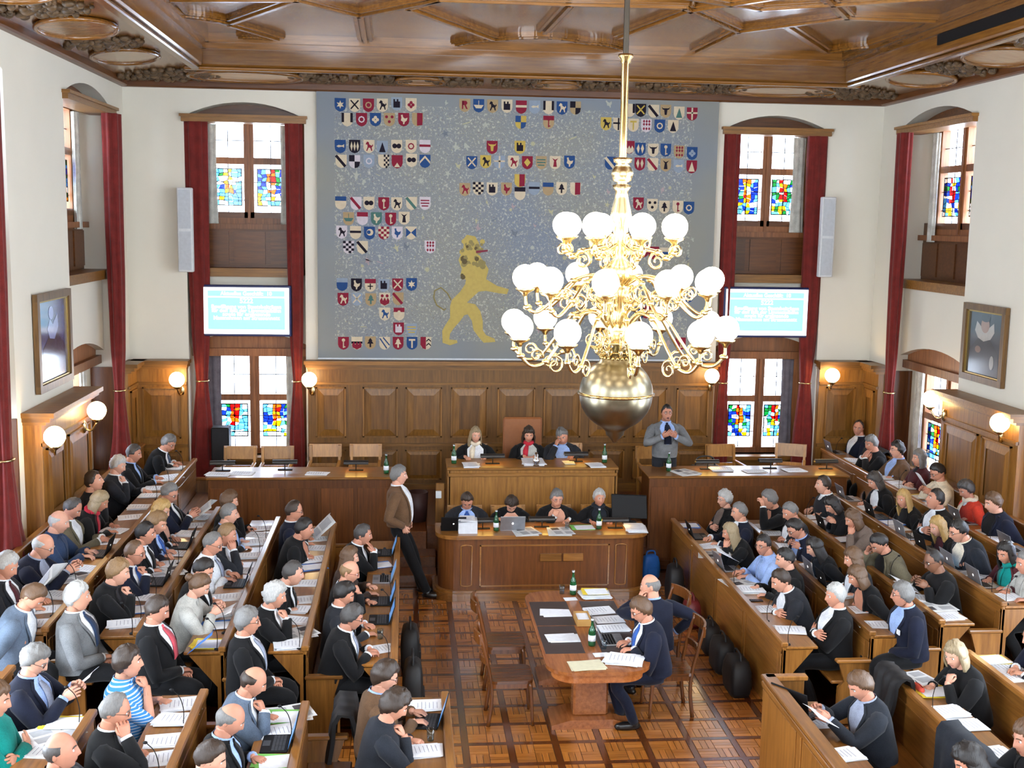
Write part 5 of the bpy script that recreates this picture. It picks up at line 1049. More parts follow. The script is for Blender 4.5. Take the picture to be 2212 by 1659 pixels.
        if not bare: body.tube([ins, S, (S+E)/2, E, (E+w2)/2, w2], [.03, .04, .038, .034, .03, .027], 7)
        else: body.tube([ins, S, (S+E)/2, pre], [.03, .04, .04, .042], 7)
        body.tube([end-fa*.05, w2, w2+hd*.012], [.03, .028, .026], 8)
        hv, hf = HANDS[k]; y = hd; z = -nrm(pn-y*(pn@y)); x = np.cross(y, z); Rm = np.stack([x*sg, y, z], 1)*(.9 if fem else 1.0); f_ = hf if sg > 0 else [q[::-1] for q in hf]
        body.add(hv@Rm.T+w2, f_, 0, True)
    # head and neck --------------------------------------------------
    body.add((HV*hs)@Rh.T+H, HF, HM, True)
    nr = .051 if fem else .062; body.tube([H+Rh@np.array([0, -.018, -.055]), H*.5+nb*.5+np.array([0, -.012, -.0]), nb+Rn@np.array([0, -.01, .0]), sp(.9)[0]], [nr*.95, nr*.93, nr*1.05, nr*1.25], 12)
    # open neck skin
    # torso
    ns, na = 15, 22; tv_ = []
    S_ = np.concatenate([np.linspace(0, .84, 9), [.88, .915, .945, .97, 1.0, 1.03]])
    for s in S_: tv_ += [surf(s, 2*PI*j/na) for j in range(na)]
    jack.add(tv_, [(i*na+j, i*na+(j+1) % na, (i+1)*na+(j+1) % na, (i+1)*na+j) for i in range(ns-1) for j in range(na)]+[tuple(range(na)), tuple(range((ns-1)*na, ns*na))], 0, True)
    hid = []
    for s in (.0, .3, .6, .84, .93): hid += [surf(s, 2*PI*j/8, -.035) for j in range(8)]
    body.add(hid, [(i*8+j, i*8+(j+1) % 8, i*8+8+(j+1) % 8, i*8+8+j) for i in range(4) for j in range(8)], 0, True)
    bm = [skin or SKIN[NP_[0] % 4], LIP if not skin else skin, hairmat(hc), EYEW, IRIS]
    body.build('body', bm, root, True); jn = {'suit': 'jacket', 'jack': 'jacket', 'open': 'jacket', 'shirt': 'shirt', 'sweater': 'sweater', 'coat': 'coat', 'top': 'top'}[style]; jack.build(jn, top, root, True)
    def patch(s0, s1, f0, f1, off, n=8, k=5):    # front strip between spine params, half angle f0..f1
        v = []
        for i in range(n):
            t = i/(n-1); s = s0+(s1-s0)*t; a = f0+(f1-f0)*t
            v += [surf(s, -(a)+2*a*j/(k-1), off) for j in range(k)]
        return v, [(i*k+j, i*k+j+1, (i+1)*k+j+1, (i+1)*k+j) for i in range(n-1) for j in range(k-1)]
    def strip(s0, s1, a0, a1, w0, w1, off, n=8):
        v = []
        for i in range(n):
            t = i/(n-1); s = s0+(s1-s0)*t; a = a0+(a1-a0)*t; h = w0+(w1-w0)*t; v += [surf(s, a-h, off), surf(s, a+h, off), surf(s, a+h, off-.006), surf(s, a-h, off-.006)]
        return v, [(i*4+j, i*4+(j+1) % 4, (i+1)*4+(j+1) % 4, (i+1)*4+j) for i in range(n-1) for j in range(4)]+[(0, 1, 2, 3), (n*4-1, n*4-2, n*4-3, n*4-4)]
    if style in ('suit', 'jack', 'open', 'coat'):
        lo = .42 if style != 'open' else .1; m = MB(); m.add(*patch(1.02, lo, .62, .06 if style != 'open' else .4, .007), 0, True)
        rr = nr*1.22; 
        if c[1] != '-':
            m.tube([nb+Rn@np.array([0, -.008, -.01]), nb+Rn@np.array([0, -.004, .03])], [rr*1.04, rr*.98], 14, cap=False); m.build('shirt', cloth(c[1]), root, True)
        else: m.build('neckline', bm[0], root, True)
        m = MB()
        for sg in (-1, 1):
            m.add(*strip(1.0, lo+.02, sg*.74, sg*(.14 if style != 'open' else .48), .10, .07, .013), 0, True)
        m.build('lapels', top, root, True)
    elif style in ('shirt',):
        m = MB(); rr = nr*1.22
        for sg in (-1, 1): m.add(*strip(1.035, .955, sg*.25, sg*.5, .18, .12, .012, 4), 0, True)
        m.tube([nb+Rn@np.array([0, -.008, -.01]), nb+Rn@np.array([0, -.004, .03])], [rr*1.06, rr], 14, cap=False); m.add(*strip(.96, .2, 0, 0, .05, .05, .005), 0, True); m.build('collar', top, root, True)
    elif style in ('sweater', 'top') and c[1] != '-':
        m = MB(); rr = nr*1.25; m.tube([nb+Rn@np.array([0, -.01, -.015]), nb+Rn@np.array([0, -.006, .028])], [rr*1.12, rr], 14, cap=False); m.add(*patch(1.02, .9, .5, .08, .007, 4), 0, True); m.build('collar', cloth(c[1]), root, True)
    if len(c) > 2 and c[2] != '-':
        if 's' in fl:      # scarf
            m = MB(); rr = nr*1.35; m.tube([nb+Rn@np.array([rr*math.cos(t)*1.05, rr*math.sin(t)-.008, .012+.012*math.sin(3*t)]) for t in np.linspace(0, 2*PI, 15)], .027, 8); m.add(*strip(.99, .5, .16, .22, .17, .13, .022), 0, True); m.build('scarf', cloth(c[2]), root, True)
        else:
            m = MB(); m.add(*strip(.965, .3 if style == 'shirt' else .43, 0, 0, .13, .2, .018, 9), 0, True); m.sphere(surf(.985, 0, .014), .02, 8, 6, sc3=(1, .7, 1)); m.build('tie', cloth(c[2]), root, True)
    if 'b' in fl: m = MB(); p = surf(.6, -.5, .016); q = surf(.66, -.5, .017); m.box(p[0]-.03, p[0]+.03, p[1]-.004, p[1]+.006, p[2]-.0, q[2]+.02); m.build('name_badge', PAPER, root, True)
    if hair != 'none': v, f = hair_mesh(hair, r); m = MB(); m.add((np.array(v)*hs)@Rh.T+H, f, 0, True); m.build('hair', hairmat(hc), root, True)
    if 'g' in fl:
        m = MB()
        for sg in (-1, 1):
            m.tube([(sg*.032+.021*math.cos(t), .0925+.001*math.cos(t), .009+.016*math.sin(t)) for t in np.linspace(0, 2*PI, 13)], .0022, 4); m.tube([(sg*.053, .091, .012), (sg*.078, .02, .012), (sg*.08, -.02, .004)], .002, 4)
        m.tube([(-.011, .0945, .011), (.011, .0945, .011)], .0022, 4); m.v = [tuple((np.array(p)*hs)@Rh.T+H) for p in m.v]; m.build('glasses', GLS if 'G' not in fl else mat('red_spectacles', (120, 34, 36), .3), root, True)
    if 'M' in fl: m = MB(); v, f = small_sphere((0, .092, -.046), .02, (1.3, .5, .35)); m.add((v*hs)@Rh.T+H, f, 0, True); m.build('moustache', hairmat('h'), root, True)
    if 'm' in fl: v, f = small_sphere((0, .088, -.064), .016, (1.0, .4, .9)); m = MB(); m.add((v*hs)@Rh.T+H, f, 0, True); m.build('open_mouth', mat('mouth_dark', (70, 24, 26), .5), root, True)
    # legs
    tm = cloth(c[3] if len(c) > 3 else 'K'); m = MB()
    for sg in (-1, 1):
        if stand:
            fx, fy = (lz if isinstance(lz, tuple) else (0, 0)); kn = np.array([sg*.10, fx*.5+.04, .5]); an = np.array([sg*.11, fx+(fy if sg > 0 else 0), .08]); m.tube(spline([(sg*.07, 0, zs+.1), (sg*.09, .0, zs-.06), (sg*.095, fx*.25+.02, .72), kn, (kn+an)/2, an], 3), np.linspace(.1, .058, 16), 10)
        else: an = np.array([sg*.11, .27+.04*sg, .07]); m.tube(spline([(sg*.07, -.02, zs-.0), (sg*.095, .1, zs-.01), (sg*.11, .28, zs+.0), (sg*.115, .39, zs-.03), (sg*.115, .40, zs-.12), (sg*.11, .34+.03*sg, .28), an], 3), np.concatenate([np.linspace(.095, .066, 11), np.linspace(.064, .048, 8)]), 10)
    m.sphere((0, .0, zs+.02), .13, 14, 8, sc3=(1.3, 1.0, .8)); m.build('trousers', tm, root, True)
    for sg in (-1, 1):
        an = np.array([sg*.11, (lz[0]+(lz[1] if sg > 0 else 0)) if stand and isinstance(lz, tuple) else (0 if stand else .27+.04*sg), .0])
        s = MB(); s.sphere((an[0], an[1]+.06, .035), .05, 10, 6, sc3=(.85, 2.7, .95)); s.v = [(p[0], p[1], max(p[2], .0)) for p in s.v]; s.sphere((an[0], an[1], .06), .05, 8, 6, sc3=(.85, 1, 1)); s.build('shoe', SHOE, root, True)
    return root, H, A
# ---- who sits where: row | pixel of the head in the survey photograph | pose | head pitch, yaw | hair, colour | clothes, colours | flags | label
PEOPLE = """L5|364 954|type|28 -25|full e|suit K w q|g|man in black suit and tie reading papers at the far left corner desk
L5|289 979|rest|12 -5|short h|suit K b K||dark haired man in black suit sitting back, second from the left corner
L5|255 1004|chinR|20 -10|full W|jack D w -||white haired man in charcoal jacket with fist at his mouth on the left wall bench
L5|203 1040|lap|-12 0|short d|sweater K - -||brown haired man in black tilting his head back, behind the blonde woman with red scarf
L5|215 1079|rest|24 -10|bob a|coat K m R|fs|blonde woman in black coat with red scarf on the left wall bench
L5|156 1097|clasp|34 -5|rec h|jack O w -||grey haired man in brown jacket and white shirt looking down at the left wall
L5|127 1126|type|14 0|bald W|shirt q - -||bald man in slate blue shirt typing on the left wall bench
L5|93 1176|read|24 -5|bald W|jack N s -|g|bald man with glasses in navy jacket reading a newspaper at left
L5|14 1221|desk|22 -15|full W|suit D w m||white haired man in dark suit at the left picture edge
L4|366 1065|read|26 -20|short e|suit N w K|g|grey haired man with glasses in navy suit holding up a newspaper by the side desk
L4|348 1101|desk|20 -10|bob y|jack K - -|fg|blonde woman with glasses in black in the fourth row on the left
L4|339 1128|type|22 -12|full l|suit N b U||sandy haired man in navy suit with blue tie, fourth row left
L4|314 1151|desk|8 5|short k|suit K w K||black haired man in black suit with white collar, fourth row left
L4|291 1192|chinR|12 -5|rec n|suit N w U|g|balding man with glasses in dark suit and blue tie, hand at his chin
L4|255 1234|chinR|12 0|full l|jack K D -||light brown haired man in black jacket resting chin on fist, fourth row left
L4|168 1290|lap|2 10|full W|suit G w q||white haired man in light grey suit with dark tie leaning back
L5|70 1283|rest|46 0|short n|jack g w -||brown haired man in blue grey jacket bending low over a laptop at left
L3|339 1318|lap|20 5|short d|suit K w p||dark haired man in black jacket with pink tie holding a blue folder
L3|430 1262|read|34 0|bun n|sweater c c -|f|woman in light grey cardigan with hair tied back reading
L3|438 1230|desk|30 -10|short k|suit K w K||dark haired man in black partly behind the woman in grey cardigan
L3|459 1174|type|22 -5|rec e|shirt w - s|g|grey haired man with glasses in white shirt and tie typing, third row left
L3|490 1153|faceR|14 5|short l|jack D w -||man in dark grey jacket pressing his hand to his cheek, third row left
L3|495 1110|desk|8 0|short e|jack K b -||grey haired man in black jacket, third row left near the side desk
L3|495 1083|chinR|12 20|full n|jack K K -||brown haired man in black with hand at his mouth, farthest in the third row left
L2|635 1104|rest|12 10|rec d|suit N w K|g|balding man in navy suit in the second row left before the newspaper
L2|657 1140|clasp|10 5|short k|jack K - -||dark haired man in black jacket reading a spread newspaper, second row left
L2|633 1235|desk|8 5|short h|suit K w K||dark grey haired man in black suit turned away, second row left
L2|594 1285|chinR|12 -5|curly W|jack K w -||white curly haired man in black suit with open collar, fist at his mouth
L2|535 1343|lap|4 0|full e|suit K w s|g|grey haired man with glasses in black suit, near end of the second row left
L1|784 1153|mouth|8 0|short h|jack K w -||dark grey haired man in black with both hands before his mouth
L1|755 1203|rest|10 5|long n|top x - -|f|brown long haired woman hidden behind the bald man with red glasses
L1|755 1235|chinR|18 5|bald l|sweater K w -|gG|bald man with red glasses in black sweater at a silver laptop
L1|743 1282|desk|26 -5|full k|jack D w -||dark haired man in grey jacket beside a black laptop, first row left
L1|761 1331|clasp|18 5|full h|suit K w s|g|dark grey haired man in black suit clasping his hands on the front desk
l0|831 1460|type|24 10|full d|sweater B b -|g|brown haired man in brown sweater with light blue collar at the near front desk
l0|852 1521|chinR|30 0|curly d|sweater L - -||curly dark haired man in dark sweater resting chin on hand, nearest at bottom centre
l1|547 1469|chinR|26 5|bald d|suit g w N||bald man in blue grey suit with fist at his chin, near block left
l1|497 1553|write|28 10|bald e|suit K b K||bald man in black suit writing, near block left
l1|454 1637|desk|20 0|short d|jack K K -||dark haired man at the bottom edge left of the bald man writing
l2|276 1431|chinR|0 10|full d|shirt Z - -|a|dark haired man in blue striped polo shirt with hand at his mouth
l2|249 1535|faceR|16 5|rec e|suit K w U|g|grey haired man with glasses in black suit and light blue tie, hand at his cheek
l2|133 1623|desk|-4 10|bald h|jack D D -||man with cropped grey hair looking up at the bottom left edge
l3|75 1424|read|28 -5|full e|suit N b s|gM|grey haired man with moustache and glasses in navy suit holding papers at lower left
l3|-12 1512|fold|10 0|full n|sweater t - -||person in teal sweater cut by the lower left picture edge
R5|1854 925|lap|4 55|rec d|jack N w -||balding dark haired man in navy jacket looking across, farthest right corner
R5|1882 957|mouth|14 20|full e|jack K - -||grey haired person in black with both hands before the face in the right corner
R5|1938 972|reach|2 0|full k|jack B b -|g|dark haired man with glasses in brown jacket and light blue shirt, right wall bench
R5|1985 990|fold|2 10|bob e|top m K -|f|grey short haired woman in dark plum jacket with folded arms under the right side window
R5|2026 1020|read|30 5|short k|shirt Y - -|g|dark haired man with glasses in cream shirt reading a sheet, right wall bench
R5|2087 1056|type|28 10|curly h|sweater r w Y|fs|curly grey haired woman in bright red jacket with pale scarf
R5|2146 1085|rest|14 0|full n|jack N K -||brown haired man in dark blue jacket leaning forward beside the woman in red
R4|1890 1035|desk|26 10|bob h|open K w -|fb|grey haired woman in black jacket with a white badge, fourth row right
R4|1952 1075|desk|10 25|long y|jack K K -|fd|long blond haired woman in black turned to her neighbour, fourth row right
R4|2020 1078|fold|-14 0|short k|jack K w -|u|dark haired man in black jacket with grey shirt looking upwards
R4|2026 1133|type|18 15|long y|jack K m -|fd|long blond haired woman in black beside the person with dark bob, fourth row right
R4|2071 1143|type|18 0|short k|jack L Y -|gu|dark haired person with glasses in navy jacket typing on a laptop, fourth row right
R4|2173 1190|desk|20 20|long k|open m t t|fs|woman with dark curly hair in maroon with green scarf at the right edge
R4|2216 1212|rest|12 0|short e|shirt c - -||grey haired person in pale shirt cut by the right picture edge
R3|1778 1047|rest|0 0|short d|sweater D w -||dark haired man in charcoal sweater in profile, farthest in the third row right
R3|1798 1087|phone|34 10|bob k|top K - -|f|dark bobbed woman in black bending over something in her hands, third row right
R3|1843 1117|faceL|22 5|bob n|sweater T - -|f|brown haired woman in taupe cardigan with hand over her face
R3|1900 1170|browR|38 10|short k|open O K -||dark haired man in olive jacket leaning his head on his hand
R3|2017 1210|read|20 10|rec k|sweater K - -|gD|dark haired man with glasses in black shirt holding a paper, third row right
R2|1662 1077|raise|14 -10|full e|jack K - -||grey haired man in black raising one hand, far end of second row right
R2|1707 1104|clasp|24 10|short e|jack D w -||grey haired man in grey jacket and pale shirt, second row right
R2|1719 1138|read|36 5|short k|jack N b -|g|dark haired man with glasses in navy jacket reading a white sheet
R2|1760 1178|desk|26 -5|long k|top K - -|f|woman with very long dark hair in black, second row right
R2|1843 1205|rest|16 0|bob n|jack D w -|f|brown haired woman in grey turned forward behind the woman with v neck
R2|1852 1241|desk|22 5|bob n|open K - -|f|brown haired woman in black v neck jacket, second row right
R2|1949 1283|lap|4 -15|full e|jack N b -|gb|grey haired man in navy blazer with white badge leaning back, second row right
R1|1565 1078|fold|6 15|curly W|open K T -|fg|grey curly haired woman in black with crossed arms, far end of first row right
R1|1597 1106|desk|8 0|short e|jack N w -||grey haired man in navy jacket with white collar beside the blond woman, first row right
R1|1578 1146|faceL|16 0|long a|top K c -|f|blond woman with hand at her face over a laptop, first row right
R1|1649 1176|type|8 35|short k|shirt b - -|g|man with glasses in light blue shirt looking towards the camera
R1|1696 1207|rest|14 0|short k|jack K K -||black haired person hidden behind the man in light blue shirt
R1|1687 1250|fold|22 5|short d|suit D w -||dark haired man in charcoal suit with folded arms, first row right
R1|1804 1287|fold|4 10|full W|jack K w -||white haired man in black jacket with folded arms, near end of first row right
r0|1859 1478|read|28 10|full n|jack L s -||young brown haired man in navy jacket holding sheets at the tall desk
r1|2064 1410|chinL|18 25|bob a|top K - -|f|ash blond woman in black with fist at her mouth, near block right
r2|2235 1370|clasp|12 0|short n|jack N w -||person in dark jacket with clasped hands reaching in from the right edge
r1|2095 1637|desk|30 0|bob k|jack K K -||dark haired head at the bottom right edge
r2|2222 1590|rest|10 0|bob n|jack K K -||brown haired person cut by the lower right picture edge"""
ROWS = {}
for k in range(5):
    ROWS['L%d' % (k+1)] = (TIER*k, -PI/2, LXS[k]-.19, (LXS[k+1]+.2) if k < 4 else XL+.44)
    ROWS['R%d' % (k+1)] = (TIER*k, PI/2, RXS[k]+.19, (RXS[k+1]-.2) if k < 4 else XR-.44)
lx_ = [.36, -.78, -1.58, -2.28, -3.05]
for k in range(4): ROWS['l%d' % k] = (TIER*k, -PI/2, lx_[k]-.19, max(lx_[k+1]+.2, lx_[k]-.62))
ROWS['r0'] = (0, PI/2, 3.31, 3.86); ROWS['r1'] = (.12, PI/2, 4.43, 4.86); ROWS['r2'] = (.24, PI/2, 5.21, 5.7)
HEADS = {}
for ln in PEOPLE.split('\n'):
    row, pxy, pose, hph, hs_, cl, fl, lab = ln.split('|'); zf, rz, dX, seat = ROWS[row]; px, py = map(float, pxy.split()); hp, hy = map(float, hph.split()); hair, hc = hs_.split(); cl = cl.split()
    d = -math.sin(rz); lean = 10; zf += .07 if 'u' in fl else -.06 if 'd' in fl else 0
    for _ in range(3):
        zh = zf+.53+.5*math.cos(math.radians(lean*.85))+.138; p = onZ(px, py, zh); off = (p[0]-seat)*d; lean = min(24, max(1, math.degrees(math.asin(max(-.3, min(.6, (off-.03)/.64))))))
    hipx = p[0]-d*(.03+.64*math.sin(math.radians(lean)))
    yd = min(.5, max(.22, abs(dX-hipx)))
    o, H, A = person((p[0], p[1]), rz+random.uniform(-.06, .06), zf, pose, hp, hy, random.uniform(-5, 5), lean, hair, hc, cl[0], tuple(cl[1:])+('K',), fl, lab, yd=yd, zd=.772 if row != 'r0' else .775, skin=SKIND if 'D' in fl else None, sc1=random.uniform(.98, 1.03))
    HEADS[lab] = (p, row)
def P3(px, py, z, Y=None):
    p = onZ(px, py, z) if Y is None else onY(px, py, Y); return (p[0], p[1])
SPEC = [
 (P3(1027, 942, 0, 16.4), PI, .6, dict(pose='desk', hp=14, hy=12, lean=10, hair='long', hc='a', style='open', c=('K', 'w', 'Y', 'K'), fl='fs', label='woman with long ash blond hair and pale scarf on the left of the podium', yd=.36, zd=.83)),
 (P3(1142, 940, 0, 16.4), PI, .6, dict(pose='clasp', hp=18, hy=0, lean=8, hair='bob', hc='d', style='open', c=('K', 'c', 'R', 'K'), fl='fs', label='president woman with dark bob and pink scarf in the high leather chair', yd=.36, zd=.83)),
 (P3(1215, 950, 0, 16.38), PI, .6, dict(pose='browR', hp=26, hy=-10, hr=22, lean=16, hair='full', hc='e', style='jack', c=('D', 'b', '-', 'K'), fl='', label='grey haired man leaning his head on his hand on the right of the podium', yd=.34, zd=.83)),
 (P3(1009, 1066, 0, 15.0), PI, 0, dict(pose='type', hp=40, hy=0, lean=20, hair='short', hc='d', style='suit', c=('D', 'b', 'U', 'K'), fl='', label='dark haired man in grey suit looking down at the left of the secretaries desk', yd=.42, zd=.85)),
 (P3(1105, 1090, 0, 14.98), PI, 0, dict(pose='desk', hp=52, hy=0, lean=30, hair='curly', hc='d', style='open', c=('K', '-', '-', 'K'), fl='f', label='woman with tousled dark hair bowing her head at the secretaries desk', yd=.42, zd=.85)),
 (P3(1203, 1064, 0, 15.02), PI, 0, dict(pose='chinR', hp=10, hy=5, lean=16, hair='full', hc='e', style='jack', c=('K', '-', '-', 'K'), fl='gGb', label='grey haired woman with red glasses in black, hand at her mouth, secretaries desk', yd=.42, zd=.85)),
 (P3(1295, 1065, 0, 15.02), PI, 0, dict(pose='desk', hp=4, hy=8, lean=12, hair='full', hc='W', style='jack', c=('K', 'L', 'L', 'K'), fl='fs', label='white haired woman in dark leather jacket and scarf at the secretaries desk', yd=.42, zd=.85)),
 (P3(1440, 902, 0, 16.15), PI, .55, dict(pose='talk', hp=-2, hy=0, lean=3, hair='short', hc='k', style='suit', c=('G', 'b', 'N', 'D'), fl='gm', label='speaker in grey suit standing with raised hands behind the side desk', stand=True, lz=(0, 0), sc1=.95)),
 (P3(862, 1012, 1.66), -PI/2-.12, 0, dict(pose='pocket', hp=2, hy=0, lean=-3, hair='full', hc='e', style='open', c=('B', 'w', '-', 'K'), fl='', label='man in brown corduroy jacket standing with hands in pockets at the left of the podium', stand=True, lz=(.28, .1))),
 (P3(1405, 1262, 1.18), PI*.17, 0, dict(pose='side', hp=10, hy=30, lean=8, hair='bald', hc='e', style='jack', c=('N', 'b', '-', 'N'), fl='', label='balding grey haired man in navy suit at the table turned away, hand at ear', yd=.4, zd=.76)),
 (P3(1385, 1315, 1.16), PI/2+.05, 0, dict(pose='type', hp=24, hy=5, lean=14, hair='full', hc='n', style='suit', c=('N', 'w', 'U', 'N'), fl='g', label='young brown haired man with glasses in navy suit typing at the table', yd=.36, zd=.76)),
]
for hx, rz, zf, kw in SPEC: person(hx, rz, zf, **kw)
# ================================================================== THINGS ON DESKS AND FLOOR
NAMES = {}
_all = [k for k in HEADS]+[kw['label'] for *_, kw in SPEC]
STOPW = {'in', 'with', 'and', 'a', 'the', 'his', 'at', 'on', 'to', 'her', 'by', 'of', 'behind', 'dark', 'light', 'beside', 'over', 'long', 'holding', 'bending', 'under', 'grey', 'white', 'black', 'first', 'second', 'third', 'fourth', 'one', 'near', 'blue'}
for k in _all:
    wd = k.replace(',', '').split(); n = 3
    while n < len(wd) and (wd[n-1] in STOPW or any(o != k and o.replace(',', '').split()[:n] == wd[:n] for o in _all)): n += 1
    NAMES[k] = ' '.join(wd[:n])
USED = {}
def near_label(desc, x, y, row):
    best = min((abs(p[1]-y)+(0 if r == row else 3)+abs(p[0]-x)*.3, k, p) for k, (p, r) in HEADS.items())
    k, p = best[1], best[2]; dy = y-p[1]; who = NAMES[k]
    pos = 'before' if abs(dy) < .2 else ('on the podium side of' if dy > 0 else 'on the gallery side of')
    for q in (pos, 'beside', 'close to', 'in reach of', 'next along from', 'at the elbow of', 'past'):
        l = '%s %s the %s' % (desc, q, who); w_ = l.split()
        if len(w_) > 16: l = ' '.join(w_[:16])
        if l not in USED: USED[l] = 1; return l
    return l
FOLD = dict(y=(232, 206, 60), b=(60, 120, 205), g=(120, 190, 90), r=(206, 70, 50), w=(232, 236, 246), c=(212, 206, 176), k=(36, 48, 60), p=(226, 170, 186))
FOLDN = dict(y='yellow', b='blue', g='green', r='red', w='white', c='cream', k='dark', p='pink')
def slab(m, cx, cy, z0, z1, w_, l_, rot, mi=0, bev=0):
    c_, s_ = math.cos(rot), math.sin(rot); n0 = len(m.v); m.box(-w_/2, w_/2, -l_/2, l_/2, z0, z1, mi, bev); m.v[n0:] = [(cx+c_*p[0]-s_*p[1], cy+s_*p[0]+c_*p[1], p[2]) for p in m.v[n0:]]
def papers(x, y, z, rot, k='w', n=3, lab='', sc1=1.0, lines=True, nm='paper_stack', cat='papers'):
    m = MB(); h = 0
    for i in range(n):
        t = random.uniform(.002, .006); slab(m, x+random.uniform(-.02, .02), y+random.uniform(-.02, .02), z+h, z+h+t, .21*sc1, .297*sc1, rot+random.uniform(-.16, .16)*(i > 0)); h += t+.0003
    o = tag(m.build(nm, PAPER if k == 'w' else mat('folder_'+FOLDN[k], FOLD[k], .6)), lab, cat)
    if lines:
        m = MB(); c_, s_ = math.cos(rot), math.sin(rot)
        for i in range(7):
            u, v = 0, .11-.032*i; w_ = random.uniform(.09, .15)*sc1; slab(m, x+c_*u-s_*v*sc1, y+s_*u+c_*v*sc1, z+h, z+h+.0006, w_, .0045, rot)
        q = m.build('printed_lines', INK, o); q['kind'] = 'stuff'
    if k == 'y' or k == 'b' or k == 'g' or k == 'r' or k == 'k':
        m = MB(); slab(m, x+.015, y-.02, z+h, z+h+.003, .2*sc1, .25*sc1, rot+.08); m.build('top_sheet', PAPER, o)
    return o
def news(x, y, z, rot, lab):
    m = MB(); slab(m, x, y, z, z+.006, .3, .4, rot, bev=.002); slab(m, x+.03, y+.02, z+.006, z+.01, .28, .36, rot+.2); o = tag(m.build('newspaper', mat('newsprint', (212, 214, 214), .85)), lab, 'newspaper'); c_, s_ = math.cos(rot+.2), math.sin(rot+.2)
    for i, (u, v, w_, l_) in enumerate(((-.06, .1, .1, .11), (.07, .08, .09, .15), (-.06, -.08, .1, .14), (.07, -.1, .09, .12))):
        m = MB(); slab(m, x+.03+c_*u-s_*v, y+.02+s_*u+c_*v, z+.01, z+.0108, w_, l_, rot+.2); m.build('news_picture' if i == 0 else 'text_column', mat('news_photo', (70, 66, 70), .8) if i == 0 else mat('news_text', (164, 166, 170), .85), o)
    return o
ALU = mat('brushed_aluminium', (168, 172, 180), .35, .7); SCB = mat('laptop_screen', (60, 110, 170), .3, emit=(90, 150, 210), es=.7); EMB = mat('lit_emblem', (255, 255, 255), .3, emit=(255, 255, 255), es=2.5)
LAPP = {}
def laptop(x, y, z, rz, dark, lab, tilt=18, sc1=1.0):
    """rz: direction the user faces"""
    key = (dark, tilt)
    if key not in LAPP:
        root = empty('laptop', (0, 0, 0), 0, 'x', 'laptop'); A_ = BLK if dark else ALU
        m = MB(); m.box(-.16, .16, -.11, .11, 0, .014, bev=.004); m.build('base', A_, root, True)
        m = MB()
        for r_ in range(4):
            for c_ in range(10): m.box(-.14+.0282*c_, -.14+.0282*c_+.024, -.02+.027*r_, -.02+.027*r_+.022, .014, .016)
        q = m.build('keyboard', BLK if not dark else mat('keys_grey', (52, 54, 58), .5), root, True); q['kind'] = 'stuff'
        m = MB(); m.box(-.05, .05, -.1, -.04, .0138, .0146); m.build('touchpad', mat('touchpad', (120, 124, 130) if not dark else (60, 62, 66), .4), root, True)
        R = rotx(math.radians(-tilt)); 
        def lidbox(a, b, c, d, e, f_, mt, nm, par):
            m = MB(); m.box(a, b, c, d, e, f_, bev=.003 if e == 0 else 0); m.v = [tuple(R@np.array(p)+np.array([0, .11, .012])) for p in m.v]; return m.build(nm, mt, par, True)
        lid = lidbox(-.16, .16, 0, .008, 0, .215, A_, 'lid', root)
        lidbox(-.148, .148, -.001, .001, .014, .2, SCB, 'screen', lid)
        m = MB(); m.sphere((0, .009, .108), .014 if not dark else .01, 12, 6, sc3=(.85, .12, 1.15)); m.v = [tuple(R@np.array(p)+np.array([0, .11, .012])) for p in m.v]; m.build('lid_emblem', EMB, lid, True)
        LAPP[key] = root; o = root
    else: o = copy_tree(LAPP[key])
    o.location = (x, y, z); o.rotation_euler = (0, 0, rz); o.scale = (sc1,)*3; o['label'] = lab; o['group'] = 'laptops on the desks'; return o
BOTG = bpy.data.materials.new('green_bottle_glass'); BOTG.use_nodes = True
_b = BOTG.node_tree.nodes['Principled BSDF']; _b.inputs['Base Color'].default_value = (*lin((30, 92, 50)), 1); _b.inputs['Roughness'].default_value = .08; _b.inputs['Transmission Weight'].default_value = .35
CLR = glassy('clear_glass', (228, 236, 240))
def bottle(x, y, z, lab):
    m = MB(); m.lathe([(.001, 0), (.034, .002), (.036, .02), (.036, .14), (.03, .165), (.014, .2), (.012, .245), (.015, .248), (.015, .26), (.001, .26)], 16, (x, y, z)); o = tag(m.build('water_bottle', BOTG), lab, 'bottle')
    m = MB(); m.lathe([(.0366, .05), (.0368, .05), (.0368, .11), (.0366, .11)], 16, (x, y, z)); m.build('paper_label', PAPER, o)
    m = MB(); m.lathe([(.001, .272), (.016, .272), (.016, .252)], 12, (x, y, z)); m.build('cap', ALU, o); return o
def tumbler(x, y, z, lab):
    m = MB(); m.lathe([(.001, .004), (.026, .004), (.033, .1), (.031, .1), (.025, .008), (.001, .008)], 16, (x, y, z)); return tag(m.build('drinking_glass', CLR), lab, 'glass')
MICP = []
def mic(x, y, z, d):
    if not MICP:
        root = empty('microphone', (0, 0, 0), 0, 'thin black gooseneck microphone standing on a bench desk', 'microphone', 'gooseneck desk microphones')
        m = MB(); m.lathe([(.001, 0), (.025, 0), (.022, .012), (.006, .016), (.001, .016)], 12); m.build('base', BLK, root, True)
        m = MB(); m.tube(spline([(0, 0, .01), (0, .005, .12), (0, -.02, .22), (0, -.07, .28)]), .0035, 6); m.build('gooseneck', BLK, root, True)
        m = MB(); m.sphere((0, -.08, .285), .011, 8, 6, sc3=(1, 1.6, 1)); m.build('capsule', BLK, root, True); MICP.append(root); o = root
    else: o = copy_tree(MICP[0])
    o.location = (x, y, z); o.rotation_euler = (0, 0, d); return o
DZ = {r: ROWS[r][0]+.7725 for r in ROWS}; DZ['r0'] = .776
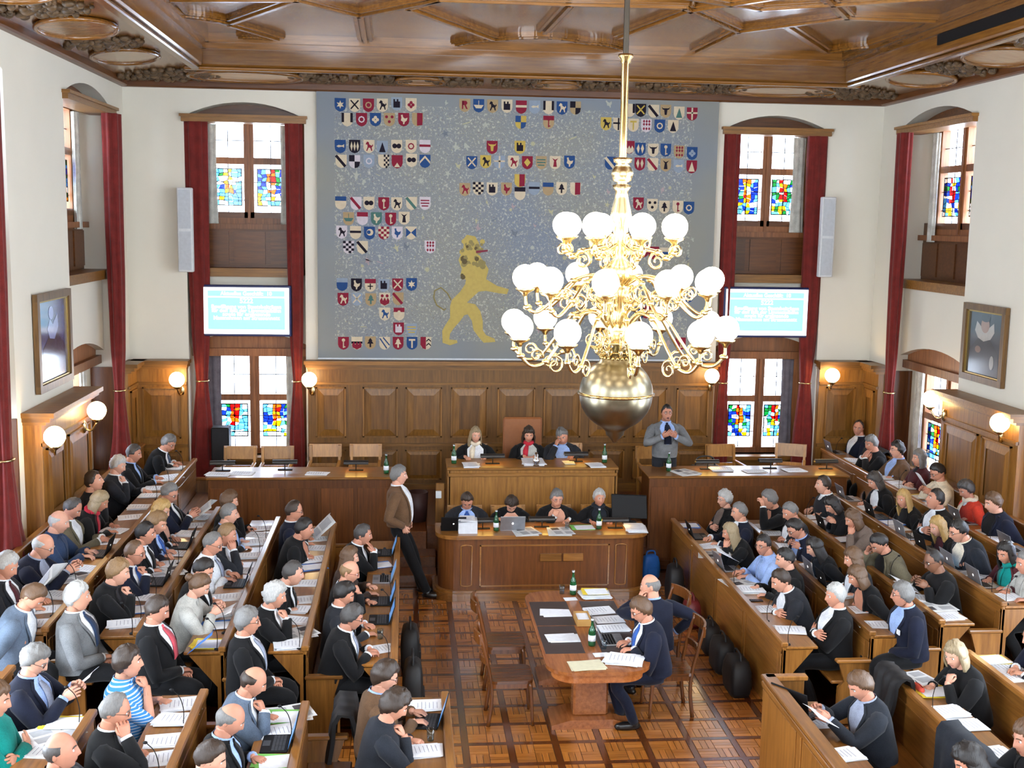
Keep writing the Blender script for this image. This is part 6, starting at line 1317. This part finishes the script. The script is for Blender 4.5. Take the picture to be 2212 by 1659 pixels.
# desk items: kind px py row (rotation in degrees)
ITEMS = """p 246 1171 L5 10|p 249 1146 L5 -20|p 287 1117 L5 15|P 303 1097 L5 5|k 196 1198 L5 0|p 350 1036 L5 20|P 372 1012 L5 -10|p 408 1030 L5 25|n 120 1250 L5 30
p 420 1135 L4 10|k 396 1180 L4 0|p 384 1196 L4 -10|p 371 1217 L4 12|n 352 1237 L4 20|k 337 1258 L4 0|p 318 1290 L4 -8|b 302 1318 L4 10|P 273 1349 L4 12
p 572 1142 L3 5|p 563 1156 L3 -15|P 549 1173 L3 10|P 545 1202 L3 4|p 535 1232 L3 -8|k 508 1262 L3 0|p 474 1326 L3 10|B 474 1352 L3 4|y 452 1393 L3 -4
p 704 1164 L2 10|p 700 1184 L2 -8|b 682 1226 L2 14|p 671 1260 L2 -4|p 672 1297 L2 8|p 657 1340 L2 -12|P 645 1398 L2 6|n 640 1370 L2 20
k 843 1195 L1 0|l 838 1252 L1 0|k 826 1300 L1 0|k 826 1340 L1 0|p 840 1402 L1 20|t 834 1380 L1 0
Y 181 1500 l3 -5|p 122 1560 l3 10|n 100 1588 l3 25|p 70 1625 l3 -8|P 396 1524 l2 8|P 380 1556 l2 -6|p 362 1602 l2 4|p 345 1640 l2 8|n 634 1528 l1 10|G 622 1550 l1 -4|p 612 1580 l1 14|k 606 1608 l1 0|g 622 1645 l1 4
k 905 1560 l0 -8|P 908 1625 l0 8|t 942 1600 l0 0
b 1484 1136 R1 -5|k 1510 1160 R1 0|p 1517 1180 R1 15|n 1538 1200 R1 -14|l 1578 1228 R1 6|n 1590 1258 R1 10|P 1622 1276 R1 -4|h 1622 1298 R1 0|p 1652 1316 R1 5|P 1706 1362 R1 -8
p 1628 1137 R2 10|p 1676 1180 R2 -10|l 1748 1243 R2 0|k 1770 1268 R2 0|p 1834 1318 R2 5|p 1868 1350 R2 -8
p 1742 1108 R3 8|k 1782 1146 R3 0|b 1812 1166 R3 10|P 1836 1188 R3 -5|p 1866 1208 R3 16|p 1892 1238 R3 4|n 1999 1313 R3 -8|p 2018 1334 R3 6
l 1830 1070 R4 0|k 1904 1118 R4 0|p 1930 1142 R4 14|l 1961 1160 R4 0|k 2003 1188 R4 0|p 2042 1217 R4 -6|l 2074 1226 R4 0|n 2102 1244 R4 12|l 2130 1262 R4 0
l 1815 978 R5 0|p 1828 1004 R5 10|P 1848 996 R5 -12|p 1866 1012 R5 20|p 1932 1042 R5 6|P 1950 1054 R5 -8|y 1984 1074 R5 12|p 2044 1112 R5 -10|l 2088 1128 R5 0|p 2120 1150 R5 15|P 2150 1168 R5 -4|l 2196 1188 R5 0
K 1772 1535 r0 35|p 1790 1560 r0 12|P 1846 1632 r0 10|n 1958 1466 r1 5|y 2026 1496 r1 -3|P 2044 1540 r1 10|p 2090 1568 r1 6|P 2140 1630 r1 6|y 2128 1420 r2 4|p 2162 1440 r2 4|p 2192 1462 r2 8"""
PLACED = []
ROWY = dict([('L%d' % (k+1), LY[k]) for k in range(5)]+[('R%d' % (k+1), RY[k]) for k in range(5)]+[('l0', (6.2, 9.45)), ('l1', (6.2, 9.03)), ('l2', (6.2, 9.03)), ('l3', (6.2, 8.4)), ('r0', (6.2, 9.12)), ('r1', (6.2, 9.45)), ('r2', (6.2, 9.57))])
def fit(row, y, h=.15): return max(ROWY[row][0]+h, min(ROWY[row][1]-h, y))
for ln in ITEMS.replace('\n', '|').split('|'):
    k, px, py, row, rot = ln.split(); zf, rz, dX, _s = ROWS[row]; z = DZ[row]; p = onZ(float(px), float(py), z); s_ = -1 if rz < 0 else 1
    x = dX+max(-.035, min(.035, p[0]-dX)); y = fit(row, float(p[1])); rot = math.radians(float(rot)); up = rz; PLACED.append((row, y))
    if k in 'pP': o = papers(x, y, z, up+rot, 'w', 2 if k == 'p' else 5, near_label(random.choice(['loose white papers', 'printed white sheets']) if k == 'p' else 'thick stack of white papers', x, y, row))
    elif k in 'ybgYBG': o = papers(x, y, z, up+rot, k.lower(), 3, near_label(FOLDN[k.lower()]+' folder with papers', x, y, row), nm='folder', cat='folder')
    elif k == 'n': o = news(x, y, z, up+rot, near_label('folded newspaper', x, y, row))
    elif k in 'lkK': laptop(dX-s_*.01, y, z, up+rot, k != 'l', near_label('open silver laptop' if k == 'l' else 'open black laptop', x, y, row), tilt=18 if k != 'K' else 12, sc1=.92 if k != 'K' else 1.12)
    elif k == 't': tumbler(x, y, z, near_label('clear drinking glass', x, y, row))
    elif k == 'h': m = MB(); slab(m, x, y, z, z+.01, .07, .14, up, bev=.003); o = tag(m.build('phone', BLK), near_label('black mobile phone', x, y, row), 'phone'); m = MB(); slab(m, x, y, z+.01, z+.0105, .06, .125, up); m.build('phone_screen', mat('phone_glass', (30, 40, 56), .1), o)
for lab, (p, row) in HEADS.items():
    zf, rz, dX, _s = ROWS[row]; s_ = -1 if rz < 0 else 1
    if random.random() < .5 and row not in ('r0',): mic(dX-s_*.12, fit(row, p[1]-.28, .06), DZ[row], rz)['label'] = near_label('thin gooseneck microphone', dX, p[1]-.28, row)
r = random.Random(21)
for lab, (p, row) in HEADS.items():      # everybody else's papers
    zf, rz, dX, _s = ROWS[row]
    for off in (-.05, .33):
        y = float(p[1])+off+r.uniform(-.06, .06)
        if y != fit(row, y) or any(q == row and abs(y-b) < .26 for q, b in PLACED): continue
        PLACED.append((row, y)); k = r.choice('pPPbw'); x = dX+r.uniform(-.03, .03)
        if k == 'b' and r.random() < .4: papers(x, y, DZ[row], rz+r.uniform(-.3, .3), 'b', 3, near_label('blue folder with papers', x, y, row), nm='folder', cat='folder')
        else: papers(x, y, DZ[row], rz+r.uniform(-.3, .3), 'w', 2 if k == 'p' else 4, near_label(r.choice(['white papers', 'pile of white papers', 'open printed documents']), x, y, row))
# sheets and newspapers held up
def held(px, py, z, rz, w_, h_, tilt, lab, nm='sheet_of_paper', mt=None, fold=0):
    p = onZ(px, py, z); R = rotz(rz)@rotx(math.radians(tilt)); n = 8; v = []
    for j in range(2):
        for i in range(n+1):
            u = (i/n-.5)*w_; v.append(p+R@np.array([u, (j-.5)*h_, -fold*abs(u)+.012*math.sin(3*u/w_+j)]))
    v += [q+R@np.array([0, 0, .002]) for q in v]; k = 2*(n+1)
    f = [(i, i+1, n+2+i, n+1+i) for i in range(n)]+[(k+i, k+n+1+i, k+n+2+i, k+i+1) for i in range(n)]+[(0, n+1, k+n+1, k), (n, k+n, k+2*n+1, 2*n+1)]+[(i, k+i, k+i+1, i+1) for i in range(n)]+[(n+1+i, n+2+i, k+n+2+i, k+n+1+i) for i in range(n)]
    m = MB(); m.add(v, f, 0, True); o = tag(m.build(nm, mt or PAPER), lab, 'newspaper' if nm == 'newspaper' else 'paper')
    if nm == 'newspaper':
        m = MB()
        for a, b, c_, d in ((-.4, -.1, .05, .4), (.08, .4, -.1, .38), (-.4, -.08, -.4, -.05), (.08, .4, -.4, -.18)): m.add([p+R@np.array([u*w_, t*h_, -fold*abs(u*w_)+.012*math.sin(3*u+(t+.5))+.006]) for u, t in ((a, c_), (b, c_), (b, d), (a, d))], [(0, 1, 2, 3)])
        m.build('news_columns', mat('news_text', (164, 166, 170), .85), o)['kind'] = 'stuff'
    return o
NP = mat('newsprint', (212, 214, 214), .85)
held(437, 1095, 1.3, -PI/2, .42, .28, 38, 'open newspaper held up by the grey haired man near the left side desk', 'newspaper', NP, .3)
held(692, 1130, 1.06, -PI/2+.2, .5, .32, 42, 'widely spread newspaper read by two men in the second row left', 'newspaper', NP, .25)
held(92, 1250, 1.42, -PI/2, .5, .34, 50, 'large newspaper held by the bald man in navy at the left', 'newspaper', NP, .3)
held(437, 1386, 1.09, -PI/2, .2, .28, 40, 'blue folder held by the man with pink tie', 'held_folder', mat('folder_blue', FOLD['b'], .6))
held(478, 1325, 1.08, -PI/2, .3, .26, 25, 'open booklet read by the woman in light grey cardigan')
held(172, 1478, 1.22, -PI/2, .24, .3, 40, 'printed sheets held by the man with moustache')
held(1700, 1187, .98, PI/2, .24, .3, 25, 'white sheet read by the man with glasses in navy jacket, second row right')
held(1994, 1042, 1.4, PI/2, .2, .28, 55, 'white sheet read by the man in cream shirt by the right wall')
held(1955, 1262, 1.12, PI/2, .3, .28, 25, 'paper held by the man with glasses in black shirt, third row right')
held(1782, 1550, .92, PI/2+.2, .26, .3, 28, 'white sheets held by the young man at the tall desk')
held(1568, 1195, .9, PI/2, .24, .3, 25, 'white sheet hanging at the desk of the blond woman, first row right')
# the presidium, secretaries and side desks
z = 1.4305
papers(.93, 15.8, z, PI, 'w', 3, 'white papers hanging over the left end of the presidium desk'); papers(2.66, 15.78, z, PI+.1, 'w', 4, 'white papers at the right end of the presidium desk')
papers(1.8, 15.98, z, PI, 'w', 7, 'large open white binder before the president', 1.35); papers(2.3, 15.95, z, PI, 'c', 3, 'small cream papers before the grey haired man on the podium', .7, lines=False)
bottle(.68, 15.95, z, 'green water bottle at the left end of the presidium desk'); bottle(2.82, 15.98, z, 'green water bottle at the right end of the presidium desk')
m = MB(); m.lathe([(.001, 0), (.045, 0), (.04, .02), (.05, .06), (.045, .1), (.028, .12), (.03, .16), (.02, .165), (.02, .19), (.001, .19)], 16, (1.82, 15.78, z)); tag(m.build('silver_bell', mat('silver', (200, 200, 205), .15, 1)), 'small silver bell jug standing before the president', 'bell')
z = .8505
laptop(.62, 14.62, z, PI, True, 'open black laptop at the left corner of the secretaries desk', tilt=25); laptop(1.38, 14.6, z, PI, False, 'open grey laptop before the woman with bowed head', tilt=22)
m = MB(); m.prism([(-.12, 0), (.12, 0), (.12, .17), (-.12, .14)], -.09, .09, lambda u, v, w_: (.8+u, 14.45+w_, z+v)); o = tag(m.build('paper_tray', mat('tray_white', (218, 222, 228), .5)), 'white paper box at the left of the secretaries desk', 'box'); papers(.8, 14.45, z+.172, 0, 'w', 2, 'sheets lying on the white paper box', .9, nm='paper_sheets')
news(1.53, 14.42, z, .1, 'pale newspaper before the woman with bowed head'); news(1.98, 14.42, z, -.05, 'magazine with picture cover before the woman with red glasses')
papers(2.32, 14.62, z, PI/2, 'g', 2, 'green folder between the two women at the secretaries desk', 1.0, nm='folder', cat='folder'); papers(3.0, 14.52, z, PI-.1, 'w', 7, 'thick paper stack at the right corner of the secretaries desk', 1.2)
bottle(1.17, 14.5, z, 'green water bottle beside the grey laptop on the secretaries desk'); bottle(2.52, 14.55, z, 'green water bottle before the white haired woman'); tumbler(2.1, 14.55, z, 'clear glass before the woman with red glasses')
m = MB(); m.box(-.24, .24, -.015, .015, .06, .36, bev=.008); m.v = [(2.98+p[0]*.96+p[1]*.2, 14.86+p[1]-p[0]*.2+(p[2]-.06)*.3, z+p[2]) for p in m.v]; o = tag(m.build('monitor', BLK), 'black monitor seen from behind at the right of the secretaries desk', 'monitor'); m = MB(); m.lathe([(.001, 0), (.1, 0), (.09, .012), (.02, .02), (.015, .1), (.001, .1)], 16, (2.98, 14.87, z)); m.build('stand', BLK, o)
GLOW = mat('reading_lamp_tube', (255, 220, 140), .4, emit=(255, 200, 100), es=30)
LAMPP = []
def desk_lamp(x, y, z, rz, lab, on=True):
    root = empty('desk_lamp', (x, y, z), rz, lab, 'desk lamp', 'low desk lamps with half round shades')
    m = MB(); a = np.linspace(-.2, PI+.2, 11); pr = [(.045*math.cos(t), .045*math.sin(t)+.1) for t in a]+[(.04*math.cos(t), .04*math.sin(t)+.1) for t in a[::-1]]; m.prism(pr, -.17, .17, lambda u, v, w_: (w_, u, v)); m.build('shade', mat('lamp_shade_dark', (40, 36, 34), .35), root, True)
    m = MB(); m.box(-.1, .1, -.03, .03, 0, .012, bev=.004); m.tube([(0, .035, .01), (0, .04, .1)], .008, 6); m.build('stand', BLK, root, True)
    m = MB(); m.tube([(-.15, 0, .105), (.15, 0, .105)], .012, 8); m.build('tube', GLOW if on else PAPER, root, True); return root
for x, y, z, lab, on in ((-2.5, 15.95, 1.336, 'dark desk lamp at the left end of the left side desk', False), (-1.66, 16.0, 1.336, 'dark desk lamp in the middle of the left side desk', False), (-.68, 15.95, 1.336, 'lit desk lamp at the right end of the left side desk', True), (1.22, 15.92, 1.431, 'lit desk lamp before the woman with pale scarf', True), (2.42, 16.05, 1.431, 'lit desk lamp before the man leaning on his hand', True), (4.3, 15.95, 1.336, 'lit desk lamp beside the standing speaker', True), (5.24, 16.0, 1.336, 'dark desk lamp in the middle of the right side desk', False), (6.05, 15.95, 1.336, 'lit desk lamp at the far end of the right side desk', True), (1.0, 14.6, .851, 'lit desk lamp before the man in grey suit', True), (1.78, 14.66, .851, 'lit desk lamp between bowed woman and woman with red glasses', True), (2.74, 14.58, .851, 'lit desk lamp left of the black monitor', True)): desk_lamp(x, y, z, PI, lab, on)
z = 1.3355
for x, y, k, n, lab in ((-2.2, 15.78, 'w', 2, 'white sheets on the left side desk between the lamps'), (-1.2, 15.75, 'w', 2, 'white sheets on the left side desk, centre'), (-2.52, 15.7, 'w', 4, 'papers on the outer end of the left side desk'), (4.5, 15.9, 'w', 6, 'paper pile on the right side desk beside the lamp'), (4.95, 15.8, 'w', 2, 'white sheets lying on the right side desk'), (5.55, 15.85, 'w', 4, 'white papers on the right side desk near the far lamp')): papers(x, y, z, PI/2+random.uniform(-.2, .2), k, n, lab)
news(3.92, 15.72, z, .3, 'newspaper hanging over the right side desk before the speaker'); bottle(3.72, 15.85, z, 'green water bottle before the standing speaker'); tumbler(-.1-.15, 15.9, z, 'clear glass at the right end of the left side desk'); bottle(-.26, 15.75, z, 'green water bottle at the right end of the left side desk')
m = MB(); m.box(-.25, .25, -.12, .12, 0, .28, bev=.06); m.tube(spline([(-.15, 0, .27), (-.1, 0, .4), (.1, 0, .4), (.15, 0, .27)]), .012, 6); m.v = [(4.42+p[0], 16.05+p[1]+.45, 1.0+p[2]) for p in m.v]
o = tag(m.build('briefcase', mat('dark_bag_leather', (40, 38, 38), .45)), 'dark leather bag standing on a chair beside the speaker', 'bag')
# committee table
z = .759
papers(1.56, 11.57, z, PI/2+.03, 'w', 2, 'white blank sheet on the far left leather pad', lines=False); papers(1.55, 10.82, z, PI/2+.02, 'w', 2, 'white blank sheet on the near left leather pad', lines=False)
papers(1.66, 10.12, z-.003, PI/2+.06, 'c', 2, 'cream folder on the near end of the table', 1.08, lines=False, nm='folder', cat='folder'); papers(2.04, 10.22, z-.003, PI/2-.3, 'w', 7, 'fanned pile of white documents at the near right table corner', 1.15)
papers(2.07, 12.1, z-.003, PI/2, 'w', 9, 'tall paper pile at the far end of the table', 1.05); papers(2.07, 12.1, z+.05, PI/2, 'y', 2, 'yellow folder topping the paper pile', .95, lines=False, nm='folder', cat='folder')
for x, y, r_, lab in ((2.02, 11.62, .2, 'printed sheet on the right of the table, farthest of three'), (2.08, 11.33, .12, 'printed sheet on the right of the table, middle of three'), (2.1, 11.08, .05, 'printed sheet on the right of the table, nearest of three')): papers(x, y, z, PI/2+r_, 'w', 2, lab)
laptop(2.02, 10.75, z, PI/2, False, 'open silver laptop before the young man at the table', tilt=20)
bottle(1.80, 10.62, z, 'green water bottle beside the silver laptop on the table'); tumbler(1.9, 10.52, z, 'clear glass beside the bottle on the table'); bottle(1.84, 12.18, z-.003, 'green water bottle at the far end of the table'); tumbler(1.72, 12.2, z-.003, 'clear glass at the far end of the table')
for x, y, lab in ((1.80, 12.12, 'white napkin under the far bottle'), (1.86, 10.47, 'white napkin by the near glass')): m = MB(); slab(m, x-.01, y-.1 if y > 12 else y-.09, z-.003, z, .14, .1, .1); tag(m.build('napkin', PAPER), lab, 'napkin')
m = MB(); m.box(1.735, 1.745, 11.15, 11.42, z, z+.07); m.box(1.875, 1.885, 11.15, 11.42, z, z+.07); m.box(1.745, 1.875, 11.15, 11.16, z, z+.07); m.box(1.745, 1.875, 11.41, 11.42, z, z+.07); m.box(1.745, 1.875, 11.16, 11.41, z, z+.008)
o = tag(m.build('card_box', mat('tan_card', (180, 136, 74), .6)), 'small tan card box in the middle of the table', 'box'); m = MB(); m.box(1.75, 1.87, 11.17, 11.4, z+.01, z+.055); m.build('index_cards', PAPER, o)
# orange pencil case
m = MB(); p = onZ(1985, 1485, DZ['r1']+.03); m.sphere((0, 0, 0), .03, 14, 10, sc3=(1, 3.2, 1)); m.v = [(p[0]+q[0], p[1]+q[1], DZ['r1']+.03+q[2]) for q in m.v]; o = tag(m.build('pencil_case', mat('coral_fabric', (232, 92, 74), .8)), 'coral orange pencil case on the desk of the ash blond woman', 'pencil case'); m = MB(); m.tube([(p[0], p[1]-.08, DZ['r1']+.059), (p[0], p[1]+.08, DZ['r1']+.059)], .003, 5); m.build('zipper', BLK, o)
# bags and coats
def coat(x, y0, y1, zt, drop_a, drop_b, mt, lab):
    """a coat folded over a board that runs along Y at x: one side hangs towards -X, the other towards +X"""
    nu, nv = 22, 16; v = []; r = random.Random(int(abs(x*100)+y0*10)); ph = [r.uniform(0, 6) for _ in range(4)]
    for i in range(nu):
        s = -drop_a+(drop_a+drop_b+.14)*i/(nu-1)
        for j in range(nv):
            t = j/(nv-1); w_ = .022*math.sin(7*t*3+ph[0]+s*4)+.018*math.sin(11*t+ph[1]-s*9)
            if s < 0: px_, pz = -.05+s*.12, zt+s
            elif s < .14: a = PI*s/.14; px_, pz = -.05*math.cos(a)+.02, zt+.055*math.sin(a)
            else: px_, pz = .07+(s-.14)*.14, zt-(s-.14)
            k = max(-s/drop_a, (s-.14)/max(drop_b, .01), 0); e = 1+.12*k*math.sin(ph[2]+3*s)
            v.append((x+px_+w_*(.3+k)*(1 if s > .07 else -1), (y0+y1)/2+(t-.5)*(y1-y0)*e, pz+.03*k*math.sin(9*t+ph[3])))
    n = len(v); v2 = [(p[0]+(.03 if (q//nv)/(nu-1)*(drop_a+drop_b+.14) > drop_a+.07 else -.03), p[1], p[2]+.02) for q, p in enumerate(v)]
    f = [(i*nv+j, i*nv+j+1, (i+1)*nv+j+1, (i+1)*nv+j) for i in range(nu-1) for j in range(nv-1)]; m = MB(); m.add(v+v2, f+[tuple(q+n for q in p[::-1]) for p in f], 0, True)
    rim = [j for j in range(nv)]+[i*nv+nv-1 for i in range(1, nu)]+[(nu-1)*nv+j for j in range(nv-2, -1, -1)]+[i*nv for i in range(nu-2, 0, -1)]
    m.add([v[q] for q in rim]+[v2[q] for q in rim], [(q, (q+1) % len(rim), len(rim)+(q+1) % len(rim), len(rim)+q) for q in range(len(rim))], 0, True); return tag(m.build('coat', mt), lab, 'coat')
def bag(x, y, z, w_, d, h, mt, lab, strap=True, rz=0):
    m = MB(); n = 14; v = []; 
    for k, (s_, zz) in enumerate(((.0, 0), (.86, 0), (1, .12), (1.04, .4), (.98, .7), (.8, .92), (.45, 1.0), (0, 1.0))):
        for j in range(n):
            a = 2*PI*j/n; q = 1+random.uniform(-.05, .05); v.append((w_/2*s_*q*math.copysign(abs(math.cos(a))**.4, math.cos(a)), d/2*s_*q*math.copysign(abs(math.sin(a))**.4, math.sin(a)), h*zz))
    m.add(v, [(i*n+j, i*n+(j+1) % n, (i+1)*n+(j+1) % n, (i+1)*n+j) for i in range(7) for j in range(n)], 0, True); root = empty('bag', (x, y, z), rz, lab, 'bag'); m.build('bag_body', mt, root, True)
    if strap: m = MB(); m.tube(spline([(-w_*.28, 0, h*.9), (-w_*.2, 0, h*1.12), (w_*.2, 0, h*1.12), (w_*.28, 0, h*.9)]), .012, 6); m.build('handle', mt, root, True)
    m = MB(); m.box(-w_*.3, w_*.3, -d*.58, -d*.42, h*.15, h*.5, bev=.02); m.build('front_pocket', mt, root, True); return root
NY = mat('black_nylon', (14, 14, 17), .6); RL = mat('dark_red_leather', (110, 34, 38), .45)
bag(3.44, 14.1, 0, .34, .2, .5, NY, 'round black backpack leaning on the first right bench front', rz=PI/2); bag(3.46, 13.25, .0, .3, .18, .34, RL, 'dark red handbag hanging before the first right bench front', rz=PI/2)
bag(3.46, 12.4, 0, .4, .2, .34, NY, 'black briefcase on the floor after the red handbag', rz=PI/2); bag(3.45, 11.85, 0, .42, .22, .36, NY, 'black shoulder bag, second of the floor bags beyond the tall desk', rz=PI/2); bag(3.44, 11.25, 0, .44, .22, .38, NY, 'black bag on the floor nearest to the tall desk', rz=PI/2)
bag(3.34, 15.1, 0, .24, .14, .34, mat('blue_carrier', (40, 110, 200), .5), 'blue carrier bag beside the podium step', rz=.2)
bag(.06, 12.0, 0, .42, .2, .5, NY, 'black bag at the far aisle side of the first left bench', rz=PI/2); bag(.08, 10.7, 0, .4, .2, .62, NY, 'black coat and bag at the near aisle side of the first left bench', rz=PI/2)
coat(-.5, 8.95, 9.45, .78, .75, .5, NY, 'dark coat heap beside the man in brown sweater'); bag(-.3, 8.75, 0, .26, .16, .3, mat('red_fabric_bag', (190, 30, 40), .6), 'red cloth bag under the dark coat heap', rz=.3)
coat(5.0, 7.45, 8.15, 1.09, .5, .42, NY, 'black quilted coat hung over the near right bench')
coat(4.2, 7.35, 8.2, .96, .62, .3, fabric('cloth_L', CC['L']), 'dark coat hanging behind the young man at the tall desk')
coat(4.2, 9.0, 9.42, .96, .55, .12, NY, 'black coat hanging on the end of the desk with coral pencil case')
coat(7.16, 16.45, 17.1, 1.42, .45, .2, NY, 'black coat heap beside the balding man in the right corner')
m = MB(); m.box(-2.95, -2.68, 17.72, 17.98, 1.09, 1.62, bev=.015); o = tag(m.build('monitor_speaker', BLK), 'black loudspeaker standing on the sill of the left back window', 'loudspeaker'); m = MB(); m.box(-2.93, -2.7, 17.71, 17.72, 1.12, 1.6); m.build('grille', mat('speaker_cloth', (28, 28, 30), .9), o)
m = MB(); m.lathe([(.001, 0), (.13, 0), (.15, .42), (.14, .42), (.12, .01), (.001, .01)], 18, (.18, 16.2, .55)); tag(m.build('waste_bin', mat('bin_brown', (60, 34, 32), .6)), 'dark round waste bin at the left of the presidium desk', 'bin')
m = MB(); m.box(.42, .5, 15.66, 15.7, 1.0, 1.1, bev=.006); o = tag(m.build('wall_socket_box', WHT), 'small white switch box at the left side of the presidium desk', 'switch')
m = MB(); m.box(.42, .54, 15.7, 15.74, .6, 1.2, bev=.006); m.build('mounting_board', OAK['z'], o)
